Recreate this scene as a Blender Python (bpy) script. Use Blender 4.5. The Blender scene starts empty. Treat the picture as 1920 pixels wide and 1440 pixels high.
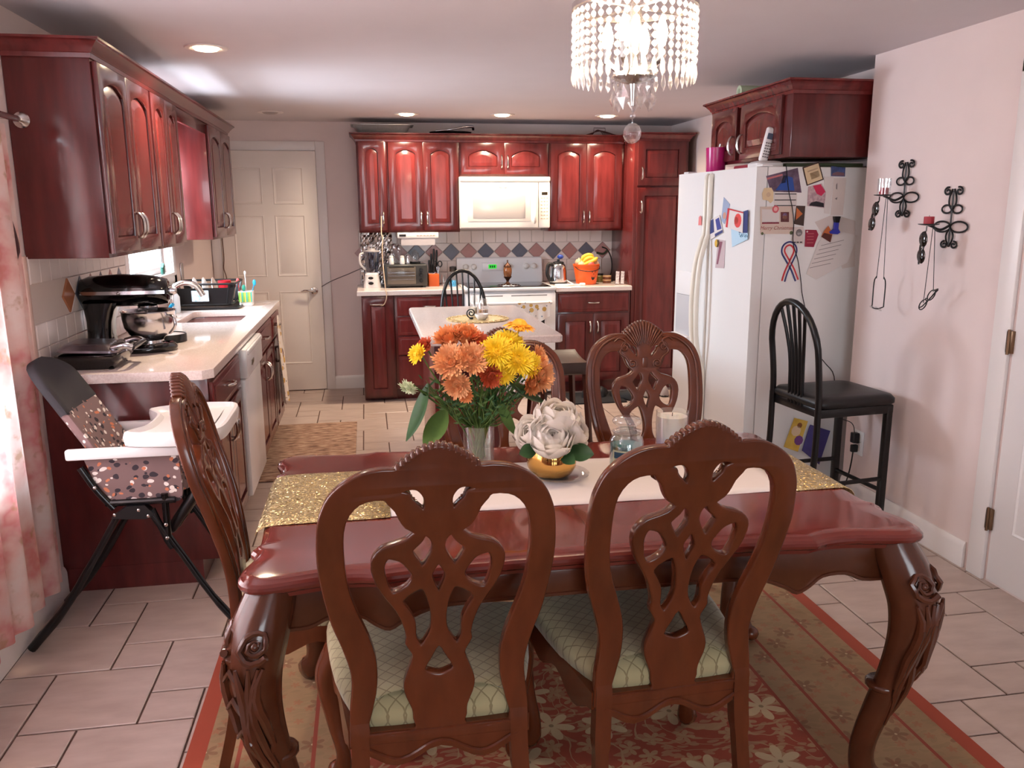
import bpy, bmesh, math, random
from mathutils import Vector, Matrix
random.seed(7)
PI = math.pi
SC = bpy.context.scene
COL = SC.collection
V = Vector

# ---------------------------------------------------------------- camera
_pi, _ya, _ro, _h, _f = 0.2047, 0.1718, -0.0055, 1.5245, 1551.6
_fw = V((math.sin(_ya)*math.cos(_pi), math.cos(_ya)*math.cos(_pi), -math.sin(_pi)))
_rt = V((math.cos(_ya), -math.sin(_ya), 0)); _up = _rt.cross(_fw)
_rt, _up = math.cos(_ro)*_rt + math.sin(_ro)*_up, math.cos(_ro)*_up - math.sin(_ro)*_rt
_cd = bpy.data.cameras.new('camera'); _cam = bpy.data.objects.new('camera', _cd); COL.objects.link(_cam)
_cd.sensor_fit = 'HORIZONTAL'; _cd.sensor_width = 36.0; _cd.lens = _f/1920*36.0
_cd.clip_start = 0.05; _cd.clip_end = 100
_m = Matrix((_rt, _up, -_fw)).transposed().to_4x4(); _m.translation = V((0, 0, _h)); _cam.matrix_world = _m
SC.camera = _cam

# ---------------------------------------------------------------- world, daylight, exposure
W = bpy.data.worlds.new('world'); SC.world = W; W.use_nodes = True
W.node_tree.nodes['Background'].inputs[0].default_value = (0.86, 0.93, 1.0, 1)
W.node_tree.nodes['Background'].inputs[1].default_value = 8.0
SC.view_settings.view_transform = 'Standard'; SC.view_settings.look = 'None'
SC.view_settings.gamma = 1.0; SC.view_settings.use_curve_mapping = False
SC.view_settings.exposure = 0.12
SC.cycles.use_denoising = True
SC.cycles.max_bounces = 6; SC.cycles.diffuse_bounces = 4; SC.cycles.glossy_bounces = 3
SC.cycles.transmission_bounces = 4; SC.cycles.transparent_max_bounces = 12
SC.cycles.use_adaptive_sampling = True; SC.cycles.adaptive_threshold = 0.05
SC.cycles.sample_clamp_indirect = 6.0; SC.cycles.caustics_reflective = False; SC.cycles.caustics_refractive = False

def lamp(name, kind, loc, energy, color, rot=(0, 0, 0), **kw):
    d = bpy.data.lights.new(name, kind); d.energy = energy; d.color = color
    for k, v in kw.items(): setattr(d, k, v)
    o = bpy.data.objects.new(name, d); COL.objects.link(o); o.location = loc; o.rotation_euler = rot
    return o
# daylight through the two windows of the left wall and the windows of the room behind the camera
lamp('daylight_dining', 'AREA', (-1.62, 2.05, 1.32), 92, (0.80, 0.89, 1.0), (0, -PI/2, 0), shape='RECTANGLE', size=1.5, size_y=1.9)
lamp('daylight_kitchen', 'AREA', (-1.75, 5.3, 1.85), 175, (0.80, 0.89, 1.0), (0, -PI/2+.42, 0), shape='RECTANGLE', size=1.0, size_y=1.2)
lamp('daylight_rear', 'AREA', (0.6, -2.75, 1.3), 7, (0.90, 0.94, 1.0), (PI/2, 0, 0), shape='RECTANGLE', size=1.6, size_y=1.3)

# ---------------------------------------------------------------- materials
MATS = {}
def lin(c):
    return tuple((x/12.92 if x <= 0.04045 else ((x+0.055)/1.055)**2.4) for x in (v/255 for v in c))
def mat(name, rgb, rough=0.5, metal=0.0, var=0.0, scale=8.0, bump=0.0, bscale=60.0, coat=0.0, trans=0.0, ior=1.45, emit=None, estr=0.0, spec=0.5, stretch=None, sheen=0.0, rgb2=None):
    if name in MATS: return MATS[name]
    m = bpy.data.materials.new(name); m.use_nodes = True; MATS[name] = m
    nt = m.node_tree; b = nt.nodes['Principled BSDF']
    c = lin(rgb)
    b.inputs['Base Color'].default_value = (*c, 1); b.inputs['Roughness'].default_value = rough
    b.inputs['Metallic'].default_value = metal; b.inputs['Coat Weight'].default_value = coat
    b.inputs['Coat Roughness'].default_value = 0.06
    b.inputs['Transmission Weight'].default_value = trans; b.inputs['IOR'].default_value = ior
    b.inputs['Specular IOR Level'].default_value = spec
    if sheen: b.inputs['Sheen Weight'].default_value = sheen
    if emit: b.inputs['Emission Color'].default_value = (*lin(emit), 1); b.inputs['Emission Strength'].default_value = estr
    if emit: m.cycles.emission_sampling = 'NONE'      # the lamps beside these faces carry their light
    if var or bump:
        tc = nt.nodes.new('ShaderNodeTexCoord'); mp = nt.nodes.new('ShaderNodeMapping')
        nt.links.new(tc.outputs['Object'], mp.inputs[0])
        if stretch: mp.inputs['Scale'].default_value = stretch
    if var:
        n = nt.nodes.new('ShaderNodeTexNoise'); n.inputs['Scale'].default_value = scale; n.inputs['Detail'].default_value = 5
        r = nt.nodes.new('ShaderNodeValToRGB'); nt.links.new(mp.outputs[0], n.inputs['Vector']); nt.links.new(n.outputs['Fac'], r.inputs[0])
        d = lin(rgb2) if rgb2 else tuple(x*(1+var) for x in c); e = c if rgb2 else tuple(x*(1-var) for x in c)
        r.color_ramp.elements[0].position = 0.3; r.color_ramp.elements[1].position = 0.7
        r.color_ramp.elements[0].color = (*e, 1); r.color_ramp.elements[1].color = (*d, 1)
        nt.links.new(r.outputs[0], b.inputs['Base Color'])
    if bump:
        n2 = nt.nodes.new('ShaderNodeTexNoise'); n2.inputs['Scale'].default_value = bscale; n2.inputs['Detail'].default_value = 3
        bp = nt.nodes.new('ShaderNodeBump'); bp.inputs['Strength'].default_value = bump; bp.inputs['Distance'].default_value = 0.004
        nt.links.new(mp.outputs[0], n2.inputs['Vector']); nt.links.new(n2.outputs['Fac'], bp.inputs['Height']); nt.links.new(bp.outputs[0], b.inputs['Normal'])
    return m
class NT:
    """tiny node helper for patterned materials"""
    def __init__(s, name, rough=0.6):
        s.m = bpy.data.materials.new(name); s.m.use_nodes = True; s.t = s.m.node_tree; s.b = s.t.nodes['Principled BSDF']
        s.b.inputs['Roughness'].default_value = rough; MATS[name] = s.m
        s.tc = s.t.nodes.new('ShaderNodeTexCoord')
    def n(s, typ, ins=None, **kw):
        x = s.t.nodes.new('ShaderNode'+typ)
        for k, v in kw.items(): setattr(x, k, v)
        for k, v in (ins or {}).items(): s.put(x, k, v)
        return x
    def put(s, x, k, v):
        if hasattr(v, 'outputs'): v = v.outputs[0]
        if isinstance(v, bpy.types.NodeSocket): s.t.links.new(v, x.inputs[k])
        else: x.inputs[k].default_value = v
    def math(s, op, a, b=0.0, c=0.0):
        return s.n('Math', {0: a, 1: b, 2: c}, operation=op)
    def mix(s, f, a, b):
        x = s.t.nodes.new('ShaderNodeMix'); x.data_type = 'RGBA'
        for i, v in ((0, f), (6, a), (7, b)):
            if isinstance(v, tuple) and len(v) == 3: v = (*v, 1)
            if hasattr(v, 'outputs'): v = v.outputs[0] if v.bl_idname != 'ShaderNodeMix' else v.outputs[2]
            s.put(x, i, v)
        return x
    def ramp(s, f, els):
        x = s.n('ValToRGB', {0: f}); e = x.color_ramp.elements
        while len(e) < len(els): e.new(0.5)
        for i, (p, c) in enumerate(els): e[i].position = p; e[i].color = (*c, 1)
        return x
    def obj(s, scale=(1, 1, 1), loc=(0, 0, 0), rot=(0, 0, 0)):
        return s.n('Mapping', {0: s.tc.outputs['Object'], 1: loc, 2: rot, 3: scale})
    def color(s, x): s.put(s.b, 'Base Color', x.outputs[2] if x.bl_idname == 'ShaderNodeMix' else x)

# ---------------------------------------------------------------- mesh builder
def wloc(o):
    p = V((0, 0, 0))
    while o: p += o.location; o = o.parent
    return p
def cr(pts, n=6, closed=False):
    """Catmull-Rom resample of 2-D or 3-D points"""
    out = []; N = len(pts); P = [V(p) for p in pts]
    for i in range(N if closed else N-1):
        p1, p2 = P[i], P[(i+1) % N]
        p0 = P[i-1] if (closed or i > 0) else p1*2-p2
        p3 = P[(i+2) % N] if (closed or i+2 < N) else p2*2-p1
        for k in range(n):
            t = k/n
            out.append(0.5*((2*p1)+(p2-p0)*t+(2*p0-5*p1+4*p2-p3)*t*t+(3*p1-p0-3*p2+p3)*t**3))
    if not closed: out.append(P[-1])
    return out
class MB:
    def __init__(s): s.v = []; s.f = []; s.mi = []
    def add(s, vs, fs, mi=0):
        o = len(s.v); s.v += [tuple(p) for p in vs]; s.f += [tuple(i+o for i in f) for f in fs]; s.mi += [mi]*len(fs); return s
    def box(s, a, b, bev=0.0, mi=0, M=None, seg=2):
        x0, y0, z0 = (min(p, q) for p, q in zip(a, b)); x1, y1, z1 = (max(p, q) for p, q in zip(a, b))
        vs = [(x0,y0,z0),(x1,y0,z0),(x1,y1,z0),(x0,y1,z0),(x0,y0,z1),(x1,y0,z1),(x1,y1,z1),(x0,y1,z1)]
        fs = [(0,3,2,1),(4,5,6,7),(0,1,5,4),(1,2,6,5),(2,3,7,6),(3,0,4,7)]
        if bev:
            bm = bmesh.new(); bv = [bm.verts.new(p) for p in vs]
            for f in fs: bm.faces.new([bv[i] for i in f])
            bmesh.ops.bevel(bm, geom=bm.edges[:], offset=min(bev, 0.49*min(x1-x0, y1-y0, z1-z0)), segments=seg, affect='EDGES', profile=0.5)
            bm.verts.index_update(); vs = [v.co.copy() for v in bm.verts]; fs = [[v.index for v in f.verts] for f in bm.faces]; bm.free()
        if M: vs = [M @ V(p) for p in vs]
        return s.add(vs, fs, mi)
    def tube(s, pts, r, seg=8, caps=True, mi=0, closed=False, flat=1.0, up=None):
        P = [V(p) for p in pts]; n = len(P); R = r if isinstance(r, (list, tuple)) else [r]*n
        T = []
        for i in range(n):
            a = P[i-1] if (i or closed) else P[i]; b = P[(i+1) % n] if (i < n-1 or closed) else P[i]
            T.append((b-a).normalized() if (b-a).length > 1e-9 else V((0, 0, 1)))
        u = V(up) if up else (V((0, 0, 1)) if abs(T[0].z) < 0.9 else V((1, 0, 0)))
        u = (u - T[0]*u.dot(T[0])).normalized(); vs = []
        for i in range(n):
            if i: u = (u - T[i]*u.dot(T[i])); u = u.normalized() if u.length > 1e-6 else V((1, 0, 0))
            w = T[i].cross(u)
            for k in range(seg):
                a = 2*PI*k/seg; vs.append(P[i] + (u*math.cos(a)*flat + w*math.sin(a))*R[i])
        fs = []
        for i in range(n if closed else n-1):
            j = (i+1) % n
            for k in range(seg):
                l = (k+1) % seg; fs.append((i*seg+k, i*seg+l, j*seg+l, j*seg+k))
        if caps and not closed: fs += [tuple(range(seg))[::-1], tuple((n-1)*seg+k for k in range(seg))]
        return s.add(vs, fs, mi)
    def lathe(s, prof, seg=24, c=(0, 0, 0), mi=0, M=None, sx=1.0, sy=1.0):
        vs = []; fs = []; n = len(prof); C = V(c)
        for r, z in prof:
            for k in range(seg):
                a = 2*PI*k/seg; vs.append(V((r*math.cos(a)*sx, r*math.sin(a)*sy, z)))
        for i in range(n-1):
            for k in range(seg):
                l = (k+1) % seg; fs.append((i*seg+k, i*seg+l, (i+1)*seg+l, (i+1)*seg+k))
        loop = prof[0] == prof[-1]
        if prof[0][0] > 1e-6 and not loop: fs.append(tuple(range(seg))[::-1])
        if prof[-1][0] > 1e-6 and not loop: fs.append(tuple((n-1)*seg+k for k in range(seg)))
        vs = [(M @ p if M else p) + C for p in vs]
        return s.add(vs, fs, mi)
    def sph(s, c, r, seg=12, sc=(1, 1, 1), mi=0, M=None):
        n = max(5, seg//2); prof = [(max(1e-4, math.sin(PI*i/n))*r, -math.cos(PI*i/n)*r) for i in range(n+1)]
        vs = []; fs = []
        for rr, z in prof:
            for k in range(seg):
                a = 2*PI*k/seg; p = V((rr*math.cos(a)*sc[0], rr*math.sin(a)*sc[1], z*sc[2])); vs.append((M @ p if M else p) + V(c))
        for i in range(n):
            for k in range(seg):
                l = (k+1) % seg; fs.append((i*seg+k, i*seg+l, (i+1)*seg+l, (i+1)*seg+k))
        return s.add(vs, fs, mi)
    def prism(s, poly, d0, d1, axis='z', mi=0, M=None):
        """polygon extruded; axis z: (x,y)->z, axis y: (x,z)->y, axis x: (y,z)->x"""
        def mk(p, d): return {'z': (p[0], p[1], d), 'y': (p[0], d, p[1]), 'x': (d, p[0], p[1])}[axis]
        n = len(poly); vs = [mk(p, d0) for p in poly] + [mk(p, d1) for p in poly]
        fs = [tuple(range(n))[::-1], tuple(range(n, 2*n))] + [(i, (i+1) % n, n+(i+1) % n, n+i) for i in range(n)]
        if M: vs = [M @ V(p) for p in vs]
        return s.add(vs, fs, mi)
    def loft(s, rings, closed=True, cap0=True, cap1=True, mi=0):
        n = len(rings[0]); vs = [p for r in rings for p in r]; fs = []
        for i in range(len(rings)-1):
            for k in range(n if closed else n-1):
                l = (k+1) % n; fs.append((i*n+k, i*n+l, (i+1)*n+l, (i+1)*n+k))
        if cap0: fs.append(tuple(range(n))[::-1])
        if cap1: fs.append(tuple((len(rings)-1)*n+k for k in range(n)))
        return s.add(vs, fs, mi)
    def grid(s, f, nu, nv, mi=0):
        vs = [f(i/nu, j/nv) for j in range(nv+1) for i in range(nu+1)]
        fs = [(j*(nu+1)+i, j*(nu+1)+i+1, (j+1)*(nu+1)+i+1, (j+1)*(nu+1)+i) for j in range(nv) for i in range(nu)]
        return s.add(vs, fs, mi)
    def mesh(s, name, mats, sharp=35, off=None, fix=True):
        me = bpy.data.meshes.new(name)
        me.from_pydata([tuple(V(p)-off) for p in s.v] if off else s.v, [], s.f)
        for m in (mats if isinstance(mats, (list, tuple)) else [mats]): me.materials.append(m)
        if len(me.materials) > 1: me.polygons.foreach_set('material_index', s.mi)
        if fix:
            bm = bmesh.new(); bm.from_mesh(me); bmesh.ops.recalc_face_normals(bm, faces=bm.faces[:]); bm.to_mesh(me); bm.free()
        if sharp:
            me.shade_smooth(); me.set_sharp_from_angle(angle=math.radians(sharp))
        return me
    def build(s, name, mats, parent=None, sharp=35, world=True, fix=True):
        """world=True: coordinates are world ones, moved into the (unrotated) parent's frame"""
        me = s.mesh(name, mats, sharp, wloc(parent) if (parent and world) else None, fix)
        o = bpy.data.objects.new(name, me); COL.objects.link(o); o.parent = parent
        return o
def tag(o, label, cat, group=None):
    o['label'] = label; o['category'] = cat
    if group: o['group'] = group
    return o
def thing(name, label, cat, loc=(0, 0, 0), rotz=0.0, group=None):
    o = bpy.data.objects.new(name, None); COL.objects.link(o); o.empty_display_size = 0.05
    o.location = loc; o.rotation_euler = (0, 0, rotz); return tag(o, label, cat, group)
def struct(o): o['kind'] = 'structure'; return o
def inst(me, name, parent, loc, rot=(0, 0, 0), sc=None):
    o = bpy.data.objects.new(name, me); COL.objects.link(o); o.parent = parent; o.location = loc; o.rotation_euler = rot
    if sc: o.scale = sc
    return o
def dup(o, parent=None, loc=None, rotz=None, label=None):
    c = o.copy(); COL.objects.link(c); c.parent = parent
    if loc: c.location = loc
    if rotz is not None: c.rotation_euler = (0, 0, rotz)
    if label: c['label'] = label
    for ch in list(o.children): dup(ch, c)
    return c
def curve2d(splines, half, bev=0.0, res=2):
    """2-D outlines with holes, extruded +-half along local z and bevelled; returns verts, faces"""
    cu = bpy.data.curves.new('tmp', 'CURVE'); cu.dimensions = '2D'; cu.fill_mode = 'BOTH'; cu.extrude = max(0, half-bev); cu.bevel_depth = bev; cu.bevel_resolution = res
    for sp in splines:
        q = cu.splines.new('POLY'); q.points.add(len(sp)-1); q.use_cyclic_u = True
        for i, p in enumerate(sp): q.points[i].co = (p[0], p[1], 0, 1)
    return _cv(cu)
def _cv(cu):
    ob = bpy.data.objects.new('tmp', cu); COL.objects.link(ob); dg = bpy.context.evaluated_depsgraph_get(); dg.update()
    me = bpy.data.meshes.new_from_object(ob.evaluated_get(dg))
    bm = bmesh.new(); bm.from_mesh(me); bmesh.ops.remove_doubles(bm, verts=bm.verts[:], dist=1e-6); bm.verts.index_update()
    vs = [v.co.copy() for v in bm.verts]; fs = [[v.index for v in f.verts] for f in bm.faces]; bm.free()
    bpy.data.objects.remove(ob); bpy.data.meshes.remove(me); bpy.data.curves.remove(cu)
    return vs, fs
def text2d(txt, size, shear=0.0, half=0.0003):
    cu = bpy.data.curves.new('tmp', 'FONT'); cu.body = txt; cu.size = size; cu.align_x = 'CENTER'; cu.align_y = 'CENTER'; cu.extrude = half; cu.shear = shear; cu.resolution_u = 2
    return _cv(cu)

CHERRY = mat('cherry_cabinet_wood', (100, 35, 34), 0.26, var=0.28, scale=7, stretch=(3, 3, .5), coat=0.15, bump=0.02)
CHERRYD = mat('cherry_frame_wood', (84, 28, 27), 0.24, var=0.25, scale=7, stretch=(3, 3, .5), coat=0.3)
CHROME = mat('brushed_nickel', (205, 200, 195), 0.22, 1.0)
STEEL = mat('stainless_steel', (200, 200, 205), 0.18, 1.0)
DARKGAP = mat('toe_kick_black', (24, 14, 13), 0.7)
WALL = mat('pink_beige_wall_paint', (222, 204, 200), 0.62, var=0.03, scale=3, bump=0.05, bscale=90)
CEIL = mat('ceiling_paint', (214, 207, 210), 0.7, var=0.03, scale=2, bump=0.05, bscale=120)
TRIMW = mat('white_trim_paint', (226, 219, 216), 0.35)
DOORW = mat('white_door_paint', (234, 225, 217), 0.4, var=0.02, scale=4)
COUNTER = mat('quartz_countertop', (214, 196, 190), 0.09, var=0.08, scale=160, rgb2=(232, 220, 214))
WHITE = mat('white_enamel', (226, 226, 228), 0.22)
WHITEP = mat('white_plastic', (228, 224, 222), 0.35)
BLACKG = mat('gloss_black', (10, 9, 10), 0.12, coat=0.4)
BLACKP = mat('black_plastic', (18, 17, 19), 0.4)
BLACKM = mat('black_iron', (16, 13, 14), 0.35)
def thin_glass(name, tint=(1, 1, 1), refl=0.10, rough=0.02, milky=0.0):
    """thin-walled glass: lets light straight through, with a mirror sheen that grows at grazing angles"""
    n = NT(name); t = n.n('BsdfTransparent', {0: (*tint, 1)}); g = n.n('BsdfGlossy', {0: (1, 1, 1, 1), 1: rough})
    lw = n.n('LayerWeight', {0: .25}); f = n.math('ADD', n.math('MULTIPLY', lw.outputs['Facing'], .36), refl)
    x = n.n('MixShader', {0: f, 1: t, 2: g})
    if milky: x = n.n('MixShader', {0: milky, 1: x, 2: n.n('BsdfTranslucent', {0: (1, 1, 1, 1)})})
    n.t.links.new(x.outputs[0], n.t.nodes['Material Output'].inputs[0]); return n.m
GLASS = thin_glass('clear_glass', (.97, .98, .98), .07)
# ---------------------------------------------------------------- the setting
XL, XR, XR2, YB, ZC, YF = -1.274, 2.511, 2.737, 7.35, 2.272, -2.4
WY0, WY1, WZ0, WZ1 = 1.15, 2.95, 0.62, 2.02          # dining window in the left wall
KY0, KY1, KZ0, KZ1 = 4.79, 5.84, 1.14, 2.04          # kitchen window over the sink
TILE = mat('floor_porcelain', (168, 148, 138), 0.33, var=0.11, scale=5, stretch=(1, 3, 1), bump=0.06, bscale=25, rgb2=(188, 169, 159))
GROUT = mat('floor_grout', (84, 60, 52), 0.85)
fl = struct(MB().box((XL-.1, YF, -.12), (3.2, YB+.1, -.006)).build('floor', GROUT))
U = 0.1702; OX, OY = 0.1019, -0.1202
def clipped(a, b, c, d):
    return max(a, XL+.004), max(b, YF+.02), min(c, XR2-.004), min(d, YB-.004)
def tile_mesh(w, h):
    g = 0.0035; b = 0.003
    r = [[(x, y, z) for x, y in ((g+i, g+i), (w-g-i, g+i), (w-g-i, h-g-i), (g+i, h-g-i))] for i, z in ((0, -.012), (0, -.002), (b, 0))]
    return MB().loft(r, cap0=False).mesh('floor_tile', TILE, 0)
_tm = {}
_tiles = []
for a in range(-40, 60):
    for b in range(-40, 60):
        sx = OX + (a + 2*b)*U; sy = OY + (-2*a + b)*U
        # small tile at (sx,sy)-(+U,+U); large tile at (+U.., 0) pattern
        for (x0, y0, w) in ((sx, sy, U), (sx, sy+U, 2*U)):
            x1, y1 = x0+w, y0+w
            c = clipped(x0, y0, x1, y1)
            if c[2]-c[0] > .03 and c[3]-c[1] > .03 and c[1] > -0.2:
                _tiles.append(c)
# those that show largest are tiles of their own, the rest (behind the camera side) one part
def _seen(c):
    p = V(((c[0]+c[2])/2, (c[1]+c[3])/2, 0)) - V((0, 0, _h)); z = p.dot(_fw)
    if z <= .2: return -1
    u = 960+_f*p.dot(_rt)/z; v = 720-_f*p.dot(_up)/z
    return (c[2]-c[0])*(c[3]-c[1])/z**3 if -150 < u < 2070 and v < 1640 else -1
_tiles.sort(key=_seen, reverse=True)
_rest = MB()
for i, c in enumerate(_tiles):
    w, h = round(c[2]-c[0], 4), round(c[3]-c[1], 4)
    if i < 300 and _seen(c) > 0:
        if (w, h) not in _tm: _tm[(w, h)] = tile_mesh(w, h)
        inst(_tm[(w, h)], 'floor_tile', fl, (c[0], c[1], 0))
    else: _rest.box((c[0]+.0035, c[1]+.0035, -.012), (c[2]-.0035, c[3]-.0035, 0))
if _rest.v:
    o = _rest.build('floor_tile_field', TILE, fl, 0); o['kind'] = 'stuff'

# walls
def wall_with_hole(name, x0, x1, ya, yb, holes):
    m = MB(); ys = sorted({ya, yb, *[h[0] for h in holes], *[h[1] for h in holes]})
    for a, b in zip(ys, ys[1:]):
        hs = [h for h in holes if h[0] <= a and h[1] >= b]
        if hs: m.box((x0, a, 0), (x1, b, hs[0][2])); m.box((x0, a, hs[0][3]), (x1, b, ZC))
        else: m.box((x0, a, 0), (x1, b, ZC))
    return struct(m.build(name, WALL))
wl = wall_with_hole('wall_left', XL-.12, XL, YF, YB, [(WY0, WY1, WZ0, WZ1), (KY0, KY1, KZ0, KZ1)])
wb = struct(MB().box((XL-.12, YB, 0), (3.2, YB+.12, ZC)).build('wall_back', WALL))
wr = struct(MB().box((XR, YF, 0), (XR+.35, 3.945, ZC)).build('wall_right', WALL))
wa = struct(MB().box((XR2, 3.945, 0), (XR2+.12, YB, ZC)).build('wall_alcove', WALL))
# wall behind the camera, with a window of its own
m = MB(); m.box((XL-.12, YF-.12, 0), (-.3, YF, ZC)).box((1.5, YF-.12, 0), (3, YF, ZC)).box((-.3, YF-.12, 0), (1.5, YF, .6)).box((-.3, YF-.12, 1.98), (1.5, YF, ZC))
struct(m.build('wall_front', WALL))
struct(MB().box((XL-.12, YF-.12, ZC), (3.2, YB+.12, ZC+.1)).build('ceiling', CEIL))
# windows
def window(name, x, y0, y1, z0, z1, cas, mull):
    w = struct(MB().box((x-.09, y0, z0), (x-.05, y0+.05, z1), .004).box((x-.09, y1-.05, z0), (x-.05, y1, z1), .004).box((x-.09, y0, z0), (x-.05, y1, z0+.05), .004)
               .box((x-.09, y0, z1-.05), (x-.05, y1, z1), .004).build(name, TRIMW))
    zm = (z0+z1)/2
    if mull: MB().box((x-.085, y0+.05, zm-.02), (x-.045, y1-.05, zm+.02), .003).build('meeting_rail', TRIMW, w)
    else: MB().box((x-.085, (y0+y1)/2-.03, z0+.05), (x-.045, (y0+y1)/2+.03, z1-.05), .003).build('centre_stile', TRIMW, w)
    c = MB()
    c.box((x-.045, y0, z0-.0), (x+cas, y0+.006, z1)).box((x-.045, y1-.006, z0), (x+cas, y1, z1)).box((x-.045, y0, z1-.006), (x+cas, y1, z1))
    c.box((x-.045, y0-.03, z0-.012), (x+cas+.02, y1+.03, z0+.008), .004)
    c.build('jamb_and_sill', TRIMW, w)
    k = MB().box((x, y0-.07, z0-.07), (x+.014, y0, z1+.07), .003).box((x, y1, z0-.07), (x+.014, y1+.07, z1+.07), .003).box((x, y0-.07, z1), (x+.014, y1+.07, z1+.07), .003).box((x, y0-.07, z0-.07), (x+.014, y1+.07, z0-.012), .003)
    k.build('casing', TRIMW, w)
    g = MATS.get('window_glass') or thin_glass('window_glass', (.98, .99, 1.0), .04)
    panes = ((z0+.05, zm), (zm, z1-.05)) if mull else ((z0+.05, z1-.05),)
    for a, b in panes:
        for ya, yb in (((y0+.05, y1-.05),) if mull else ((y0+.05, (y0+y1)/2), ((y0+y1)/2, y1-.05))):
            MB().box((x-.070, ya, a), (x-.066, yb, b)).build('window_pane', g, w)
    return w
window('window_1', XL, WY0, WY1, WZ0, WZ1, .0, False)
window('window_2', XL, KY0, KY1, KZ0, KZ1, .0, True)
# baseboards
def base(name, a, b, n):
    (x0, y0), (x1, y1) = a, b; m = MB()
    prof = [(0, 0), (.016, 0), (.016, .09), (.012, .105), (.006, .115), (0, .115)]
    P = [V((x0, y0, 0)), V((x1, y1, 0))]; N = V((n[0], n[1], 0))
    m.loft([[p + N*o + V((0, 0, z)) for o, z in prof] for p in P]); return struct(m.build(name, TRIMW, None, 30))
base('baseboard_left', (XL, YF), (XL, 3.43), (1, 0))
base('baseboard_back', (-.31, YB), (-.06, YB), (0, -1))
base('baseboard_right', (XR, 2.98), (XR, 3.94), (-1, 0))
base('baseboard_alcove', (XR2, 5.1), (XR2, 6.72), (-1, 0))
# doors (six raised panels)
def panel_door(name, w, h, panels, mt):
    """front faces local -y, x 0..w, z 0..h"""
    d = MB().box((0, 0, 0), (w, .03, h), .002)
    for (a, b, c, e) in panels:
        # recessed moulding and raised field
        r = []
        for i, y in ((0, 0.0), (.012, .008), (.02, .008), (.045, -.001), (.05, -.001)):
            r.append([(a+i, y, b+i), (c-i, y, b+i), (c-i, y, e-i), (a+i, y, e-i)])
        d.loft([[(a-.006, -.0012, b-.006), (c+.006, -.0012, b-.006), (c+.006, -.0012, e+.006), (a-.006, -.0012, e+.006)], [(x, -.004, z) for x, y, z in r[0]], [(x, .002, z) for x, y, z in r[1]], [(x, .0, z) for x, y, z in r[2]], [(x, -.006, z) for x, y, z in r[3]]], cap0=False)
    return d.build(name, mt, None, 25)
def six(w, h):
    s = .115; m = .10; cw = (w-2*s-m)/2; out = []
    for x in (s, s+cw+m):
        for z0, z1 in ((.24*h/2.03, .86*h/2.03), (1.0*h/2.03, 1.50*h/2.03), (1.60*h/2.03, 1.89*h/2.03)): out.append((x, z0, x+cw, z1))
    return out
d1 = struct(panel_door('door_1', .80, 2.025, six(.80, 2.025), DOORW)); d1.location = (-1.186, YB-.033, .008)
lv = MB().lathe([(0, 0), (.03, 0), (.032, .004), (.03, .012), (.016, .016), (.012, .05), (0, .05)], 20, M=Matrix.Rotation(PI/2, 4, 'X'), c=(.735, 0, .865))
lv.tube(cr([(.735, -.045, .865), (.70, -.05, .868), (.66, -.046, .872), (.625, -.05, .862)], 5), [.009]*8+[.008]*4+[.006]*4, 8)
lv.build('lever_handle', CHROME, d1, world=False)
def casing(name, x0, x1, h, y, w=.075):
    m = MB()
    for a, b, c, d in ((x0-w, 0, x0, h+w), (x1, 0, x1+w, h+w), (x0, h, x1, h+w)): m.box((a, y-.018, b), (c, y, d), .004)
    m.box((x0-.002, y-.006, 0), (x0+.012, y, h)).box((x1-.012, y-.006, 0), (x1+.002, y, h)).box((x0, y-.006, h-.004), (x1, y, h+.006))
    return struct(m.build(name, TRIMW))
casing('trim_1', -1.192, -.385, 2.036, YB)
d2 = struct(panel_door('door_2', .78, 2.02, six(.78, 2.02), mat('white_bright_door', (228, 222, 220), 0.4))); d2.rotation_euler = (0, 0, -PI/2); d2.location = (XR-.006, 2.845, .01)
for z in (.26, 1.0, 1.78):
    MB().box((-.028, -.012, z-.045), (.006, .002, z+.045), .002).tube([(-.011, -.014, z-.05), (-.011, -.014, z+.05)], .006, 8).build('hinge', mat('aged_brass_hinge', (120, 92, 70), .4, .8), d2, world=False)
m = MB()
m.box((XR-.018, 2.86, 0), (XR, 2.95, 2.11), .004).box((XR-.018, 1.95, 0), (XR, 2.04, 2.11), .004).box((XR-.018, 1.95, 2.035), (XR, 2.95, 2.11), .004)
struct(m.build('trim_2', TRIMW))
# recessed ceiling lights
LIT = mat('lit_bulb_face', (255, 236, 210), .5, emit=(255, 226, 186), estr=18)
def can(x, y, on, label):
    t = thing('recessed_light', label, 'ceiling light', (x, y, ZC), 0, 'recessed lights' if on else None)
    MB().lathe([(.062, -.001), (.075, -.007), (.094, -.006), (.098, -.001)], 28).build('trim_ring', TRIMW, t, world=False)
    MB().lathe([(.0, -.014), (.03, -.016), (.05, -.012), (.060, -.002)], 24).build('bulb_face', LIT if on else mat('grey_unlit_lens', (170, 160, 158), .5), t, world=False)
    if on: lamp('recessed_lamp', 'SPOT', (x, y, ZC-.03), 88, (1.0, .80, .58), spot_size=2.75, spot_blend=.8, shadow_soft_size=.05)
can(-.685, 4.21, True, 'lit recessed ceiling light nearest, in front of the left wall cabinets')
can(.35, 6.70, True, 'lit recessed ceiling light above the foil tray on the cabinets')
can(1.09, 6.66, True, 'lit recessed ceiling light above the white microwave')
can(1.93, 6.63, True, 'lit recessed ceiling light above the wire rack, near the pantry')
can(-.668, 6.72, False, 'small unlit round ceiling fitting in front of the white door')

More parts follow.
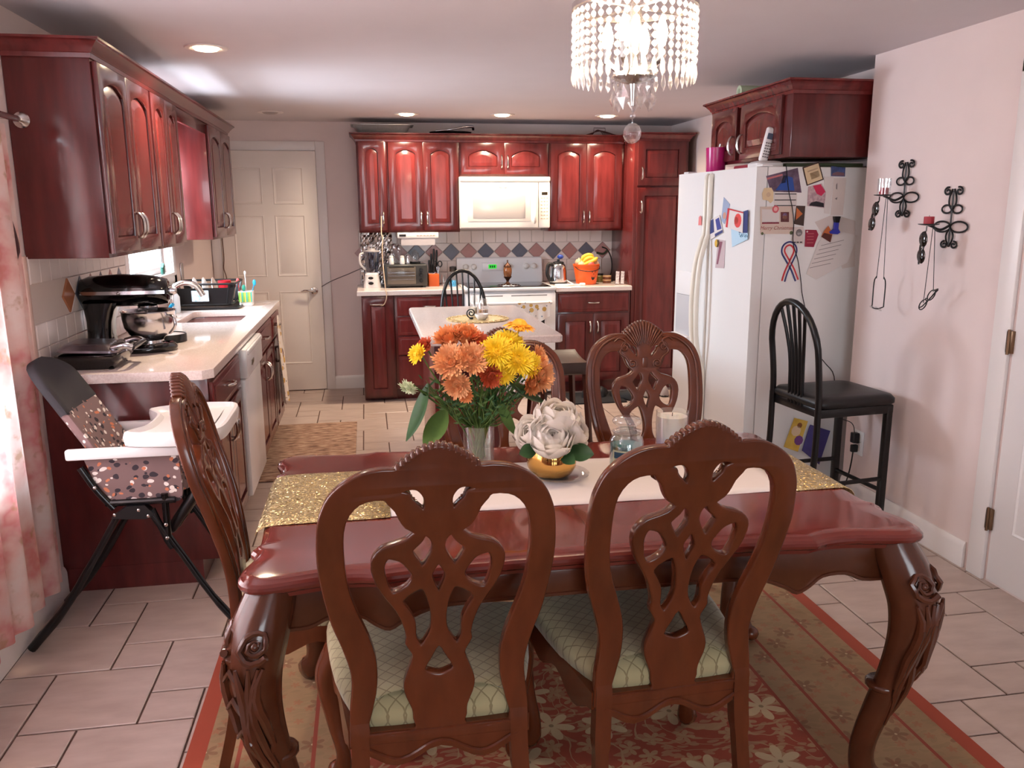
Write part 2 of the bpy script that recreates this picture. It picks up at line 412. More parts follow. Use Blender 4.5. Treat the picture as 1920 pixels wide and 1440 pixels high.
# ---------------------------------------------------------------- tiled backsplashes (pieces of the walls)
TW = mat('cream_wall_tile', (222, 211, 206), .16); TWW = TW
TPK = mat('dusty_pink_tile', (172, 128, 124), .2, var=.05, scale=20); TGR = mat('slate_blue_tile', (96, 98, 112), .2, var=.06, scale=20); TPK_LIT = mat('pink_tile_warm_lit', (170, 112, 82), .22)  # last one: nearest pink diamond, with the warm light on it painted into its colour
D = .1527; S4 = .108; ZD0 = 1.1085; ZDC = ZD0 + D/2
def pm(poly, mt, name):
    n = len(poly); cx = sum(p[0] for p in poly)/n; cz = sum(p[1] for p in poly)/n
    sh = [(cx+(x-cx)*(1-.0016*2/max(.02, abs(x-cx)+abs(z-cz))), cz+(z-cz)*(1-.0016*2/max(.02, abs(x-cx)+abs(z-cz)))) for x, z in poly]
    r2 = [(cx+(x-cx)*.955, cz+(z-cz)*.955) for x, z in sh]
    return MB().loft([[(x, 0, z) for x, z in sh], [(x, -.005, z) for x, z in sh], [(x, -.0072, z) for x, z in r2]], cap0=False).mesh(name, mt, 0)
T_sq = pm([(0, 0), (S4, 0), (S4, S4), (0, S4)], TW, 'wall_tile')
T_lo = pm([(0, 0), (S4, 0), (S4, .097), (0, .097)], TW, 'wall_tile')
T_d = [pm([(0, -D/2), (D/2, 0), (0, D/2), (-D/2, 0)], mt, 'diamond_tile') for mt in (TPK, TGR, TPK_LIT)]
T_up = pm([(-D/2, 0), (D/2, 0), (0, -D/2)], TW, 'triangle_tile'); T_dn = pm([(-D/2, 0), (D/2, 0), (0, D/2)], TW, 'triangle_tile')
GR2 = mat('tile_grout_light', (196, 184, 178), .8)
def splash(par, org, rz, n, dia0, nd, skip=lambda a, z: False, first=None, z0=.914):
    """org: world start on the wall; along +u by rz"""
    c, s = math.cos(rz), math.sin(rz); pl = wloc(par)
    def put(me, u, z, nm): inst(me, nm, par, (org[0]+c*u-pl.x, org[1]+s*u-pl.y, z-pl.z), (0, 0, rz))
    for i in range(n):
        if not skip(i*S4, 1.3): put(T_sq, i*S4, ZD0+D, 'wall_tile')
        for j in range(2):
            if not skip(i*S4, z0+.05+j*.097): put(T_lo, i*S4, z0+.0005+j*.097, 'wall_tile')
    for k in range(nd):
        u = dia0+k*D
        if skip(u, 1.2): continue
        put(T_d[2] if (k == 0 and first) else T_d[k % 2], u, ZDC, 'diamond_tile')
        put(T_up, u+D/2, ZD0+D, 'triangle_tile'); put(T_dn, u+D/2, ZD0, 'triangle_tile')
MB().box((-.06, YB-.004, .90), (2.2, YB, 1.375)).build('tile_backing', GR2, wb)
splash(wb, (-.055, YB-.004), 0, 20, .7385+.055-5*D, 15)
MB().box((XL, 3.42, .90), (XL+.004, 4.72, 1.375)).build('tile_backing', GR2, wl)
splash(wl, (XL+.004, 3.435), PI/2, 12, 3.835-3.435, 6, first=True)
MB().box((XL, 3.395, .90), (XL+.010, 3.428, 1.372), .004).build('edge_trim_tile', mat('rose_trim_tile', (214, 184, 172), .25), wl)
# ---------------------------------------------------------------- kitchen cabinets
_dc = {}
def arch_outline(w, h, ins, rise, n=14):
    x0, x1, z0 = ins, w-ins, ins; zt = h-ins-rise
    pts = [(x0, z0), (x1, z0), (x1, zt)]
    if rise > 0:
        e = (x1-x0)*.06
        for i in range(1, n):
            t = i/n; x = x1 + (x0-x1)*t; pts.append((x, zt + rise*math.sin(PI*t)**.75))
    pts.append((x0, zt)); return pts
def door_meshes(w, h, rise, fr):
    k = (round(w, 3), round(h, 3), rise, fr)
    if k in _dc: return _dc[k]
    outer = [(0, 0), (w, 0), (w, h), (0, h)]
    inner = arch_outline(w, h, fr, rise)
    vs, fs = curve2d([outer, inner], .010, .0025, 1)
    m = MB(); m.add([(x, -.010+z, y) for x, y, z in vs], fs)
    m.box((.004, -.006, .004), (w-.004, -.001, h-.004))
    a = m.mesh('door_frame', CHERRYD, 40)
    def ring(i, y):
        cx, cz = w/2, h/2; o = arch_outline(w, h, fr, rise)
        q = arch_outline(w, h, fr+i, rise)
        return [(x, y, z) for x, z in q]
    p = MB().loft([ring(.003, -.004), ring(.008, -.009), ring(.012, -.010), ring(.036, -.0195), ring(.04, -.0195)], cap0=False)
    b = p.mesh('raised_panel', CHERRY, 30)
    _dc[k] = (a, b); return a, b
def pull_mesh(L=.10, vert=True):
    P = [(0, 0, -L/2), (0, -.012, -L/2*.96), (0, -.026, -L/2*.6), (0, -.030, 0), (0, -.026, L/2*.6), (0, -.012, L/2*.96), (0, 0, L/2)]
    if not vert: P = [(z, y, 0) for x, y, z in P]
    q = cr(P, 4); n = len(q)
    r = [.0035+.0035*math.sin(PI*i/(n-1))**.6 for i in range(n)]
    return MB().tube(q, r, 8).mesh('pull_handle', CHROME)
PV, PH = pull_mesh(), pull_mesh(vert=False)
def front(par, kind, x, z, w, h, hx=None, hz=None, rise=.035, fr=.055, horiz=False):
    """a door or drawer front on the cabinet's face (local y=0, facing -y)"""
    if kind == 'door':
        a, b = door_meshes(w, h, rise, min(fr, w*.24)); o = inst(a, 'cabinet_door', par, (x, 0, z)); inst(b, 'raised_panel', o, (0, 0, 0))
    else:
        k = ('dr', round(w, 3), round(h, 3))
        if k not in _dc:
            r = [[(i, y, i), (w-i, y, i), (w-i, y, h-i), (i, y, h-i)] for i, y in ((0, -.001), (0, -.014), (.004, -.018), (.016, -.018), (.022, -.021), (.03, -.021))]
            _dc[k] = MB().loft(r).mesh('drawer_front', CHERRY, 30)
        o = inst(_dc[k], 'drawer_front', par, (x, 0, z))
    if hx is not None: inst(PH if horiz else PV, 'pull_handle', o, (hx-x, -.019, hz-z))
    return o
def cabinet(name, label, loc, rz, w, d, h, group, toe=0.0, z0=0.0):
    t = thing(name, label, 'cabinet', loc, rz, group)
    m = MB().box((0, .0, toe), (w, d, h), .002)
    if toe: m.box((.0, .075, 0), (w, d, toe))
    m.build('body', CHERRYD, t, world=False)
    return t
def doors2(t, w, h, z0=0., g=.018, hz='low', rise=.035):
    dw = (w-2*g-.006)/2
    zz = z0+g; hh = h-2*g
    hp = zz+.10 if hz == 'low' else zz+hh-.10
    front(t, 'door', g, zz, dw, hh, g+dw-.022, hp, rise); front(t, 'door', g+dw+.006, zz, dw, hh, g+dw+.006+.022, hp, rise)
GU = 'cherry wall cabinets'; GB = 'cherry base cabinets'
# left wall cabinets
XU = -.974
for y0, y1, lb in ((3.4375, 4.228, 'cherry wall cabinet with plain glossy side nearest the curtain, two arched doors'),
                   (4.230, 4.81, 'second cherry wall cabinet on the left wall, just before the sink window'),
                   (5.71, 6.60, 'far cherry wall cabinet on the left wall beside the white door')):
    t = cabinet('wall_cabinet', lb, (XU, y0, 1.36), PI/2, y1-y0, XU-XL-.002, .745, GU); doors2(t, y1-y0, .735)
v = MB().box((XU-.02, 4.812, 2.02), (XU, 5.708, 2.105), .002); tag(v.build('valance_board', CHERRYD), 'cherry valance board bridging the cabinets over the sink window', 'valance')
def crown(name, label, path, z=2.10, out=.05, hgt=.055):
    prof = [(0, z-.012), (.006, z-.012), (.008, z+.004), (.014, z+.008), (.02, z+.02), (out-.012, z+hgt*.72), (out-.006, z+hgt*.8), (out, z+hgt*.84), (out, z+hgt), (0, z+hgt)]
    P = [V(p) for p in path]; n = len(P); rings = []
    for i in range(n):
        a = (P[i]-P[i-1]).normalized() if i else None; b = (P[i+1]-P[i]).normalized() if i < n-1 else None
        na = V((a.y, -a.x)) if a else None; nb = V((b.y, -b.x)) if b else None
        if na is None: N = nb
        elif nb is None: N = na
        else: N = (na+nb)/(1+na.dot(nb))
        rings.append([(P[i].x+N.x*o, P[i].y+N.y*o, zz) for o, zz in prof])
    return tag(MB().loft(rings).build(name, CHERRY, None, 30), label, 'crown moulding')
crown('crown_moulding', 'cherry crown moulding along the top of the left wall cabinets', [(XL+.002, 3.4375), (XU, 3.4375), (XU, 6.60), (XL+.002, 6.60)])
# back wall cabinets
YU = 7.02
for x0, x1, z0, lb in ((-.047, .188, 1.365, 'narrow single-door cherry wall cabinet at the left end, by the white door'),
                       (.19, .783, 1.365, 'two-door cherry wall cabinet above the toaster oven'),
                       (.785, 1.538, 1.818, 'short two-door cherry wall cabinet above the microwave'),
                       (1.54, 2.193, 1.365, 'two-door cherry wall cabinet above the orange bucket')):
    t = cabinet('wall_cabinet', lb, (x0, YU, z0), 0, x1-x0, YB-YU-.002, 2.105-z0, GU)
    w = x1-x0; h = 2.10-z0
    if w < .3: front(t, 'door', .018, .018, w-.03, h-.03, w-.035, .12, .035)
    else: doors2(t, w, h, hz='low', rise=.035 if h > .4 else .045)
crown('crown_moulding', 'cherry crown moulding over the back wall cabinets, below the foil tray', [(-.047, YB-.002), (-.047, YU), (2.193, YU)])
# pantry
t = cabinet('pantry_cabinet', 'tall dark cherry pantry cabinet between the back counter and the refrigerator', (2.197, 6.74, 0), 0, .468, .595, 2.105, None, toe=.1)
front(t, 'door', .03, 1.735, .41, .35, .06, 1.83, 0, .06); front(t, 'door', .03, .13, .41, 1.585, .06, 1.56, 0, .06)
crown('crown_moulding', 'cherry crown moulding on top of the tall pantry', [(2.197, YU-.05), (2.197, 6.74), (2.665, 6.74), (2.665, YB-.002)])
# back base cabinets
YBF = 6.75
t = cabinet('base_cabinet', 'cherry base cabinet with one tall door at the left end, by the white door', (-.053, YBF, 0), 0, .26, .59, .873, GB, toe=0.03)
front(t, 'door', .012, .05, .236, .80, .12, .805, 0, .06, horiz=True)
t = cabinet('drawer_cabinet', 'cherry base cabinet with a stack of four drawers, left of the stove', (.209, YBF, 0), 0, .565, .59, .873, GB, toe=0.1)
for z, h in ((.705, .15), (.545, .15), (.385, .15), (.125, .25)): front(t, 'drawer', .02, z, .525, h, .2825, z+h/2, horiz=True)
t = cabinet('base_cabinet', 'cherry base cabinet right of the stove with one drawer over two doors', (1.543, YBF, 0), 0, .652, .59, .873, GB, toe=0.1)
front(t, 'drawer', .02, .70, .612, .155, .326, .778, horiz=True)
dw = .303; front(t, 'door', .02, .115, dw, .57, .02+dw-.03, .57, 0, .06); front(t, 'door', .329, .115, dw, .57, .329+.03, .57, 0, .06)
def slab(name, label, x0, y0, x1, y1, clip=None):
    P = [(x0, y0), (x1, y0), (x1, y1), (x0, y1)]
    if clip: P = clip
    c = V((sum(p[0] for p in P)/len(P), sum(p[1] for p in P)/len(P)))
    r = []
    for z, i in ((.875, .003), (.878, 0), (.909, 0), (.914, .005)):
        r.append([(p[0]+(i if p[0] < c.x else -i), p[1]+(i if p[1] < c.y else -i), z) for p in P])
    return tag(MB().loft(r).build(name, COUNTER, None, 20), label, 'countertop')
slab('countertop', 'pale quartz countertop left of the stove under the toaster oven', -.085, 6.712, .774, YB-.001)
slab('countertop', 'pale quartz countertop right of the stove under the orange bucket', 1.543, 6.712, 2.195, YB-.001)
# left base cabinets
XB = -.652
def left_base(name, label, y0, y1, spec):
    t = cabinet(name, label, (XB, y0, 0), PI/2, y1-y0, XB-XL-.002, .873, GB, toe=.1)
    w = y1-y0
    front(t, 'drawer', .02, .70, w-.04, .155, (w/2) if spec != 'nopull' else None, .778, horiz=True)
    n = 2; dw = (w-.046)/2
    front(t, 'door', .02, .115, dw, .57, .02+dw-.025, .57, .0, .05); front(t, 'door', .026+dw, .115, dw, .57, .026+dw+.025, .57, .0, .05)
    return t
left_base('base_cabinet', 'nearest cherry base cabinet with plain side panel behind the high chair', 3.436, 4.185, '')
left_base('base_cabinet', 'cherry sink base cabinet between the dishwasher and the hanging towel', 4.805, 5.62, '')
left_base('base_cabinet', 'last cherry base cabinet on the left, behind the hanging towel', 5.622, 6.11, '')
# left countertop with a sink cut-out
SX0, SX1, SY0, SY1 = -1.10, -.735, 4.97, 5.56
def rrect(x0, y0, x1, y1, r, n=5):
    out = []
    for cx, cy, a0 in ((x1-r, y1-r, 0), (x0+r, y1-r, PI/2), (x0+r, y0+r, PI), (x1-r, y0+r, 3*PI/2)):
        for i in range(n+1): a = a0+PI/2*i/n; out.append((cx+r*math.cos(a), cy+r*math.sin(a)))
    return out
out = [(XL+.001, 3.405), (-.665, 3.405), (-.628, 3.445), (-.628, 6.14), (XL+.001, 6.14)]
vs, fs = curve2d([out, rrect(SX0, SY0, SX1, SY1, .06)[::-1]], .0195, .003, 2)
ct = MB().add([(x, y, .8945+z) for x, y, z in vs], fs).build('countertop', COUNTER, None, 20)
tag(ct, 'long pale quartz countertop with clipped corner along the left wall', 'countertop')
r = [[(x, y, z) for x, y in rrect(SX0+i-.008, SY0+i-.008, SX1-i+.008, SY1-i+.008, .065)] for i, z in ((0, .8735), (.008, .8735), (.014, .76), (.04, .715), (.12, .708))]
sk = MB().loft(r, cap0=False); sk.build('kitchen_sink', STEEL, None, 40); tag(bpy.data.objects['kitchen_sink'], 'stainless steel undermount sink below the chrome faucet', 'sink')
# dishwasher
t = thing('dishwasher', 'white dishwasher built in under the left countertop', 'dishwasher', (-.63, 4.19, 0), PI/2)
MB().box((.005, .01, .09), (.605, .55, .868), .003).box((.02, .07, 0), (.59, .5, .09)).build('body', WHITE, t, world=False)
MB().box((.005, -.014, .11), (.605, .012, .715), .008).build('door_panel', WHITE, t, world=False)
MB().box((.005, -.030, .72), (.605, .012, .868), .010).box((.03, -.038, .835), (.58, -.02, .862), .008).build('control_panel', WHITE, t, world=False)
MB().box((.15, -.0325, .765), (.24, -.029, .79), .001).build('badge', mat('silver_badge', (150, 140, 120), .3, .7), t, world=False)
# cabinet above the refrigerator
FX = 2.115
t = cabinet('fridge_cabinet', 'cherry cabinet over the refrigerator with two arched doors', (FX, 4.97, 1.79), -PI/2, .975, XR2-FX-.004, .32, GU)
front(t, 'door', .03, .02, .34, .285, .03+.34-.03, .10, .04, .055); front(t, 'door', .43, .02, .46, .285, .43+.03, .10, .04, .055)
crown('crown_moulding', 'cherry crown moulding on the cabinet above the refrigerator', [(XR2-.004, 4.97), (FX, 4.97), (FX, 3.995), (XR2-.004, 3.995)], z=2.105)
# island
t = thing('kitchen_island', 'kitchen island with pale quartz top and dark base in the middle of the kitchen', 'kitchen island', (.61, 4.77, 0))
r = []
for z, i in ((.875, .003), (.879, 0), (.907, 0), (.914, .006)): r.append([(x, y, z) for x, y in rrect(.262+i, 4.06+i, .972-i, 5.47-i, .03, 4)])
MB().loft(r).build('island_top', COUNTER, t, 20)
MB().box((.34, 4.42, .08), (.72, 5.38, .874), .003).box((.37, 4.46, 0), (.69, 5.34, .08)).build('island_base', CHERRYD, t)
# ---------------------------------------------------------------- rug
n = NT('rug_pattern', .95)
o = n.obj(); sep = n.n('SeparateXYZ', {0: o})
RX0, RX1, RY0, RY1 = -.565, 1.688, .15, 3.18
RCX, RCY = (RX0+RX1)/2, (RY0+RY1)/2
hx, hy = (RX1-RX0)/2, (RY1-RY0)/2
ex = n.math('SUBTRACT', hx, n.math('ABSOLUTE', sep.outputs[0])); ey = n.math('SUBTRACT', hy, n.math('ABSOLUTE', sep.outputs[1]))
e = n.math('MINIMUM', ex, ey)
wob = n.n('TexNoise', {0: o, 2: 5.0, 3: 3.0}); wv = n.n('VectorMath', {0: o, 1: n.n('VectorMath', {0: wob.outputs['Color'], 1: (.16, .16, 0)}, operation='MULTIPLY')}, operation='ADD')
red, cream, tan, rust, olive = lin((158, 74, 52)), lin((192, 172, 136)), lin((168, 138, 102)), lin((134, 60, 42)), lin((120, 104, 72))
def flowers(scale, petals, r0, amp, off):
    v = n.n('TexVoronoi', {0: n.n('Mapping', {0: o, 1: off}), 2: scale, 8: .75}, feature='F1', voronoi_dimensions='2D')
    d = n.n('VectorMath', {0: n.n('VectorMath', {0: n.n('Mapping', {0: o, 1: off}), 3: scale}, operation='SCALE'), 1: n.n('VectorMath', {0: v.outputs['Position'], 3: scale}, operation='SCALE')}, operation='SUBTRACT')
    s_ = n.n('SeparateXYZ', {0: d}); ang = n.math('ARCTAN2', s_.outputs[1], s_.outputs[0]); sc_ = n.n('SeparateXYZ', {0: v.outputs['Color']})
    rad = n.math('ADD', n.math('MULTIPLY', n.math('ABSOLUTE', n.math('SINE', n.math('ADD', n.math('MULTIPLY', ang, petals/2), n.math('MULTIPLY', sc_.outputs[0], 6.28)))), amp), r0)
    return n.math('LESS_THAN', v.outputs['Distance'], rad), n.math('LESS_THAN', v.outputs['Distance'], r0*.5), v
fl1, co1, _v = flowers(4.6, 6.0, .07, .26, (0, 0, 0)); fl2, co2, _v = flowers(9.5, 5.0, .05, .26, (1.3, .7, 0))
# leafy sprays: thin stretched cells along wandering vines
vn = n.n('TexNoise', {0: wv, 2: 3.2, 3: 1.0}, noise_dimensions='2D'); vine = n.math('LESS_THAN', n.math('ABSOLUTE', n.math('SUBTRACT', n.math('FRACT', n.math('MULTIPLY', vn.outputs['Fac'], 9.0)), .5)), .045)
lv1 = n.n('TexVoronoi', {0: n.n('Mapping', {0: wv, 2: (0, 0, .7), 3: (14, 34, 1)}), 2: 1.0}, feature='F1', voronoi_dimensions='2D'); lv2 = n.n('TexVoronoi', {0: n.n('Mapping', {0: wv, 2: (0, 0, -.8), 3: (12, 32, 1)}), 2: 1.0}, feature='F1', voronoi_dimensions='2D')
leaf = n.math('MAXIMUM', n.math('LESS_THAN', lv1.outputs['Distance'], .26), n.math('LESS_THAN', lv2.outputs['Distance'], .24))
field = n.mix(n.n('TexNoise', {0: o, 2: 9.0}), red, rust); field = n.mix(n.math('MULTIPLY', vine, .8), field, tan); field = n.mix(n.math('MULTIPLY', leaf, .55), field, tan)
field = n.mix(n.math('MULTIPLY', fl2, .8), field, tan); field = n.mix(n.math('MULTIPLY', fl1, .9), field, cream); field = n.mix(n.math('MULTIPLY', co1, .8), field, olive)
bf, bc, _v = flowers(7.0, 6.0, .06, .20, (.4, .2, 0)); bf2, bc2, _v = flowers(15.0, 5.0, .08, .16, (2.2, .9, 0))
bord = n.mix(n.n('TexNoise', {0: o, 2: 11.0}), lin((156, 128, 94)), lin((132, 104, 74)))
bord = n.mix(n.math('MULTIPLY', leaf, .30), bord, olive); bord = n.mix(n.math('MULTIPLY', bf2, .45), bord, lin((150, 84, 58))); bord = n.mix(n.math('MULTIPLY', bf, .55), bord, lin((112, 72, 50))); bord = n.mix(n.math('MULTIPLY', bc, .7), bord, cream)
c = n.mix(n.math('LESS_THAN', e, .46), field, bord)
for w in (.46, .36, .15): c = n.mix(n.math('LESS_THAN', n.math('ABSOLUTE', n.math('SUBTRACT', e, w)), .006), c, rust)
c = n.mix(n.math('LESS_THAN', e, .055), c, lin((146, 62, 40)))
n.color(c)
rug = MB().box((-hx, -hy, 0), (hx, hy, .010), .004).build('area_rug', n.m); rug.location = (RCX, RCY, .0005)
tag(rug, 'red and beige floral area rug under the dining table', 'rug')
mt = NT('mat_weave', .95); o = mt.obj((14, 40, 1)); mt.color(mt.ramp(mt.n('TexNoise', {0: o, 2: 1.0, 3: 4.0}), [(.32, lin((92, 62, 50))), (.5, lin((150, 116, 96))), (.66, lin((176, 148, 126)))]))
km = MB().box((-.70, 4.75, .001), (-.116, 6.075, .010), .003).build('kitchen_mat', mt.m); tag(km, 'brown mottled kitchen floor mat beside the dishwasher', 'floor mat')

# ---------------------------------------------------------------- dining table
TABLE = mat('cherry_table_top', (104, 43, 36), .13, var=.16, scale=5, stretch=(.6, 3, 3), coat=.35)
TLEG = mat('carved_walnut_brown', (78, 40, 24), .22, var=.2, scale=10, coat=.2)
CHAIRW = mat('chair_wood', (88, 42, 22), .24, var=.2, scale=9, stretch=(2, 2, .6), coat=.2)
TX0, TX1, TY0, TY1, TZ = -.302, 1.326, 1.682, 2.652, .765
def table_outline():
    L, Wd = TX1-TX0, TY1-TY0
    # quarter outline from middle of the long side to middle of the short side (corner at L/2, W/2), distances inward
    q = [(0, .030), (.25, .028), (.42, .020), (.50, .011), (.515, .009), (.53, .014), (.56, .022), (.62, .024), (.68, .014), (.73, .004)]
    half = [(x*1.0*(L/2)/.8135, Wd/2-d) for x, d in q]
    half += [(L/2-.052, Wd/2-.001), (L/2-.026, Wd/2-.008), (L/2-.009, Wd/2-.026), (L/2-.001, Wd/2-.055)]
    half += [(L/2-.004, Wd/2-.09), (L/2-.018, Wd/2-.135), (L/2-.022, Wd/2-.17), (L/2-.012, Wd/2-.19), (L/2-.010, Wd/2-.20), (L/2-.022, Wd/2-.215), (L/2-.026, Wd/2-.26), (L/2-.022, Wd/2-.36), (L/2-.020, 0)]
    full = half[:]
    full += [(x, -y) for x, y in half[::-1][1:]]
    full += [(-x, -y) for x, y in half[1:]]
    full += [(-x, y) for x, y in half[::-1][1:-1]]
    return [(p.x, p.y) for p in cr(full, 4, True)]
TC = ((TX0+TX1)/2, (TY0+TY1)/2)
OUT = table_outline()
def offset(poly, d):
    n = len(poly); out = []
    for i in range(n):
        a, b = V(poly[i-1]), V(poly[(i+1) % n]); t = (b-a).normalized(); nn = V((t.y, -t.x))
        p = V(poly[i]); out.append((p.x+nn.x*d, p.y+nn.y*d))
    return out
_s = 1 if sum(OUT[i][0]*OUT[(i+1) % len(OUT)][1]-OUT[(i+1) % len(OUT)][0]*OUT[i][1] for i in range(len(OUT))) < 0 else -1
t = thing('dining_table', 'dark cherry dining table with scalloped edge and carved cabriole legs', 'table', (*TC, 0))
hL, hW = (TX1-TX0)/2, (TY1-TY0)/2
rings = [[(x*(1-d/hL), y*(1-d/hW), z) for x, y in OUT] for d, z in ((.030, .715), (.022, .718), (.020, .727), (.010, .731), (.003, .737), (0, .744), (.001, .751), (.006, .757), (.013, .760), (.017, .7635), (.024, .765))]
for k in (.9, .6, .3, .02): rings = [[(x*k, y*k, .715) for x, y in OUT]] + rings if k > .85 else rings
for k in (.9, .6, .3, .01): rings.append([(x*k, y*k, .765) for x, y in OUT])
MB().loft(rings, cap0=False).build('table_top', TABLE, t, 24, world=False)
# seams of the extension leaf
MB().box((-.005, -.44, .7648), (-.0035, .44, .7653)).build('leaf_seam', mat('dark_seam', (40, 14, 10), .5), t, world=False)
hx, hy = .738, .425
def apron(L, side):
    z1 = .716; pts = [(-L/2, z1), (L/2, z1)]
    lo = [(L/2, .625), (L/2-.06, .628), (L/2-.11, .648), (L/2-.17, .645), (L/2-.205, .62), (L/2-.235, .607), (L/2-.27, .625), (L/2-.33, .648), (L/2-.42, .655)]
    if L < 1: lo = [(L/2, .625), (L/2-.05, .630), (L/2-.10, .65), (L/2-.16, .64), (L/2-.20, .618), (L/2-.26, .64)]
    low = lo + [(0, .657)] + [(-x, z) for x, z in lo[::-1]]
    return pts + [(p.x, p.y) for p in cr(low, 3)]
ap = apron(2*hx-.02, 0)
for s in (-1, 1):
    vs, fs = curve2d([ap], .012, .003, 1); MB().add([(x, s*hy+z, y) for x, y, z in vs], fs).tube([(p[0], s*(hy+.010), p[1]+.004) for p in ap[2:]], .006, 6).build('apron', TLEG, t, world=False)
ap2 = apron(2*hy-.02, 1)
for s in (-1, 1):
    vs, fs = curve2d([ap2], .012, .003, 1); MB().add([(s*hx+z, x, y) for x, y, z in vs], fs).tube([(s*(hx+.010), p[0], p[1]+.004) for p in ap2[2:]], .006, 6).build('apron', TLEG, t, world=False)
def spiral(turns, r0, r1, n=26):
    return [((r0+(r1-r0)*i/n)*math.cos(2*PI*turns*i/n), (r0+(r1-r0)*i/n)*math.sin(2*PI*turns*i/n)) for i in range(n+1)]
def table_leg():
    """cabriole leg; local origin at floor under the table corner, bulging along +x (diagonal out)"""
    m = MB()
    cl = cr([(-.02, 0, .735), (.000, 0, .69), (.030, 0, .63), (.050, 0, .56), (.046, 0, .47), (.022, 0, .36), (-.010, 0, .25), (-.034, 0, .15), (-.034, 0, .08), (-.010, 0, .035), (.03, 0, .018)], 5)
    rr = cr([(.048, 0), (.056, 0), (.062, 0), (.060, 0), (.051, 0), (.042, 0), (.037, 0), (.034, 0), (.034, 0), (.044, 0), (.028, 0)], 5)
    n = 14; rings = []
    for i, p in enumerate(cl):
        a = cl[max(0, i-1)]; b = cl[min(len(cl)-1, i+1)]; T = (b-a).normalized(); w = V((0, 1, 0)); u = w.cross(T).normalized(); R = rr[i].x
        ring = []
        for k in range(n):
            q = 2*PI*k/n; c_, s_ = math.cos(q), math.sin(q); sq = (abs(c_)**3+abs(s_)**3)**(-1/3)
            ring.append(p + u*c_*R*sq*.92 + w*s_*R*sq*.92)
        rings.append(ring)
    m.loft(rings)
    me = m.mesh('leg', TLEG, 60)
    k = MB()
    # carved scroll and leaf relief on both outer flanks
    for s in (-1, 1):
        ang = s*PI/4.2
        def P(a, z, lift):
            # point on the flank at height z, offset a along the tangent
            i = min(range(len(cl)), key=lambda j: abs(cl[j].z-z)); c0 = cl[i]; R = rr[i].x*1.00+lift
            return V((c0.x+math.cos(ang)*R - math.sin(ang)*a, math.sin(ang)*R + math.cos(ang)*a, z))
        sp = spiral(1.9, .006, .036)
        k.tube([P(x, .63+y, .002) for x, y in sp], [.0045+.004*i/26 for i in range(27)], 7)
        k.sph(P(0, .63, .002), .010, 8)
        for j, (dx, L) in enumerate(((-.032, .30), (-.014, .36), (.006, .34), (.024, .26))):
            q = [P(dx*(1-.75*(i/8)) + .010*math.sin(i*.9+j), .585-L*i/8, .002) for i in range(9)]
            k.tube(q, [.004, .009, .012, .012, .011, .009, .007, .005, .002], 7)
    for i in range(3):
        k.tube([(cl[14+4*i].x+rr[14+4*i].x*.98+.004, (j-2)*.012, cl[14+4*i].z-.03*abs(j-2)/2) for j in range(5)], [.003, .006, .007, .006, .003], 6)
    k.lathe([(.0395, .318), (.044, .322), (.044, .332), (.0395, .336)], 14, c=(-.0, 0, 0))
    return me, k.mesh('carving', TLEG, 50)
LM, LC = table_leg()
for sx in (-1, 1):
    for sy in (-1, 1):
        o = inst(LM, 'leg', t, (sx*.750, sy*.436, .010), (0, 0, math.atan2(sy, sx))); inst(LC, 'carving', o, (0, 0, 0))

# ---------------------------------------------------------------- dining chairs
FAB = NT('cream_lattice_upholstery', .85); o = FAB.obj((1, 1, 1), rot=(0, 0, PI/4)); br = FAB.n('TexBrick', {0: o, 1: (*lin((164, 154, 116)), 1), 2: (*lin((154, 144, 106)), 1), 3: (*lin((124, 112, 78)), 1), 4: 34.0, 5: .05}, offset=0.0)
br.inputs['Brick Width'].default_value = .9; br.inputs['Row Height'].default_value = .9
FAB.color(br); bp = FAB.n('Bump', {0: .35, 1: .004, 'Height': br.outputs['Fac']}); FAB.t.links.new(bp.outputs[0], FAB.b.inputs['Normal']); bp.invert = True
FAB.b.inputs['Sheen Weight'].default_value = .3
oh = [(.190, .40), (.188, .45), (.186, .484), (.180, .541), (.182, .581), (.196, .639), (.213, .695), (.224, .755), (.231, .819), (.232, .87), (.228, .925), (.220, .957), (.204, .990), (.176, 1.017), (.140, 1.036), (.105, 1.042), (.080, 1.042), (.064, 1.056), (.042, 1.072), (.020, 1.083), (0, 1.087)]
g1 = [(.104, .984), (.137, .982), (.162, .967), (.181, .936), (.188, .891), (.188, .835), (.184, .783), (.175, .74), (.163, .70), (.148, .655), (.137, .61), (.134, .564), (.138, .518), (.147, .479), (.152, .42), (.056, .42), (.054, .449), (.056, .473), (.068, .504), (.072, .528), (.067, .55), (.061, .567), (.051, .6), (.058, .618), (.066, .635), (.064, .652), (.071, .686), (.084, .72), (.104, .754), (.121, .788), (.130, .825), (.126, .851), (.109, .87), (.086, .878), (.063, .886), (.051, .896), (.044, .905), (.062, .918), (.073, .937), (.080, .955), (.094, .973)]
h2 = [(.103, .849), (.092, .85), (.073, .841), (.06, .824), (.05, .805), (.052, .789), (.066, .772), (.092, .761), (.103, .775), (.109, .802), (.111, .829)]
h3 = [(.026, .899), (.013, .888), (.009, .867), (.016, .847), (.032, .822), (.044, .838), (.055, .86), (.05, .87), (.036, .884)]
h5 = [(.038, .772), (.024, .757), (.015, .724), (.012, .691), (.016, .658), (.036, .624), (.05, .645), (.052, .684), (.063, .712), (.076, .743)]
h7 = [(.074, .995), (.056, 1.003), (.038, 1.000), (.025, .982), (.024, .962), (.03, .953), (.041, .963), (.054, .977), (.058, .989)]
h4 = [(0, .832), (.010, .818), (.017, .80), (.010, .775), (0, .755), (-.010, .775), (-.017, .80), (-.010, .818)]
h6 = [(0, .628), (.018, .598), (.034, .566), (.018, .554), (0, .549), (-.018, .554), (-.034, .566), (-.018, .598)]
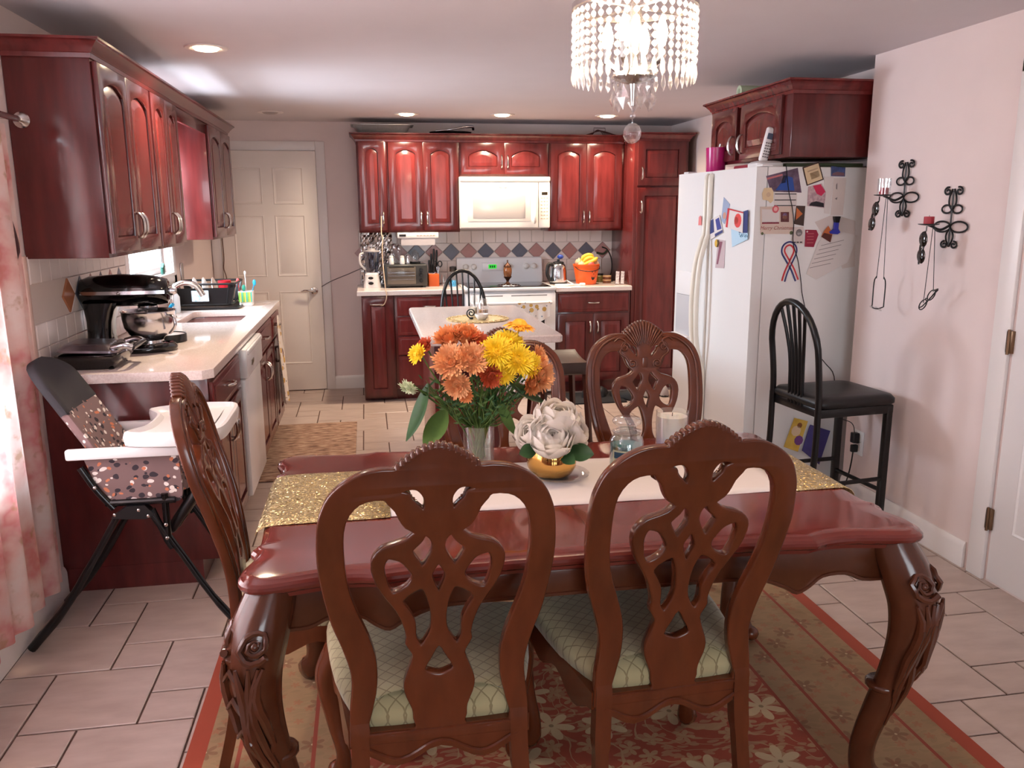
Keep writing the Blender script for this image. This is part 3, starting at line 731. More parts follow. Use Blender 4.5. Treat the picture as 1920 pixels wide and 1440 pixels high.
def lean(z):
    u = max(0, (z-.45)/.64); return -.125*u**1.25 + .012*math.sin(PI*min(1, u*1.6))
def bend(vs, k=1.0): return [(x, lean(z)+y*k, z) for x, y, z in vs]
def make_chair():
    t = thing('dining_chair', 'x', 'chair', (0, 0, 0), 0, 'carved dining chairs')
    outer = cr([(x, z) for x, z in oh], 3) + [V((-p.x, p.y)) for p in cr([(x, z) for x, z in oh], 3)[::-1][1:]]
    mir = lambda h: [(-x, z) for x, z in h]
    hs = [cr(g1, 2, True), cr(mir(g1), 2, True)]
    for h in (h2, h3, h5, h7): hs += [cr(h, 3, True), cr(mir(h), 3, True)]
    hs += [cr(h4, 2, True), cr(h6, 2, True)]
    vs, fs = curve2d([[(p[0], p[1]) for p in q] for q in [outer]+hs], .0135, .0045, 2)
    b = MB().add(bend([(x, z, y) for x, y, z in vs]), fs)
    bk = b.build('backrest', CHAIRW, t, 50, world=False)
    # moulded ridge along the front face of the frame
    m = MB()
    for s in (-1, 1):
        pth = [(s*(x*.915+.002), .0135, .42+(z-.42)*.986) for x, z in oh[1:17]]; m.tube(bend(cr(pth, 2)), .0065, 7)
    m.build('frame_bead', CHAIRW, bk, 60, world=False)
    # fluted shell crest: ridges over the top edge and fanning down the front
    m = MB(); top = cr([(x, z) for x, z in oh[16:]], 4); top = [V((-p.x, p.y)) for p in top] + top[::-1][1:]
    L = [0]
    for a, c_ in zip(top, top[1:]): L.append(L[-1]+(c_-a).length)
    N = 15
    for i in range(N):
        d = L[-1]*(i+.5)/N; j = max(k for k in range(len(L)) if L[k] <= d); f = (d-L[j])/max(1e-6, L[min(j+1, len(L)-1)]-L[j]); p = top[j].lerp(top[min(j+1, len(top)-1)], f)
        q = V((0, .955)); fan = [(p.x, -.0135, p.y-.002), (p.x*1.0, -.010, p.y+.003), (p.x, .010, p.y+.003), (p.x, .0155, p.y-.002)]
        fan += [(p.x+(q.x-p.x)*k/5, .0155, p.y+(q.y-p.y)*k/5) for k in range(1, 4)]
        m.tube(bend(fan), [.0045, .0062, .0062, .0058, .005, .004, .002], 6)
    m.build('shell_crest', CHAIRW, bk, 60, world=False)
    for s in (-1, 1):
        for cx, cz, r, tn in ((.078, .995, .020, 1.5), (.050, .930, .017, 1.6)):
            MB().tube(bend([(s*(cx+x), .0155, cz+z) for x, z in spiral(tn, .004, r, 20)]), .0042, 7).build('carved_scroll', CHAIRW, bk, 60, world=False)
        MB().tube(bend(cr([(s*.12, .0145, 1.018), (s*.10, .0155, 1.03), (s*.075, .0155, 1.015), (s*.10, .0145, .978), (s*.075, .0155, .955), (s*.062, .0155, .935)], 4)), .005, 7).build('carved_stem', CHAIRW, bk, 60, world=False)
        # acanthus tips on the inner edges of the eye openings, seen from behind
        MB().tube(bend(cr([(s*.066, .003, .990), (s*.053, .003, .975), (s*.044, .003, .964), (s*.034, .003, .955)], 4)), [.006, .0085, .006, .0085, .006, .0085, .006, .008, .005, .007, .005, .006, .003], 8).build('acanthus_edge', CHAIRW, bk, 60, world=False)
    MB().box((-.012, .012+lean(.93), .90), (.012, .017+lean(.93), .955), .004).build('carved_rib', CHAIRW, bk, 60, world=False)
    # seat cushion (domed) and frame
    def so(e=0):
        return cr([(-.146+e, -.004+e), (-.186+e, .03), (-.236+e, .18), (-.262+e, .40), (-.235+e, .452-e), (-.10, .462-e), (0, .466-e), (.10, .462-e), (.235-e, .452-e), (.262-e, .40), (.236-e, .18), (.186-e, .03), (.146-e, -.004+e), (0, -.006+e)], 3, True)
    m = MB(); R = []
    for e, z in ((.012, .425), (.006, .440), (.004, .455), (.010, .470), (.025, .481), (.055, .489), (.085, .493), (.12, .495)): R.append([(p.x, p.y, z) for p in so(e)])
    m.loft(R); m.build('seat_cushion', FAB.m, t, 60, world=False)
    m = MB()
    def rail(P0, P1, low):
        n_ = 16; A, B = V(P0), V(P1); dr = (B-A); nr = V((dr.y, -dr.x, 0)).normalized(); rr = []
        for i in range(n_+1):
            s = i/n_; p = A+dr*s; zl = low(s); rr.append([p+nr*.012+V((0, 0, zl)), p+nr*.012+V((0, 0, .428)), p-nr*.012+V((0, 0, .428)), p-nr*.012+V((0, 0, zl))])
        m.loft(rr)
    sl = lambda s: .365+.020*math.cos(4*PI*s)-.006*math.sin(PI*s)
    rail((-.19, 0, 0), (.19, 0, 0), sl); rail((-.235, .43, 0), (.235, .43, 0), sl)
    rail((-.185, .0, 0), (-.245, .42, 0), sl); rail((.185, .0, 0), (.245, .42, 0), sl)
    m.tube([(x, -.014, .375+.018*math.cos(4*PI*(x+.18)/.36)) for x in [-.17+.34*i/20 for i in range(21)]], .005, 6)
    m.tube([(x, -.014, .421) for x in (-.17, 0, .17)], .004, 6)
    m.build('seat_frame', CHAIRW, t, 50, world=False)
    for s in (-1, 1):
        q = cr([(s*.171, .0, .47), (s*.172, .0, .38), (s*.176, -.008, .28), (s*.182, -.03, .14), (s*.188, -.065, .0)], 5)
        m = MB(); rings = []
        for p in q:
            w = .019-.003*(p.z < .3); d = .0132 if p.z > .44 else w*.95; rings.append([(p.x-w, p.y-d, p.z), (p.x+w, p.y-d, p.z), (p.x+w, p.y+d, p.z), (p.x-w, p.y+d, p.z)])
        m.loft(rings); m.build('leg', CHAIRW, t, 40, world=False)
    for s in (-1, 1):
        q = cr([(s*.225, .405, .43), (s*.240, .422, .38), (s*.262, .445, .30), (s*.250, .432, .18), (s*.232, .412, .09), (s*.240, .425, .03), (s*.262, .45, .022)], 5)
        r = cr([(.030, 0), (.036, 0), (.036, 0), (.024, 0), (.019, 0), (.026, 0), (.012, 0)], 5)
        m = MB().tube(q, [x.x for x in r], 12); m.sph((s*.25, .436, .026), .026, 12, (1.1, 1.1, .98)); m.build('leg', CHAIRW, t, 60, world=False)
    return t
c0 = make_chair()
spots = [(.118, 1.62, 0.0, 'carved dining chair with its back to the camera, left of the two nearest'),
         (.668, 1.675, .04, 'carved dining chair with its back to the camera, right of the two nearest'),
         (1.06, 2.985, PI, 'carved dining chair on the far side of the table, in front of the refrigerator'),
         (.475, 2.90, PI-.06, 'carved dining chair on the far side, half hidden behind the orange and yellow flowers'),
         (-.395, 2.325, -PI/2+.07, 'carved dining chair at the left end of the table, beside the high chair')]
for i, (x, y, rz, lb) in enumerate(spots):
    o = c0 if i == 0 else dup(c0)
    o.location = (x, y, .0105); o.rotation_euler = (0, 0, rz); o['label'] = lb
# ---------------------------------------------------------------- refrigerator
F0 = V((1.962, 4.035, 0)); FA = .075               # near front corner, small turn
t = thing('refrigerator', 'white side-by-side refrigerator covered with papers and magnets', 'refrigerator', F0, -PI/2 - FA + 2*FA)
# local: front faces -y, x runs from the far end to the near end; use x from -.9 (far) to 0 (near)
FRW = mat('fridge_white', (224, 222, 220), .3, bump=.02, bscale=220)
MB().box((-.90, .065, .02), (0, .76, 1.745), .006).build('body', FRW, t, world=False)
def fdoor(x0, x1, nm):
    n_ = 10; prof = [(x0+(x1-x0)*i/n_, -.012*math.sin(PI*i/n_)**.5) for i in range(n_+1)]
    poly = [(x0, .06)] + prof + [(x1, .06)]
    r = [[(p[0], p[1], z) for p in poly] for z in (.11, 1.742)]
    m = MB().loft(r); return m.build(nm, FRW, t, 40, world=False)
dz = fdoor(-.90, -.478, 'freezer_door'); dr = fdoor(-.472, 0, 'fridge_door')
HW = mat('ivory_handle', (226, 219, 206), .3)
for par, x, s in ((dz, -.499, -1), (dr, -.451, 1)):
    MB().tube(cr([(x, -.008, 1.715), (x, -.02, 1.69), (x, -.022, 1.42), (x, -.035, 1.36), (x+s*.004, -.07, 1.22), (x+s*.006, -.082, 1.0), (x+s*.004, -.07, .78), (x, -.035, .64), (x, -.022, .58), (x, -.02, .16), (x, -.008, .13)], 4), .0125, 10, flat=1.2).build('door_handle', HW, par, 60, world=False)
m = MB().box((-.845, -.020, 1.03), (-.635, .0, 1.17), .006).build('dispenser_panel', WHITEP, dz, world=False)
MB().box((-.845, -.018, .78), (-.635, -.008, 1.03), .004).build('dispenser_recess', mat('grey_recess', (186, 184, 186), .4), dz, world=False)
MB().box((-.85, -.045, .775), (-.63, -.008, .79), .004).build('drip_tray', WHITEP, dz, world=False)
MB().box((-.89, .0, .02), (-.01, .06, .10), .004).build('kick_grille', WHITEP, t, world=False)
MB().box((-.90, .03, 1.745), (-.84, .09, 1.757), .004).box((-.06, .03, 1.745), (0, .09, 1.757), .004).build('hinge_cover', WHITEP, t, world=False)
FR = t
def fw_(x, y, z):
    """fridge-local to world"""
    a = t_ang; return V((F0.x + x*math.cos(a) - y*math.sin(a), F0.y + x*math.sin(a) + y*math.cos(a), z))
t_ang = FR.rotation_euler.z

# ---------------------------------------------------------------- range and microwave
RX0_, RX1_ = .779, 1.537
t = thing('kitchen_range', 'white electric range with black glass cooktop between the base cabinets', 'stove', ((RX0_+RX1_)/2, 6.72, 0))
MB().box((RX0_, 6.735, .03), (RX1_, YB-.01, .90), .004).build('body', WHITE, t)
MB().box((RX0_, 6.69, .893), (RX1_, 7.255, .917), .007).build('cooktop_frame', WHITE, t)
MB().box((RX0_+.03, 6.735, .9165), (RX1_-.03, 7.24, .921), .003).build('glass_cooktop', BLACKG, t)
bg = MB().prism([(7.25, .917), (7.345, .917), (7.345, 1.135), (7.30, 1.135), (7.285, 1.125)], RX0_, RX1_, 'x').build('backguard', WHITE, t, 20)
def bgp(x, z, lift=0.0):           # on the sloping backguard face
    f = (z-.917)/(1.125-.917); return V((x, 7.25+.035*f-lift, z))
KN = mat('ivory_knob', (222, 218, 214), .35)
for x in (.855, .925, 1.395, 1.465, 1.245):
    MB().lathe([(0, .022), (.012, .022), (.020, .018), (.024, .004), (.030, .002), (.030, 0)][::-1], 18, c=bgp(x, 1.055), M=Matrix.Rotation(PI/2-.15, 4, 'X')).build('control_knob', KN, bg)
MB().box((1.0, 7.258, 1.02), (1.185, 7.272, 1.09), .002).build('control_panel', mat('control_panel_white', (232, 230, 232), .3), bg)
MB().box((1.055, 7.2555, 1.040), (1.125, 7.2585, 1.075)).build('clock_window', mat('green_clock', (10, 30, 10), .3, emit=(40, 230, 60), estr=.9), bg)
[MB().box((1.066+.018*k, 7.2548, 1.048), (1.078+.018*k, 7.2556, 1.067)).build('clock_digit', mat('clock_digit_dark', (10, 70, 20), .4), bg) for k in range(3)]
od = MB().box((RX0_+.004, 6.695, .20), (RX1_-.004, 6.735, .872), .006).build('oven_door', WHITE, t)
for a in (.93, 1.16, 1.30): MB().box((a, 6.693, .848), (a+.16, 6.697, .858), .001).build('vent_slot', mat('vent_grey', (150, 146, 148), .5), od)
MB().box((.88, 6.692, .36), (1.44, 6.698, .66), .003).build('oven_window', mat('oven_glass', (30, 28, 30), .1), od)
MB().tube(cr([(RX0_+.05, 6.70, .795), (RX0_+.055, 6.66, .795), (RX0_+.10, 6.65, .795), (RX1_-.10, 6.65, .795), (RX1_-.055, 6.66, .795), (RX1_-.05, 6.70, .795)], 3), .013, 10).build('oven_handle', WHITE, od, 60)
MB().box((RX0_+.004, 6.70, .04), (RX1_-.004, 6.735, .19), .006).build('storage_drawer', WHITE, t)
RNG = t
MWW = mat('microwave_white', (236, 232, 226), .28)
t = thing('microwave', 'white over-the-range microwave oven above the stove', 'microwave', (1.157, 7.15, 1.39))
MB().box((.779, 6.965, 1.393), (1.537, YB-.005, 1.812), .004).build('body', MWW, t)
MB().box((.779, 6.935, 1.775), (1.537, 6.97, 1.812), .008).box((.785, 6.95, 1.766), (1.531, 6.968, 1.776)).build('vent_grille', MWW, t)
md = MB().box((.779, 6.94, 1.396), (1.437, 6.968, 1.765), .010).build('oven_door', MWW, t)
MB().box((.84, 6.9365, 1.45), (1.37, 6.942, 1.69), .003).build('window_frame', mat('mw_window_frame', (232, 222, 214), .3), md)
MB().box((.885, 6.934, 1.475), (1.325, 6.938, 1.66), .001).build('window_glass', mat('mw_glass', (178, 170, 168), .12), md)
MB().tube(cr([(1.405, 6.945, 1.70), (1.402, 6.91, 1.66), (1.40, 6.905, 1.57), (1.402, 6.91, 1.48), (1.405, 6.945, 1.44)], 5), .013, 10, flat=1.4).build('door_handle', MWW, md, 60)
vs, fs = curve2d([[(.034*math.cos(a), .010*math.sin(a)) for a in [2*PI*i/24 for i in range(24)]], [(.031*math.cos(a)+.002, .0075*math.sin(a)+.001) for a in [2*PI*i/24 for i in range(24)]][::-1]], .0006)
MB().add([(1.14+x, 6.9395-z, 1.727+y) for x, y, z in vs], fs).build('logo_ring', mat('logo_grey', (120, 118, 118), .4), md, 0)
vs, fs = text2d('Whirlpool', .014, .2); MB().add([(1.14+x, 6.9392-z, 1.727+y) for x, y, z in vs], fs).build('logo_lettering', mat('logo_grey', (120, 118, 118), .4), md, 0)
mp = MB().box((1.441, 6.942, 1.396), (1.537, 6.968, 1.765), .008).build('control_panel', MWW, t)
MB().box((1.465, 6.940, 1.665), (1.515, 6.943, 1.688), .001).build('display', mat('display_dark', (40, 32, 20), .3), mp)
for r_ in range(7):
    for c_ in range(3): MB().box((1.458+c_*.024, 6.9405, 1.635-r_*.028), (1.472+c_*.024, 6.943, 1.645-r_*.028), .001).build('key_button', mat('key_tan', (196, 180, 158), .5), mp)

# ---------------------------------------------------------------- stools
def bow_back(m, w, zs, zt, y0, lean_, r, nsp, foot=None):
    """bent-wood bow with spindles, in local coords, back plane y=y0 at zs leaning by lean_"""
    P = []
    for i in range(25):
        a = PI*i/24; x = -w*math.cos(a); z = zs + (zt-zs)*(math.sin(a)**.62)
        P.append((x, y0+lean_*(z-zs), z))
    m.tube(P, r, 9)
    return P
t = thing('counter_stool', 'tall black stool with arched spindle back and padded seat by the refrigerator', 'stool', (2.19, 3.60, 0), -PI/2+.10)
SB = mat('stool_black_paint', (13, 11, 12), .3)
ZS = .645
MB().loft([[(x, y, z) for x, y in rrect(-.20+e, -.20+e, .20-e, .235-e, .05)] for e, z in ((.012, ZS-.02), (.0, ZS-.008), (.0, ZS+.012), (.012, ZS+.028), (.04, ZS+.034), (.10, ZS+.036))]).build('seat_pad', mat('black_vinyl', (17, 15, 16), .42, bump=.05), t, 60, world=False)
MB().box((-.19, -.19, ZS-.06), (.19, .215, ZS-.018), .006).build('seat_frame', SB, t, world=False)
m = MB(); P = []
for i in range(31):
    s_ = i/30
    if s_ < .25: x = -.185+.004*math.sin(s_*12); z = ZS-.04+s_/.25*.28
    elif s_ > .75: x = .185; z = ZS-.04+(1-s_)/.25*.28
    else:
        a = PI*(s_-.25)/.5; x = -.185*math.cos(a); z = ZS+.24+.225*math.sin(a)
    P.append((x, -.195-.05*max(0, (z-ZS)/.45)**1.5, z))
bk = MB().tube(P, .0155, 10).build('back_bow', SB, t, 60, world=False)
for i in range(5):
    k = (i-2); zt = ZS+.24+.225*math.sqrt(max(0, 1-(k*.045/.185)**2))
    MB().tube(cr([(k*.026, -.19, ZS-.03), (k*.026, -.197, ZS+.17), (k*.034, -.212, ZS+.30), (k*.047, -.235, zt-.008)], 4), .0085, 7).build('spindle', SB, t, 60, world=False)
for sx in (-1, 1):
    MB().tube(cr([(sx*.185, -.195, ZS), (sx*.185, -.20, .35), (sx*.19, -.245, 0)], 5), .0155, 10).build('leg', SB, t, 60, world=False)
    MB().box((sx*.175-.016, .18, 0), (sx*.175+.016, .212, ZS-.03), .004).build('leg', SB, t, world=False)
for a, b in (((-.175, .196, .20), (.175, .196, .20)), ((-.186, -.21, .26), (-.175, .19, .26)), ((.186, -.21, .26), (.175, .19, .26)), ((-.188, -.225, .16), (.188, -.225, .16))):
    MB().tube([a, b], .011, 8).build('stretcher', SB, t, world=False)
# black bow-back stool behind the island
t = thing('bow_back_stool', 'black bow-back spindle stool behind the kitchen island', 'stool', (.685, 5.72, 0), PI+.05)
ZS = .66
MB().lathe([(.12, ZS-.03), (.19, ZS-.022), (.20, ZS-.005), (.19, ZS+.006), (.12, ZS+.002), (.0001, ZS)], 24).build('seat', SB, t, 60, world=False)
m = MB(); P = bow_back(m, .165, ZS, 1.115, -.155, -.16, .0125, 7); m.build('back_bow', SB, t, 60, world=False)
for i in range(7):
    k = i-3; zt = ZS+(1.115-ZS)*(max(0, 1-(k*.043/.165)**2))**.31
    MB().tube([(k*.036, -.155, ZS), (k*.043, -.155-.16*(zt-ZS), zt-.005)], .0065, 7).build('spindle', SB, t, 60, world=False)
for a in (PI/4, 3*PI/4, 5*PI/4, 7*PI/4):
    MB().tube([(.11*math.cos(a), .11*math.sin(a), ZS-.02), (.17*math.cos(a), .17*math.sin(a), .33), (.21*math.cos(a), .21*math.sin(a), 0)], [.012, .017, .011], 9).build('leg', SB, t, 60, world=False)
for a in range(4):
    p, q = (PI/4+PI/2*a, PI/4+PI/2*(a+1)); MB().tube([(.178*math.cos(p), .178*math.sin(p), .26+.05*(a % 2)), (.178*math.cos(q), .178*math.sin(q), .26+.05*(a % 2))], .009, 8).build('stretcher', SB, t, world=False)
# brown saddle stool at the island
t = thing('saddle_stool', 'dark brown wooden saddle-seat stool at the right side of the island', 'stool', (1.10, 4.72, 0), 0)
BW = mat('dark_walnut', (56, 38, 30), .35, var=.25, scale=12, stretch=(1, 4, 1))
def sad(u, v_):
    x = -.17+.34*u; y = -.24+.48*v_; return x, y
R = []
for e, zb in ((.012, -.055), (0, -.048), (0, -.012), (.006, -.002), (.02, 0)):
    R.append([(x, y, .66+zb + (.030*(y/.24)**2 if zb > -.02 else .012*(y/.24)**2)) for x, y in [(-.165+e, -.24+e+(.48-2*e)*i/12) for i in range(13)] + [(.165-e, .24-e-(.48-2*e)*i/12) for i in range(13)]])
m = MB().loft(R, cap1=False); n0 = R[-1]
for i in range(12):
    m.add([n0[i], n0[i+1], n0[24-i], n0[25-i]], [(0, 1, 2, 3)])
m.build('saddle_seat', BW, t, 40, world=False)
LW = mat('stool_leg_brown', (70, 36, 26), .35, var=.2, scale=12)
for sx in (-1, 1):
    for sy in (-1, 1): MB().tube([(sx*.12, sy*.17, .62), (sx*.155, sy*.21, 0)], [.021, .016], 4).build('leg', LW, t, 30, world=False)
for sy in (-1, 1): MB().tube([(-.14, sy*.193, .26), (.14, sy*.193, .26)], .012, 8).build('stretcher', LW, t, world=False)
for sx in (-1, 1): MB().tube([(sx*.143, -.19, .20), (sx*.143, .19, .20)], .012, 8).build('stretcher', LW, t, world=False)

# ---------------------------------------------------------------- high chair
t = thing('high_chair', 'black folding high chair with leaf-patterned seat and white tray by the curtain', 'high chair', (-.90, 3.10, 0))
BT = mat('high_chair_black_tube', (12, 11, 13), .22)
n = NT('leaf_print_fabric', .9); o = n.obj((1, 1, 1))
w_ = n.n('TexNoise', {0: o, 2: 18.0}); vv = n.n('VectorMath', {0: o, 1: n.n('VectorMath', {0: w_.outputs['Color'], 1: (.03, .03, .03)}, operation='MULTIPLY')}, operation='ADD')
va = n.n('TexVoronoi', {0: n.n('Mapping', {0: vv, 2: (.6, .5, .7), 3: (26, 28, 34)}), 2: 1.0}, feature='F1'); vb = n.n('TexVoronoi', {0: n.n('Mapping', {0: vv, 1: (3, 1, 5), 2: (-.5, .9, -.6), 3: (28, 30, 36)}), 2: 1.0}, feature='F1'); vc = n.n('TexVoronoi', {0: n.n('Mapping', {0: vv, 1: (9, 2, 1), 2: (.2, -.6, .4), 3: (24, 26, 30)}), 2: 1.0}, feature='F1')
c = n.mix(n.math('LESS_THAN', va.outputs['Distance'], .30), lin((122, 98, 96)), lin((52, 44, 50))); c = n.mix(n.math('LESS_THAN', vb.outputs['Distance'], .27), c, lin((226, 216, 208))); c = n.mix(n.math('LESS_THAN', vc.outputs['Distance'], .20), c, lin((196, 118, 84))); n.color(c)
LF = n.m; DF = mat('charcoal_fabric', (44, 42, 46), .85)
Y0, Y1 = 2.955, 3.315
# reclined back: charcoal head part and printed body part
def backpanel(name, s0, s1, mt, wd=1.0):
    A, B = V((-.925, 0, .60)), V((-1.165, 0, 1.005)); N = V((B.z-A.z, 0, A.x-B.x)).normalized()
    def hw(s): return (.165*(1-.10*s) if s < .8 else .165*.92*math.sqrt(max(0, 1-((s-.8)/.24)**2)))*wd
    R = []
    ss = [s0+(s1-s0)*i/12 for i in range(13)]
    for th in (-.028, -.02, .012, .024):
        pass
    rings = []
    for s in ss:
        c0 = A.lerp(B, s) + V((0, (Y0+Y1)/2, 0)); h_ = max(.004, hw(s)); ring = []
        for k in range(20):
            a = 2*PI*k/20; e = (abs(math.cos(a))**4+abs(math.sin(a))**4)**(-.25)
            u = math.cos(a)*e*h_; th = math.sin(a)*e*.022
            curl = .035*(abs(u)/.165)**2.2
            ring.append(c0 + V((0, u, 0)) + N*(th+curl))
        rings.append(ring)
    return MB().loft(rings).build(name, mt, t, 60)
backpanel('seat_back', 0, .60, LF); backpanel('head_pad', .585, 1.035, DF, 1.03)
# seat base and side wings
MB().loft([[(x, y, z) for x, y in rrect(-.95+e, Y0+.02+e, -.66-e, Y1-.02-e, .04)] for e, z in ((.02, .545), (0, .56), (0, .59), (.02, .61), (.06, .615))]).build('seat_pad', LF, t, 60)
for y in (Y0+.012, Y1-.012):
    pol = cr([(-.99, .70), (-.955, .60), (-.91, .535), (-.80, .525), (-.70, .525), (-.675, .56), (-.68, .70)], 3)
    MB().prism([(p.x, p.y) for p in pol], y-.010, y+.010, 'y').build('side_panel', LF, t, 30)
for y in (Y0-.012, Y1+.012): MB().box((-1.04, y-.014, .700), (-.665, y+.014, .738), .008).build('armrest', WHITEP, t)
R = []
for e, z in ((.02, .735), (.0, .745), (-.004, .775), (.0, .79), (.010, .793), (.022, .776), (.05, .774)):
    R.append([(x, y, z+.012*(x+.70)) for x, y in [(p.x, p.y) for p in cr([(-.845+e, 2.94+e), (-.70, 2.895+e), (-.575, 2.905+e), (-.522-e, 2.96), (-.515-e, 3.13), (-.522-e, 3.31), (-.575, 3.36-e), (-.70, 3.37-e), (-.845+e, 3.32-e), (-.80+e, 3.22), (-.79+e, 3.13), (-.80+e, 3.03)], 4, True)]])
MB().loft(R).build('tray', WHITEP, t, 50)
MB().tube(cr([(-.66, Y0+.03, .715), (-.645, Y0+.05, .66), (-.655, 3.13, .60)], 5), .012, 8).build('crotch_post', WHITEP, t)
for y in (Y0-.004, Y1+.004):
    MB().tube(cr([(-1.0, y, .67), (-.955, y, .585), (-.905, y, .515)], 4), .013, 9).build('frame_tube', BT, t, 60)
    MB().tube([(-.93, y, .535), (-.70, y, .535)], .012, 9).build('frame_tube', BT, t, 60)
    MB().tube([(-.735, y, .56), (-.735, y, .385)], .012, 9).build('frame_tube', BT, t, 60)
    MB().tube([(-.78, y, .505), (-.74, y, .385), (-.725, y, .355)], .011, 9).build('frame_tube', BT, t, 60)
    MB().prism([(-.915, .485), (-.86, .525), (-.80, .525), (-.77, .49), (-.80, .475), (-.86, .478)], y-.018, y+.018, 'y').build('hinge_bracket', BLACKP, t, 30)
    for x, z in ((-.90, .498), (-.82, .51), (-.79, .487), (-.735, .45), (-.735, .40), (-.955, .60)):
        MB().sph((x, y-.019 if y < 3.1 else y+.019, z), .007, 8).build('rivet', CHROME, t)
    MB().tube(cr([(-.895, y, .49), (-.99, y-.01, .33), (-1.10, y-.015, .16), (-1.222, y-.02, .02)], 4), [.012]*5+[.014]*4+[.016]*4, 9).build('leg', BT, t, 60)
    MB().tube(cr([(-.785, y, .49), (-.70, y, .34), (-.60, y-.01, .165), (-.49, y-.02, .012)], 4), [.012]*5+[.012]*4+[.014]*4, 9).build('leg', BT, t, 60)
MB().tube([(-1.215, Y0-.02, .022), (-1.215, Y1-.02, .022)], .013, 9).build('floor_bar', BT, t); MB().tube([(-.495, Y0-.02, .014), (-.495, Y1-.02, .014)], .013, 9).build('floor_bar', BT, t)
M = Matrix.Translation((-.655, 3.12, .515)) @ Matrix.Rotation(.62, 4, 'Y')
MB().box((-.02, -.15, -.14), (.015, .15, .10), .015, M=M).build('footrest', BLACKP, t, 50)
MB().box((-.004, -.125, -.115), (.019, .125, .06), .006, M=M).build('footrest_panel', BLACKG, t, 50)

# ---------------------------------------------------------------- curtain on the dining window
n = NT('sheer_floral_voile', .9); o = n.obj((1, 1, 1))
w_ = n.n('TexNoise', {0: o, 2: 5.0, 3: 4.0}); w2 = n.n('TexNoise', {0: n.n('Mapping', {0: o, 1: (4, 7, 2)}), 2: 11.0, 3: 4.0})
c = n.ramp(w_.outputs['Fac'], [(.36, lin((246, 234, 228))), (.50, lin((240, 206, 198))), (.60, lin((220, 142, 140))), (.70, lin((236, 190, 178)))])
c2 = n.mix(n.math('MULTIPLY', n.math('SMOOTH_MIN', n.math('MAXIMUM', n.math('MULTIPLY', n.math('SUBTRACT', w2.outputs['Fac'], .58), 14.0), 0.0), 1.0, .1), .6), c, lin((176, 140, 90))); n.color(c2)
tl = n.n('BsdfTranslucent', {0: c2.outputs[2]}); tr = n.n('BsdfTransparent', {0: (1, .96, .94, 1)}); mx = n.n('MixShader', {0: .55, 1: n.b, 2: tl}); mx2 = n.n('MixShader', {0: .16, 1: mx, 2: tr})
n.t.links.new(mx2.outputs[0], n.t.nodes['Material Output'].inputs[0])
def drape(u, v_):
    y = 1.0 + 2.21*u; z = 1.83 - 1.68*v_
    fold = math.sin(u*2*PI*17)*.022 + math.sin(u*2*PI*7.3+1)*.012
    sw = .3+.7*v_
    return (-1.200+fold*(.62+.12*v_)+.008*v_*math.sin(u*9), y + .012*math.sin(u*40+v_*3)*v_ - .02*(1-v_)*(u-.5), z)
cu = MB().grid(drape, 200, 24).build('curtain', n.m, None, 80, fix=False); tag(cu, 'sheer floor-length curtain with pink floral print over the left window', 'curtain')
t = thing('curtain_rod', 'silver curtain rod with round finial beside the left wall cabinet', 'curtain rod', (-1.16, 2.1, 1.85))
MB().tube([(-1.17, .95, 1.85), (-1.17, 3.24, 1.85)], .011, 12).build('rod', CHROME, t)
for y, s in ((3.24, 1), (.95, -1)): MB().lathe([(.011, 0), (.015, .004), (.013, .010), (.022, .02), (.028, .034), (.022, .05), (.008, .058), (0, .058)], 18, c=(-1.17, y, 1.85), M=Matrix.Rotation(-s*PI/2, 4, 'X')).build('finial', CHROME, t)
for y in (1.0, 3.19): MB().box((XL+.001, y-.012, 1.82), (XL+.008, y+.012, 1.88)).tube([(XL, y, 1.85), (-1.165, y, 1.85)], .006, 8).build('bracket', CHROME, t)
t = thing('curtain_holdback', 'dark wooden curtain holdback hook at the left edge of the photo', 'curtain hook', (-1.25, 3.1, 1.5))
MB().tube(cr([(-1.262, 3.118, 1.60), (-1.222, 3.128, 1.585), (-1.198, 3.140, 1.50), (-1.193, 3.158, 1.41), (-1.205, 3.165, 1.37)], 5), [.010]*17+[.008]*4, 9).build('hook', mat('dark_red_wood', (58, 22, 26), .35), t, 60)
MB().lathe([(0, 0), (.026, 0), (.026, .006), (.012, .012), (0, .012)], 16, c=(XL+.0005, 3.118, 1.60), M=Matrix.Rotation(PI/2, 4, 'Y')).build('wall_plate', mat('dark_red_wood', (58, 22, 26), .35), t)

# ---------------------------------------------------------------- chandelier
CX, CY = .716, 2.22
t = thing('crystal_chandelier', 'lit drum chandelier of crystal bead strands hanging over the dining table', 'chandelier', (CX, CY, ZC))
CRY = thin_glass('cut_crystal', (.98, .97, .96), .22, .05, .38)
CRY2 = thin_glass('clear_crystal', (.93, .92, .93), .16, .02, .10)
RD = .160; ZT, ZBm = 2.040, 1.915
MB().lathe([(RD-.004, ZT), (RD+.004, ZT), (RD+.004, ZT+.014), (RD-.004, ZT+.014), (RD-.004, ZT)], 48, c=(CX, CY, 0)).build('top_ring', CHROME, t)
MB().lathe([(0, ZC-.001), (.065, ZC-.001), (.065, ZC-.012), (.05, ZC-.028), (.012, ZC-.034), (.009, ZC-.04), (.009, ZT+.02), (.02, ZT+.01), (.012, 1.90), (.055, 1.878), (.06, 1.872), (.04, 1.862), (.012, 1.855), (.006, 1.80), (0, 1.80)][::-1], 24, c=(CX, CY, 0)).build('centre_stem', CHROME, t)
for k in range(4):
    a = PI/2*k+.4; MB().tube([(CX+.012*math.cos(a), CY+.012*math.sin(a), ZT+.006), (CX+RD*math.cos(a), CY+RD*math.sin(a), ZT+.006)], .004, 8).build('spoke', CHROME, t)
m = MB(); z = ZT-.004
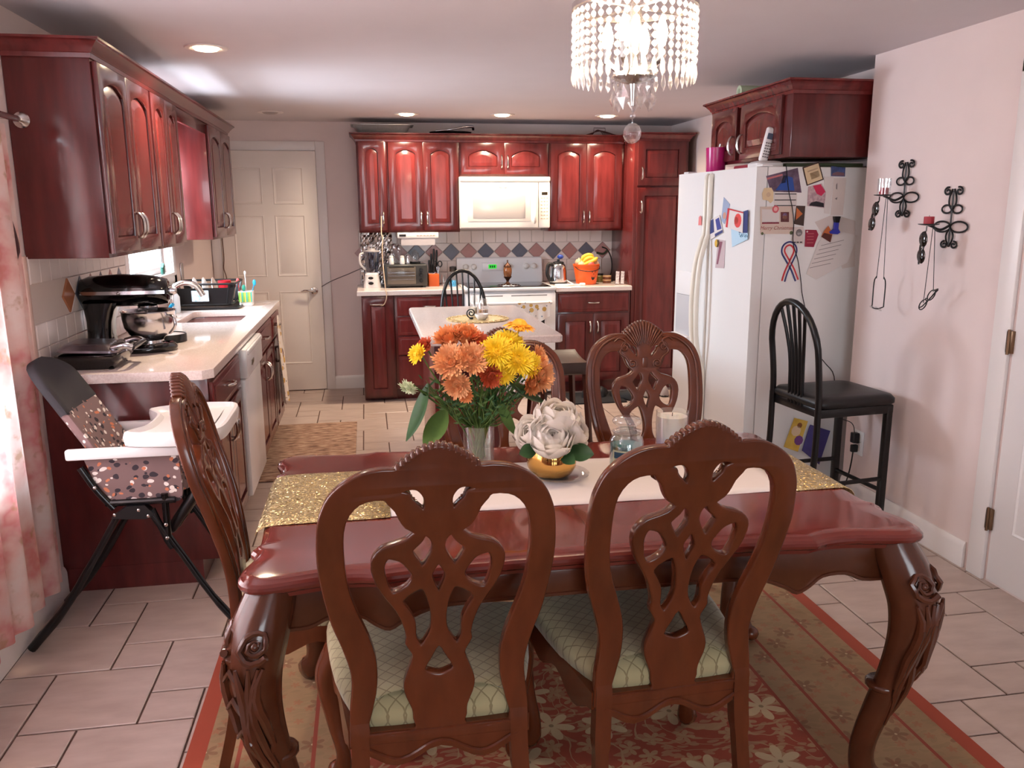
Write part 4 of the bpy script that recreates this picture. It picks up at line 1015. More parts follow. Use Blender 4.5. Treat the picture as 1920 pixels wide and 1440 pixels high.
for i in range(7):
    z -= .0098; m.lathe([(0.0003, .0088), (.0055, .005), (.0084, 0), (.0055, -.005), (.0003, -.0088)], 8, c=(0, 0, z), sx=.62)
    z -= .0098
zl = z
m.lathe([(.0003, 0), (.004, -.006), (.0075, -.024), (.0072, -.030), (.0003, -.046)], 6, c=(0, 0, zl), sx=.7)
me = m.mesh('crystal_strand', CRY, 20)
NS = 44
for k in range(NS):
    a = 2*PI*k/NS; inst(me, 'crystal_strand', t, (RD*math.cos(a), RD*math.sin(a), -ZC), (0, 0, a))
BUL = mat('candle_bulb_lit', (255, 240, 220), .4, emit=(255, 222, 180), estr=60)
for k in range(4):
    a = PI/2*k+.9; x, y = CX+.075*math.cos(a), CY+.075*math.sin(a)
    b = MB().lathe([(.0001, 2.022), (.006, 2.01), (.013, 1.99), (.016, 1.975), (.012, 1.955), (.009, 1.95)][::-1], 12, c=(x, y, 0)).build('bulb', BUL, t)
    MB().tube([(x, y, 1.95), (x, y, 1.915), ((x+CX)/2, (y+CY)/2, 1.885), (CX, CY, 1.875)], [.010, .010, .005, .005], 9).build('bulb_arm', CHROME, t)
    lamp('chandelier_lamp', 'POINT', (x, y, 1.985), 24, (1.0, .76, .52), shadow_soft_size=.02)
kite = MB()
P0 = [(0, 0, 0), (.019, 0, -.036), (.012, .010, -.036), (0, 0, -.066), (-.012, .010, -.036), (-.019, 0, -.036), (-.012, -.010, -.036), (.012, -.010, -.036)]
kite.add(P0, [(0, 1, 2), (0, 2, 4), (0, 4, 5), (0, 5, 6), (0, 6, 7), (0, 7, 1), (3, 2, 1), (3, 4, 2), (3, 5, 4), (3, 6, 5), (3, 7, 6), (3, 1, 7)]); kite.sph((0, 0, .008), .006, 8)
km_ = kite.mesh('kite_pendant', CRY2, 0)
for k in range(7):
    a = 2*PI*k/7+.3; inst(km_, 'kite_pendant', t, (.052*math.cos(a), .052*math.sin(a), 1.852-ZC), (0, 0, a+PI/2))
m = MB().sph((CX, CY, 1.775), .008, 10); m.sph((CX, CY, 1.79), .006, 8); m.tube([(CX, CY, 1.80), (CX, CY, 1.755)], .0015, 6)
m.build('ball_link', CRY2, t)
MB().sph((CX, CY, 1.730), .0245, 14, (1, 1, 1.12)).build('crystal_ball', CRY2, t, 0)
# ---------------------------------------------------------------- things on the dining table
RUNW = mat('white_runner_cloth', (222, 212, 206), .9, bump=.1, bscale=140)
n = NT('gold_sequins', .3); o = n.obj(); vo = n.n('TexVoronoi', {0: o, 2: 260.0}, feature='F1')
sp = n.n('SeparateXYZ', {0: vo.outputs['Color']})
n.color(n.ramp(sp.outputs[0], [(0, lin((150, 124, 76))), (.5, lin((200, 178, 122))), (1, lin((250, 236, 198)))])); n.b.inputs['Metallic'].default_value = .85
nm = n.n('VectorMath', {0: n.n('VectorMath', {0: vo.outputs['Color'], 1: (.5, .5, .5)}, operation='SUBTRACT'), 1: (1.7, 1.7, .5)}, operation='MULTIPLY'); ge = n.n('NewGeometry')
ad = n.n('VectorMath', {0: n.n('VectorMath', {0: ge.outputs['Normal'], 1: nm}, operation='ADD')}, operation='NORMALIZE'); n.t.links.new(ad.outputs[0], n.b.inputs['Normal'])
SEQ = n.m
def runner(name, mt, pts0, pts1, drop0=False, drop1=False):
    """strip between x0..x1 following the table, optionally hanging over an end"""
t = thing('table_runner', 'white table runner with gold sequin ends laid along the dining table', 'table runner', (.51, 2.215, TZ))
def strip(name, mt, xs, y0, y1, zz):
    m = MB()
    R = []
    for (x, z) in zip(xs, zz): R.append([(x, y0, z), (x, y1, z)])
    top = R; m.grid(lambda u, v_: (0, 0, 0), 1, 1) if False else None
    vs = []; fs = []
    for i, (x, z) in enumerate(zip(xs, zz)):
        for j in range(9):
            y = y0+(y1-y0)*j/8; vs.append((x, y, z+.0022+.0007*math.sin(x*31+j*1.7)))
    for i in range(len(xs)-1):
        for j in range(8): fs.append((i*9+j, i*9+j+1, (i+1)*9+j+1, (i+1)*9+j))
    m.add(vs, fs); o = m.build(name, mt, t, 60)
    md_ = o.modifiers.new('s', 'SOLIDIFY'); md_.thickness = .0016; return o
xs = [.03+.036*i for i in range(32)]; strip('centre_cloth', RUNW, xs, 2.020, 2.412, [TZ]*len(xs))
xs = [-.30, -.29, -.275, -.25, -.2, -.12, -.04, .035]; strip('sequin_end', SEQ, xs, 2.012, 2.418, [TZ-.022, TZ-.010, TZ-.002, TZ+.001, TZ+.0013, TZ+.0013, TZ+.0013, TZ+.0013])
xs = [1.143, 1.2, 1.26, 1.285, 1.30, 1.312, 1.322, 1.330, 1.336]; strip('sequin_end', SEQ, xs, 2.012, 2.418, [TZ+.0013, TZ+.0013, TZ+.001, TZ, TZ-.002, TZ-.008, TZ-.022, TZ-.06, TZ-.10])
TT = TZ+.0045
# glass vase
VX, VY = .318, 2.435
t = thing('glass_vase', 'clear straight glass vase holding the orange and yellow bouquet', 'vase', (VX, VY, TZ))
MB().lathe([(.0001, TZ+.001), (.043, TZ+.001), (.047, TZ+.006), (.048, TZ+.115), (.049, TZ+.125), (.0465, TZ+.125), (.0455, TZ+.115), (.0445, TZ+.014), (.0001, TZ+.013)], 32, c=(VX, VY, 0)).build('glass_wall', GLASS, t, 60)
MB().lathe([(.0001, TZ+.015), (.0435, TZ+.015), (.0440, TZ+.07), (.0001, TZ+.07)], 28, c=(VX, VY, 0)).build('water', thin_glass('vase_water', (.93, .97, .92), .03), t, 60)
GST = mat('flower_stem', (76, 104, 44), .5, var=.25, scale=30); GLF = mat('bouquet_leaf', (44, 84, 40), .45, var=.3, scale=18); GLF2 = mat('bouquet_leaf_light', (92, 124, 58), .5, var=.25, scale=18)
def mum(R, layers, petals, lw, curl, squash, seed):
    """chrysanthemum head: layered narrow petals pointing +z"""
    rnd = random.Random(seed); m = MB()
    for L in range(layers):
        f = L/(layers-1) if layers > 1 else 1; tilt = .12+f*1.42; nP = int(petals*(.45+.55*f)); rl = R*(.42+.58*f)
        for k in range(nP):
            a = 2*PI*(k+rnd.random()*.5)/nP + L*.37; tl_ = tilt+rnd.uniform(-.12, .12); ln = rl*rnd.uniform(.88, 1.06); w = lw*rnd.uniform(.8, 1.1)
            ca, sa = math.cos(a), math.sin(a); pts = []
            for i in range(4):
                s = i/3; th = tl_*(.55+.45*s) - curl*s*s; rr = ln*s; pts.append((math.sin(th)*rr, math.cos(th)*rr*squash))
            ws = (w*.5, w, w*1.05, w*.35); vs = []
            for (r_, z_), wd in zip(pts, ws):
                lift = .25*wd
                vs += [(ca*r_-sa*wd, sa*r_+ca*wd, z_+lift), (ca*r_, sa*r_, z_), (ca*r_+sa*wd, sa*r_-ca*wd, z_+lift)]
            fs = []
            for i in range(3):
                for j in range(2): fs.append((i*3+j, i*3+j+1, (i+1)*3+j+1, (i+1)*3+j))
            m.add(vs, fs)
    return m
def petal_mat(nm_, a, b): return mat(nm_, a, .6, var=.3, scale=40, rgb2=b)
ORA = petal_mat('orange_petals', (216, 122, 62), (238, 160, 100)); ORB = petal_mat('peach_petals', (228, 148, 92), (244, 186, 132)); RUS = petal_mat('rust_petals', (190, 72, 40), (214, 100, 56)); YEL = petal_mat('yellow_petals', (240, 190, 18), (252, 222, 50)); SUN = petal_mat('sunflower_petals', (236, 150, 24), (250, 180, 50)); WHT = petal_mat('green_white_petals', (196, 206, 160), (222, 226, 190))
heads = {}
def head_mesh(kind):
    if kind in heads: return heads[kind]
    spec = {'orange': (ORB, .042, 10, 34, .0036, .45, .9), 'orange_b': (ORA, .036, 9, 32, .0034, .5, .9), 'rust': (RUS, .030, 8, 28, .0032, .5, .95), 'yellow': (YEL, .040, 11, 38, .0024, .2, 1.0), 'yellow_b': (YEL, .033, 10, 34, .0022, .2, 1.0), 'sun': (SUN, .034, 4, 30, .0042, -.25, .45), 'white': (WHT, .022, 7, 22, .0022, .1, 1.0), 'small': (ORA, .018, 6, 18, .0026, .4, .9), 'ysmall': (YEL, .024, 6, 20, .0032, .4, .8)}
    mt_, R, L, P, lw, cu_, sq = spec[kind]; heads[kind] = mum(R, L, P, lw, cu_, sq, len(heads)*7+3).sph((0, 0, R*.08), R*.5, 10, (1, 1, .8)).mesh('bloom', mt_, 0, fix=False); return heads[kind]
random.seed(11)
def flower(label, kind, px, pz, py, dirv, sc=1.0, sepal=True, grp=None):
    """one cut flower: head position, facing direction, stem down into the vase"""
    base_ = V((VX+random.uniform(-.022, .022), VY+random.uniform(-.022, .022), TZ+.02)); hd = V((px, py, pz)); d = V(dirv).normalized()
    t = thing('cut_flower', label, 'flower', base_, 0, grp)
    rot = d.to_track_quat('Z', 'Y').to_euler()
    o = inst(head_mesh(kind), 'bloom', t, hd-base_, rot, (sc*1.42,)*3)
    lip = V((VX+(px-VX)*.17, VY+(py-VY)*.17, TZ+.125))
    MB().tube(cr([base_, lip, lip.lerp(hd, .5)+V(((px-VX)*.04, 0, .01)), hd-d*.012], 5), [.0026]*16, 6).build('stem', GST, t, 60)
    if sepal: MB().lathe([(.0026, -.014), (.009, -.006), (.012, .0), (.006, .003)], 8, c=hd, M=rot.to_matrix().to_4x4()).build('sepals', GLF2, t)
    return t
GF = 'flowers of the bouquet'
yv = 2.42
F = [('large peach chrysanthemum at the front left of the bouquet', 'orange', .235, 1.092, 2.375, (-.35, -.8, .55), 1.12), ('peach chrysanthemum beside the rust flowers, front of the bouquet', 'orange', .287, 1.100, 2.365, (.1, -.85, .5), 1.05),
     ('orange chrysanthemum at the top left of the bouquet', 'orange_b', .235, 1.150, 2.43, (-.3, -.5, .8), 1.1), ('orange chrysanthemum at the top middle of the bouquet', 'orange_b', .282, 1.158, 2.43, (.1, -.4, .9), 1.05),
     ('peach chrysanthemum low on the left, under the large one', 'orange', .250, 1.035, 2.365, (-.3, -.9, -.1), .85), ('small orange flower hanging low over the stems', 'small', .272, .998, 2.36, (0, -1, -.1), 1.0),
     ('rust red chrysanthemum between the orange and yellow flowers', 'rust', .325, 1.085, 2.37, (.1, -.9, .2), 1.1), ('rust chrysanthemum at the centre top of the bouquet', 'rust', .318, 1.135, 2.41, (.1, -.6, .7), 1.1), ('dark rust chrysanthemum below the yellow flowers', 'rust', .345, 1.058, 2.36, (.1, -.9, -.1), 1.05),
     ('large yellow chrysanthemum left of the yellow cluster', 'yellow', .367, 1.118, 2.37, (-.1, -.8, .6), 1.05), ('yellow chrysanthemum at the top of the yellow cluster', 'yellow', .405, 1.135, 2.41, (.1, -.6, .8), .98), ('yellow chrysanthemum in the middle of the yellow cluster', 'yellow', .425, 1.095, 2.36, (.15, -.85, .5), 1.0), ('yellow chrysanthemum at the right of the yellow cluster', 'yellow_b', .463, 1.078, 2.37, (.4, -.8, .3), 1.0), ('half open yellow chrysanthemum under the yellow cluster', 'yellow_b', .385, 1.062, 2.36, (.0, -.95, -.1), .85),
     ('golden sunflower seen from the side, standing highest on the right', 'sun', .447, 1.187, 2.44, (.15, -.1, 1), 1.05),
     ('orange chrysanthemum at the far right of the bouquet', 'orange', .492, 1.045, 2.38, (.6, -.75, .1), .95), ('peach chrysanthemum at the right edge behind the yellow ones', 'orange', .497, 1.085, 2.44, (.8, -.4, .4), .85), ('peach chrysanthemum drooping at the lower right of the bouquet', 'orange_b', .468, 1.028, 2.37, (.4, -.9, -.2), .85),
     ('yellow and rust small flower at the far left of the bouquet', 'ysmall', .140, 1.118, 2.40, (-.7, -.6, .4), 1.05), ('small rust flower above the yellow one at far left', 'rust', .163, 1.135, 2.42, (-.5, -.5, .7), .8),
     ('greenish white drooping flower cluster on the left of the bouquet', 'white', .108, 1.028, 2.39, (-.4, -.6, -.6), 1.05), ('lime green bud at the top between the yellow flowers', 'white', .392, 1.163, 2.44, (.1, -.3, 1), .7)]
for lb, kd, x, z, y, d, sc_ in F: flower(lb, kd, x, z, y, d, sc_, grp=GF)
# sunflower calyx
def leaf_mesh(L, W_, bendv, nm='leaf', mt_=GLF, fold=.25, n_=8):
    def f(u, v_):
        x = (u-.5)*2; w = W_*math.sin(PI*min(1, v_*.97+.02))**.75*(1-.25*v_); return (x*w, -abs(x)*w*fold*-1, v_*L) if False else (x*w, bendv*v_*v_*L+abs(x)*w*fold, L*v_*(1-.25*abs(bendv)*v_))
    return MB().grid(f, 4, n_).mesh(nm, mt_, 80, fix=False)
def big_leaf(label, a, b, W_, roll, mt_, bendv=.3):
    A, B = V(a), V(b); d = B-A; t = thing('bouquet_leaf', label, 'leaf', A, 0, 'large leaves of the bouquet')
    q = d.to_track_quat('Z', 'Y') @ Matrix.Rotation(roll, 4, 'Z').to_quaternion()
    inst(leaf_mesh(d.length, W_, bendv, mt_=mt_), 'blade', t, (0, 0, 0), q.to_euler())
    lip = V((VX+(a[0]-VX)*.35, VY+(a[1]-VY)*.35, TZ+.125)); MB().tube(cr([(VX+(a[0]-VX)*.1, VY, TZ+.03), lip, A], 4), .0022, 6).build('stem', GST, t, 60)
big_leaf('big dark green leaf drooping at the far left of the bouquet', (.165, 2.40, 1.03), (.145, 2.385, .845), .050, .3, GLF)
big_leaf('broad lighter green leaf hanging beside the dark one on the left', (.215, 2.39, .955), (.168, 2.37, .825), .044, -.4, GLF2)
big_leaf('dark green leaf on the right of the bouquet under the peach flowers', (.40, 2.37, 1.03), (.487, 2.36, .935), .048, .2, GLF)
big_leaf('green leaf over the vase rim on the right of the bouquet', (.375, 2.39, .97), (.405, 2.37, .855), .022, .5, GLF2)
big_leaf('dark leaf among the stems in the middle of the bouquet', (.36, 2.40, .93), (.39, 2.38, 1.045), .026, .8, GLF)
# fine greenery
g = MB(); rnd = random.Random(5)
for i in range(150):
    a = rnd.uniform(-1, 1); z0 = rnd.uniform(.90, 1.0); x = VX+a*.125*(z0-.80)/.18; y = VY-.02+rnd.uniform(-.05, .05); tx = x+a*.05+rnd.uniform(-.03, .03); L = rnd.uniform(.04, .085)
    p0 = V((VX+a*.03, y*.3+VY*.7, .89)); p1 = V((x, y, z0)); p2 = V((tx, y-rnd.uniform(-.01, .03), z0+L))
    if i % 2: g.tube(cr([p0, p1, p2], 3), [.0014]*7, 4, mi=0)
    for s in (-1, 1):
        q = p1.lerp(p2, rnd.random()); e = q+V((s*rnd.uniform(.012, .03), rnd.uniform(-.02, .01), rnd.uniform(.0, .03))); w = V((0, 0, .004)); mid = q.lerp(e, .5)
        g.add([q, mid+w, e, mid-w], [(0, 1, 2, 3)], mi=rnd.choice((0, 1, 1)))
go = g.build('filler_greenery', [GST, GLF], None, 0, fix=False); go['kind'] = 'stuff'; tag(go, 'fine green filler foliage and thin stems filling the bouquet', 'foliage')
# gold pot with white peonies on a glass dish
GX, GY = .508, 2.262
t = thing('glass_coaster', 'round clear glass dish under the gold flower pot', 'coaster', (GX+.02, GY, TT)); MB().lathe([(.0001, TT), (.06, TT), (.088, TT+.006), (.092, TT+.008), (.090, TT+.0095), (.06, TT+.004), (.0001, TT+.0035)], 36, c=(GX+.02, GY, 0)).build('dish', GLASS, t, 60)
GOLD = mat('mirror_gold', (208, 162, 92), .10, 1.0, var=.15, scale=6)
zb = TT+.004
t = thing('gold_pot', 'shiny gold round flower pot with white peonies on the table runner', 'flower pot', (GX, GY, zb))
MB().lathe([(.0001, zb), (.045, zb), (.060, zb+.008), (.071, zb+.028), (.073, zb+.05), (.070, zb+.072), (.066, zb+.092), (.064, zb+.098), (.0625, zb+.098), (.064, zb+.09), (.068, zb+.06), (.0001, zb+.055)], 40, c=(GX, GY, 0)).build('pot_body', GOLD, t, 60)
n = NT('white_peony_petals', .6); n.b.inputs['Base Color'].default_value = (*lin((246, 240, 232)), 1); _t = n.n('BsdfTranslucent', {0: (*lin((246, 238, 228)), 1)}); _x = n.n('MixShader', {0: .45, 1: n.b, 2: _t}); n.t.links.new(_x.outputs[0], n.t.nodes['Material Output'].inputs[0]); PEO = n.m
def peony(R, seed):
    rnd = random.Random(seed); m = MB()
    for L in range(7):
        f = L/6; nP = 3+int(L*.7); r0 = R*(.22+.78*f); top = .18+.95*f**1.3; da = .62+.30*(1-f)
        for k in range(nP):
            a = 2*PI*(k+rnd.random()*.35)/nP+L*1.1; ph = rnd.uniform(0, 6); tp = top*rnd.uniform(.85, 1.15); fl = rnd.uniform(.0, .14)*f+.04
            def f_(u, v_):
                x = (u-.5)*2; po = 2.3+(tp-2.3)*v_ + .30*x*x*v_*v_; wid = math.sin(PI*(.10+.62*v_))
                r_ = r0*(1+fl*v_**3+.03*math.sin(ph+x*4)*v_); az = a+x*da*wid/max(.35, math.sin(min(2.2, max(.5, po))))
                return (r_*math.sin(po)*math.cos(az), r_*math.sin(po)*math.sin(az), r_*math.cos(po)*.95+R*.25)
            m.grid(f_, 6, 6)
    return m.mesh('bloom', PEO, 80, fix=False)
PM = [peony(.062, 3), peony(.055, 8), peony(.05, 21)]
for lb, x, y, z, d, k, sc_ in (('full white peony facing the camera, front of the gold pot', .497, 2.215, zb+.125, (-.05, -.75, .6), 0, 1.0), ('white peony at the top of the gold pot', .525, 2.262, zb+.168, (.1, -.35, .95), 1, 1.15), ('white peony opening to the left over the gold pot', .445, 2.25, zb+.130, (-.8, -.4, .5), 2, .95), ('loose white peony leaning right over the gold pot', .573, 2.245, zb+.135, (.85, -.5, .45), 2, 1.0)):
    t = thing('white_peony', lb, 'flower', (GX, GY, zb+.06), 0, 'white peonies'); d = V(d).normalized(); c_ = V((x, y, z))-d*.012
    inst(PM[k], 'bloom', t, c_-V((GX, GY, zb+.06)), d.to_track_quat('Z', 'Y').to_euler(), (sc_*1.02,)*3)
    MB().tube([(GX, GY, zb+.06), ((GX+c_.x)/2, (GY+c_.y)/2, zb+.09), c_], .003, 6).build('stem', GST, t)
PL = mat('peony_leaf', (46, 82, 44), .4, var=.2, scale=20)
for lb, a, b, W_, rl in (('dark green leaf on the right of the gold pot', (.545, 2.21, zb+.085), (.612, 2.17, zb+.080), .030, 1.2), ('dark green leaf at the left of the gold pot', (.455, 2.22, zb+.095), (.392, 2.19, zb+.085), .024, -1.1), ('dark green leaf low on the right, touching the gold pot', (.525, 2.205, zb+.08), (.556, 2.165, zb+.055), .022, .9)):
    A, B = V(a), V(b); d = B-A; t = thing('peony_leaf', lb, 'leaf', A, 0, 'peony leaves'); inst(leaf_mesh(d.length*1.1, W_, .25, mt_=PL), 'blade', t, (0, 0, 0), (d.to_track_quat('Z', 'Y') @ Matrix.Rotation(rl, 4, 'Z').to_quaternion()).to_euler())
    MB().tube([(GX, GY, zb+.06), A], .0025, 6).build('stem', GST, t)
# teal jar candle
JX, JY = .742, 2.285; zb = TT
t = thing('jar_candle', 'teal wax candle in a glass jar with bubble lid on the runner', 'candle', (JX, JY, zb))
MB().lathe([(.0001, zb), (.046, zb), (.051, zb+.006), (.051, zb+.085), (.047, zb+.098), (.040, zb+.104), (.0405, zb+.110), (.038, zb+.110), (.0375, zb+.104), (.044, zb+.096), (.0485, zb+.085), (.0485, zb+.010), (.0001, zb+.008)], 32, c=(JX, JY, 0)).build('glass_jar', thin_glass('jar_glass', (.96, .98, .98), .16), t, 60)
MB().lathe([(.0001, zb+.009), (.0478, zb+.011), (.0478, zb+.076), (.0001, zb+.075)], 32, c=(JX, JY, 0)).build('wax', mat('teal_wax', (72, 142, 146), .5), t, 50)
MB().lathe([(.0001, zb+.108), (.036, zb+.108), (.036, zb+.113), (.043, zb+.115), (.044, zb+.118), (.030, zb+.120), (.024, zb+.126), (.030, zb+.134), (.042, zb+.142), (.044, zb+.150), (.038, zb+.157), (.02, zb+.160), (.0001, zb+.160)], 32, c=(JX, JY, 0)).build('glass_lid', MATS['jar_glass'], t, 60)
a0 = math.atan2(-JY, -JX)-.35; m = MB()
m.grid(lambda u, v_: (JX+.0516*math.cos(a0+(u-.5)*1.0), JY+.0516*math.sin(a0+(u-.5)*1.0), zb+.018+.05*v_), 10, 2); m.build('paper_label', mat('jar_label', (196, 204, 176), .6), t, 60, fix=False)
m = MB(); m.grid(lambda u, v_: (JX+.0519*math.cos(a0+(u-.5)*.8), JY+.0519*math.sin(a0+(u-.5)*.8), zb+.044+.019*v_), 10, 2); m.build('label_band', mat('jar_label_band', (40, 74, 100), .6), t, 60, fix=False)
# pale candle in a glass tumbler
KX, KY = .955, 2.475
t = thing('pillar_candle', 'cream candle in a frosted glass cylinder behind the right dining chair', 'candle', (KX, KY, TZ))
MB().lathe([(.0001, TZ+.001), (.048, TZ+.001), (.051, TZ+.006), (.052, TZ+.128), (.050, TZ+.128), (.0490, TZ+.008), (.0001, TZ+.006)], 32, c=(KX, KY, 0)).build('glass_cup', GLASS, t, 60)
n = NT('frosted_cream_wax', .45); o = n.obj(); s3 = n.n('SeparateXYZ', {0: o}); n.color(n.ramp(n.math('MULTIPLY', s3.outputs[2], 8.0), [(.1, lin((150, 160, 196))), (.45, lin((208, 206, 206))), (.8, lin((218, 212, 200)))])); n.b.inputs['Subsurface Weight'].default_value = .2
MB().lathe([(.0001, TZ+.008), (.0480, TZ+.008), (.0485, TZ+.112), (.040, TZ+.114), (.0001, TZ+.110)], 32, c=(KX, KY, 0)).build('wax', n.m, t, 60)
MB().tube([(KX, KY, TZ+.108), (KX+.001, KY, TZ+.122)], .0012, 6).build('wick', BLACKP, t)
# ---------------------------------------------------------------- things on the left countertop
ZK = .9142
t = thing('panini_press', 'black electric grill press with silver lid at the near end of the left counter', 'grill press', (-1.11, 3.60, ZK))
MB().loft([[(x, y, ZK+z) for x, y in rrect(-1.235+e, 3.47+e, -.985-e, 3.74-e, .03)] for e, z in ((.035, .0), (.02, .02), (.0, .055), (.0, .062), (.015, .066))]).build('base', BLACKG, t, 40)
MB().loft([[(x, y, ZK+z+.04*(-.985-x)) for x, y in rrect(-1.225+e, 3.48+e, -1.0-e, 3.73-e, .03)] for e, z in ((.0, .066), (.0, .075), (.02, .092), (.05, .096))]).build('lid', mat('brushed_lid', (150, 140, 148), .25, .9), t, 40)
for y in (3.505, 3.70): MB().tube(cr([(-1.02, y, ZK+.085), (-.975, y, ZK+.095), (-.945, y+.01*(1 if y < 3.6 else -1), ZK+.085)], 4), .013, 9).build('handle_arm', STEEL, t, 60)
MB().tube([(-.945, 3.512, ZK+.085), (-.945, 3.693, ZK+.085)], .012, 9).build('handle_grip', BLACKG, t, 60)
for x in (-1.19, -1.03):
    for y in (3.51, 3.70): MB().lathe([(.0001, 0), (.012, 0), (.012, .004)], 10, c=(x, y, ZK-.0005)).build('foot', BLACKP, t)
# stand mixer
MY = 3.975
t = thing('stand_mixer', 'glossy black stand mixer with steel bowl on the left counter', 'stand mixer', (-1.07, MY, ZK))
out_ = cr([(-1.245, MY-.075), (-1.24, MY-.10), (-1.05, MY-.105), (-.945, MY-.09), (-.885, MY-.045), (-.872, MY), (-.885, MY+.045), (-.945, MY+.09), (-1.05, MY+.105), (-1.24, MY+.10), (-1.245, MY+.075)], 3, True)
MB().loft([[(x*1.0, y, ZK+z) for x, y in [(MB and p.x+(e if p.x < -1.07 else -e), p.y+(e if p.y < MY else -e)) for p in out_]] for e, z in ((.004, 0), (0, .008), (.0, .022), (.012, .034), (.03, .038))]).build('base_foot', BLACKG, t, 50)
rr_ = []
for z, x0, x1, hw in ((.03, -1.245, -1.135, .075), (.08, -1.24, -1.14, .068), (.14, -1.24, -1.135, .066), (.19, -1.245, -1.12, .068), (.225, -1.25, -1.10, .07)):
    rr_.append([(x, y, ZK+z) for x, y in rrect(x0, MY-hw, x1, MY+hw, .035)])
MB().loft(rr_).build('column', BLACKG, t, 50)
hd = []
for x, r_, zc in ((-1.262, .030, .275), (-1.255, .055, .272), (-1.22, .069, .272), (-1.10, .073, .276), (-1.0, .070, .276), (-.93, .064, .272), (-.895, .056, .27), (-.885, .040, .27)):
    hd.append([(x, MY+r_*math.cos(a)*.98, ZK+zc+r_*math.sin(a)*1.0) for a in [2*PI*k/24 for k in range(24)]])
MB().loft(hd).build('motor_head', BLACKG, t, 50)
band = [[(x, MY+r_*1.012*math.cos(a)*.98, ZK+.262+r_*1.012*math.sin(a)) for a in (PI-.13, PI+.02, 0)] for x, r_ in ()]
for s in (-1, 1):
    MB().loft([[(x, MY+s*(r_*.985+.0012), ZK+z) for z in (.262, .277)] for x, r_ in ((-1.25, .055), (-1.22, .0695), (-1.10, .0735), (-1.0, .0705), (-.93, .0645), (-.895, .0565))], closed=False, cap0=False, cap1=False).build('trim_band', STEEL, t, 60, fix=False)
MB().sph((-1.085, MY-.074, ZK+.268), .008, 10).build('speed_knob', STEEL, t)
MB().lathe([(.0001, 0), (.020, 0), (.022, .01), (.014, .03), (.0001, .032)], 16, c=(-.886, MY, ZK+.27), M=Matrix.Rotation(PI/2, 4, 'Y')).build('hub_cover', STEEL, t)
MB().lathe([(.040, .185), (.043, .19), (.043, .205), (.038, .21)], 24, c=(-.985, MY, ZK)).build('planetary_ring', STEEL, t); MB().tube([(-.985, MY, ZK+.19), (-.985, MY, ZK+.10)], .012, 10).build('beater_shaft', STEEL, t)
MB().lathe([(.0001, .048), (.055, .048), (.058, .052), (.062, .06), (.09, .078), (.108, .11), (.114, .15), (.115, .178), (.119, .181), (.117, .184), (.112, .178), (.110, .15), (.10, .10), (.0001, .07)], 36, c=(-.985, MY, ZK)).build('mixing_bowl', STEEL, t, 60)
MB().lathe([(.052, .036), (.057, .038), (.057, .05), (.052, .052)], 28, c=(-.985, MY, ZK)).build('bowl_foot', STEEL, t)
MB().tube(cr([(-.895, MY-.06, ZK+.165), (-.862, MY-.085, ZK+.16), (-.855, MY-.09, ZK+.12), (-.885, MY-.065, ZK+.085)], 5), .007, 8).build('bowl_handle', STEEL, t, 60)
t = thing('round_tin', 'low black round tin behind the stand mixer bowl', 'tin', (-.965, 4.235, ZK)); MB().lathe([(.0001, 0), (.078, 0), (.082, .003), (.082, .036), (.080, .040), (.076, .040), (.074, .034), (.0001, .033)], 32, c=(-.965, 4.235, ZK)).build('tin_body', BLACKP, t, 40)
MB().lathe([(.0001, .034), (.073, .034), (.073, .036), (.0001, .037)], 30, c=(-.965, 4.235, ZK)).build('tin_lid', mat('grey_lid', (176, 170, 172), .3), t)
# faucet
t = thing('kitchen_faucet', 'chrome arched kitchen faucet over the sink', 'faucet', (-1.17, 5.24, ZK))
MB().lathe([(.0001, 0), (.030, 0), (.031, .006), (.022, .014), (.020, .05), (.023, .055), (.0001, .06)], 20, c=(-1.17, 5.24, ZK)).build('base', CHROME, t, 60)
MB().tube(cr([(-1.17, 5.24, ZK+.05), (-1.165, 5.24, ZK+.13), (-1.135, 5.245, ZK+.185), (-1.08, 5.255, ZK+.205), (-1.02, 5.27, ZK+.185), (-.985, 5.28, ZK+.125)], 5), [.019]*8+[.016]*10+[.018]*8, 12).build('spout', CHROME, t, 60)
MB().tube([(-1.165, 5.225, ZK+.07), (-1.15, 5.17, ZK+.115)], [.010, .007], 9).build('lever', CHROME, t, 60)
t = thing('blue_cup', 'bright blue plastic scrubber cup beside the faucet', 'cup', (-1.135, 5.06, ZK)); MB().lathe([(.0001, 0), (.024, 0), (.032, .05), (.036, .072), (.033, .072), (.029, .05), (.0001, .01)], 20, c=(-1.135, 5.06, ZK)).build('cup_body', mat('aqua_blue', (40, 150, 190), .35), t, 60)
MB().tube(cr([(-1.135, 5.06, ZK+.02), (-1.13, 5.055, ZK+.08), (-1.11, 5.04, ZK+.10)], 4), .010, 8).build('sponge_handle', mat('aqua_blue', (40, 150, 190), .35), t)
t = thing('soap_bottle', 'clear soap dispenser with white pump beside the window', 'bottle', (-1.20, 5.50, ZK)); MB().lathe([(.0001, 0), (.030, 0), (.032, .01), (.032, .10), (.016, .125), (.014, .135), (.0001, .135)], 20, c=(-1.20, 5.5, ZK)).build('bottle_body', mat('pale_soap', (206, 214, 222), .2), t, 60); MB().tube(cr([(-1.20, 5.5, ZK+.13), (-1.20, 5.5, ZK+.175), (-1.17, 5.5, ZK+.178)], 4), .006, 8).build('pump', WHITEP, t)
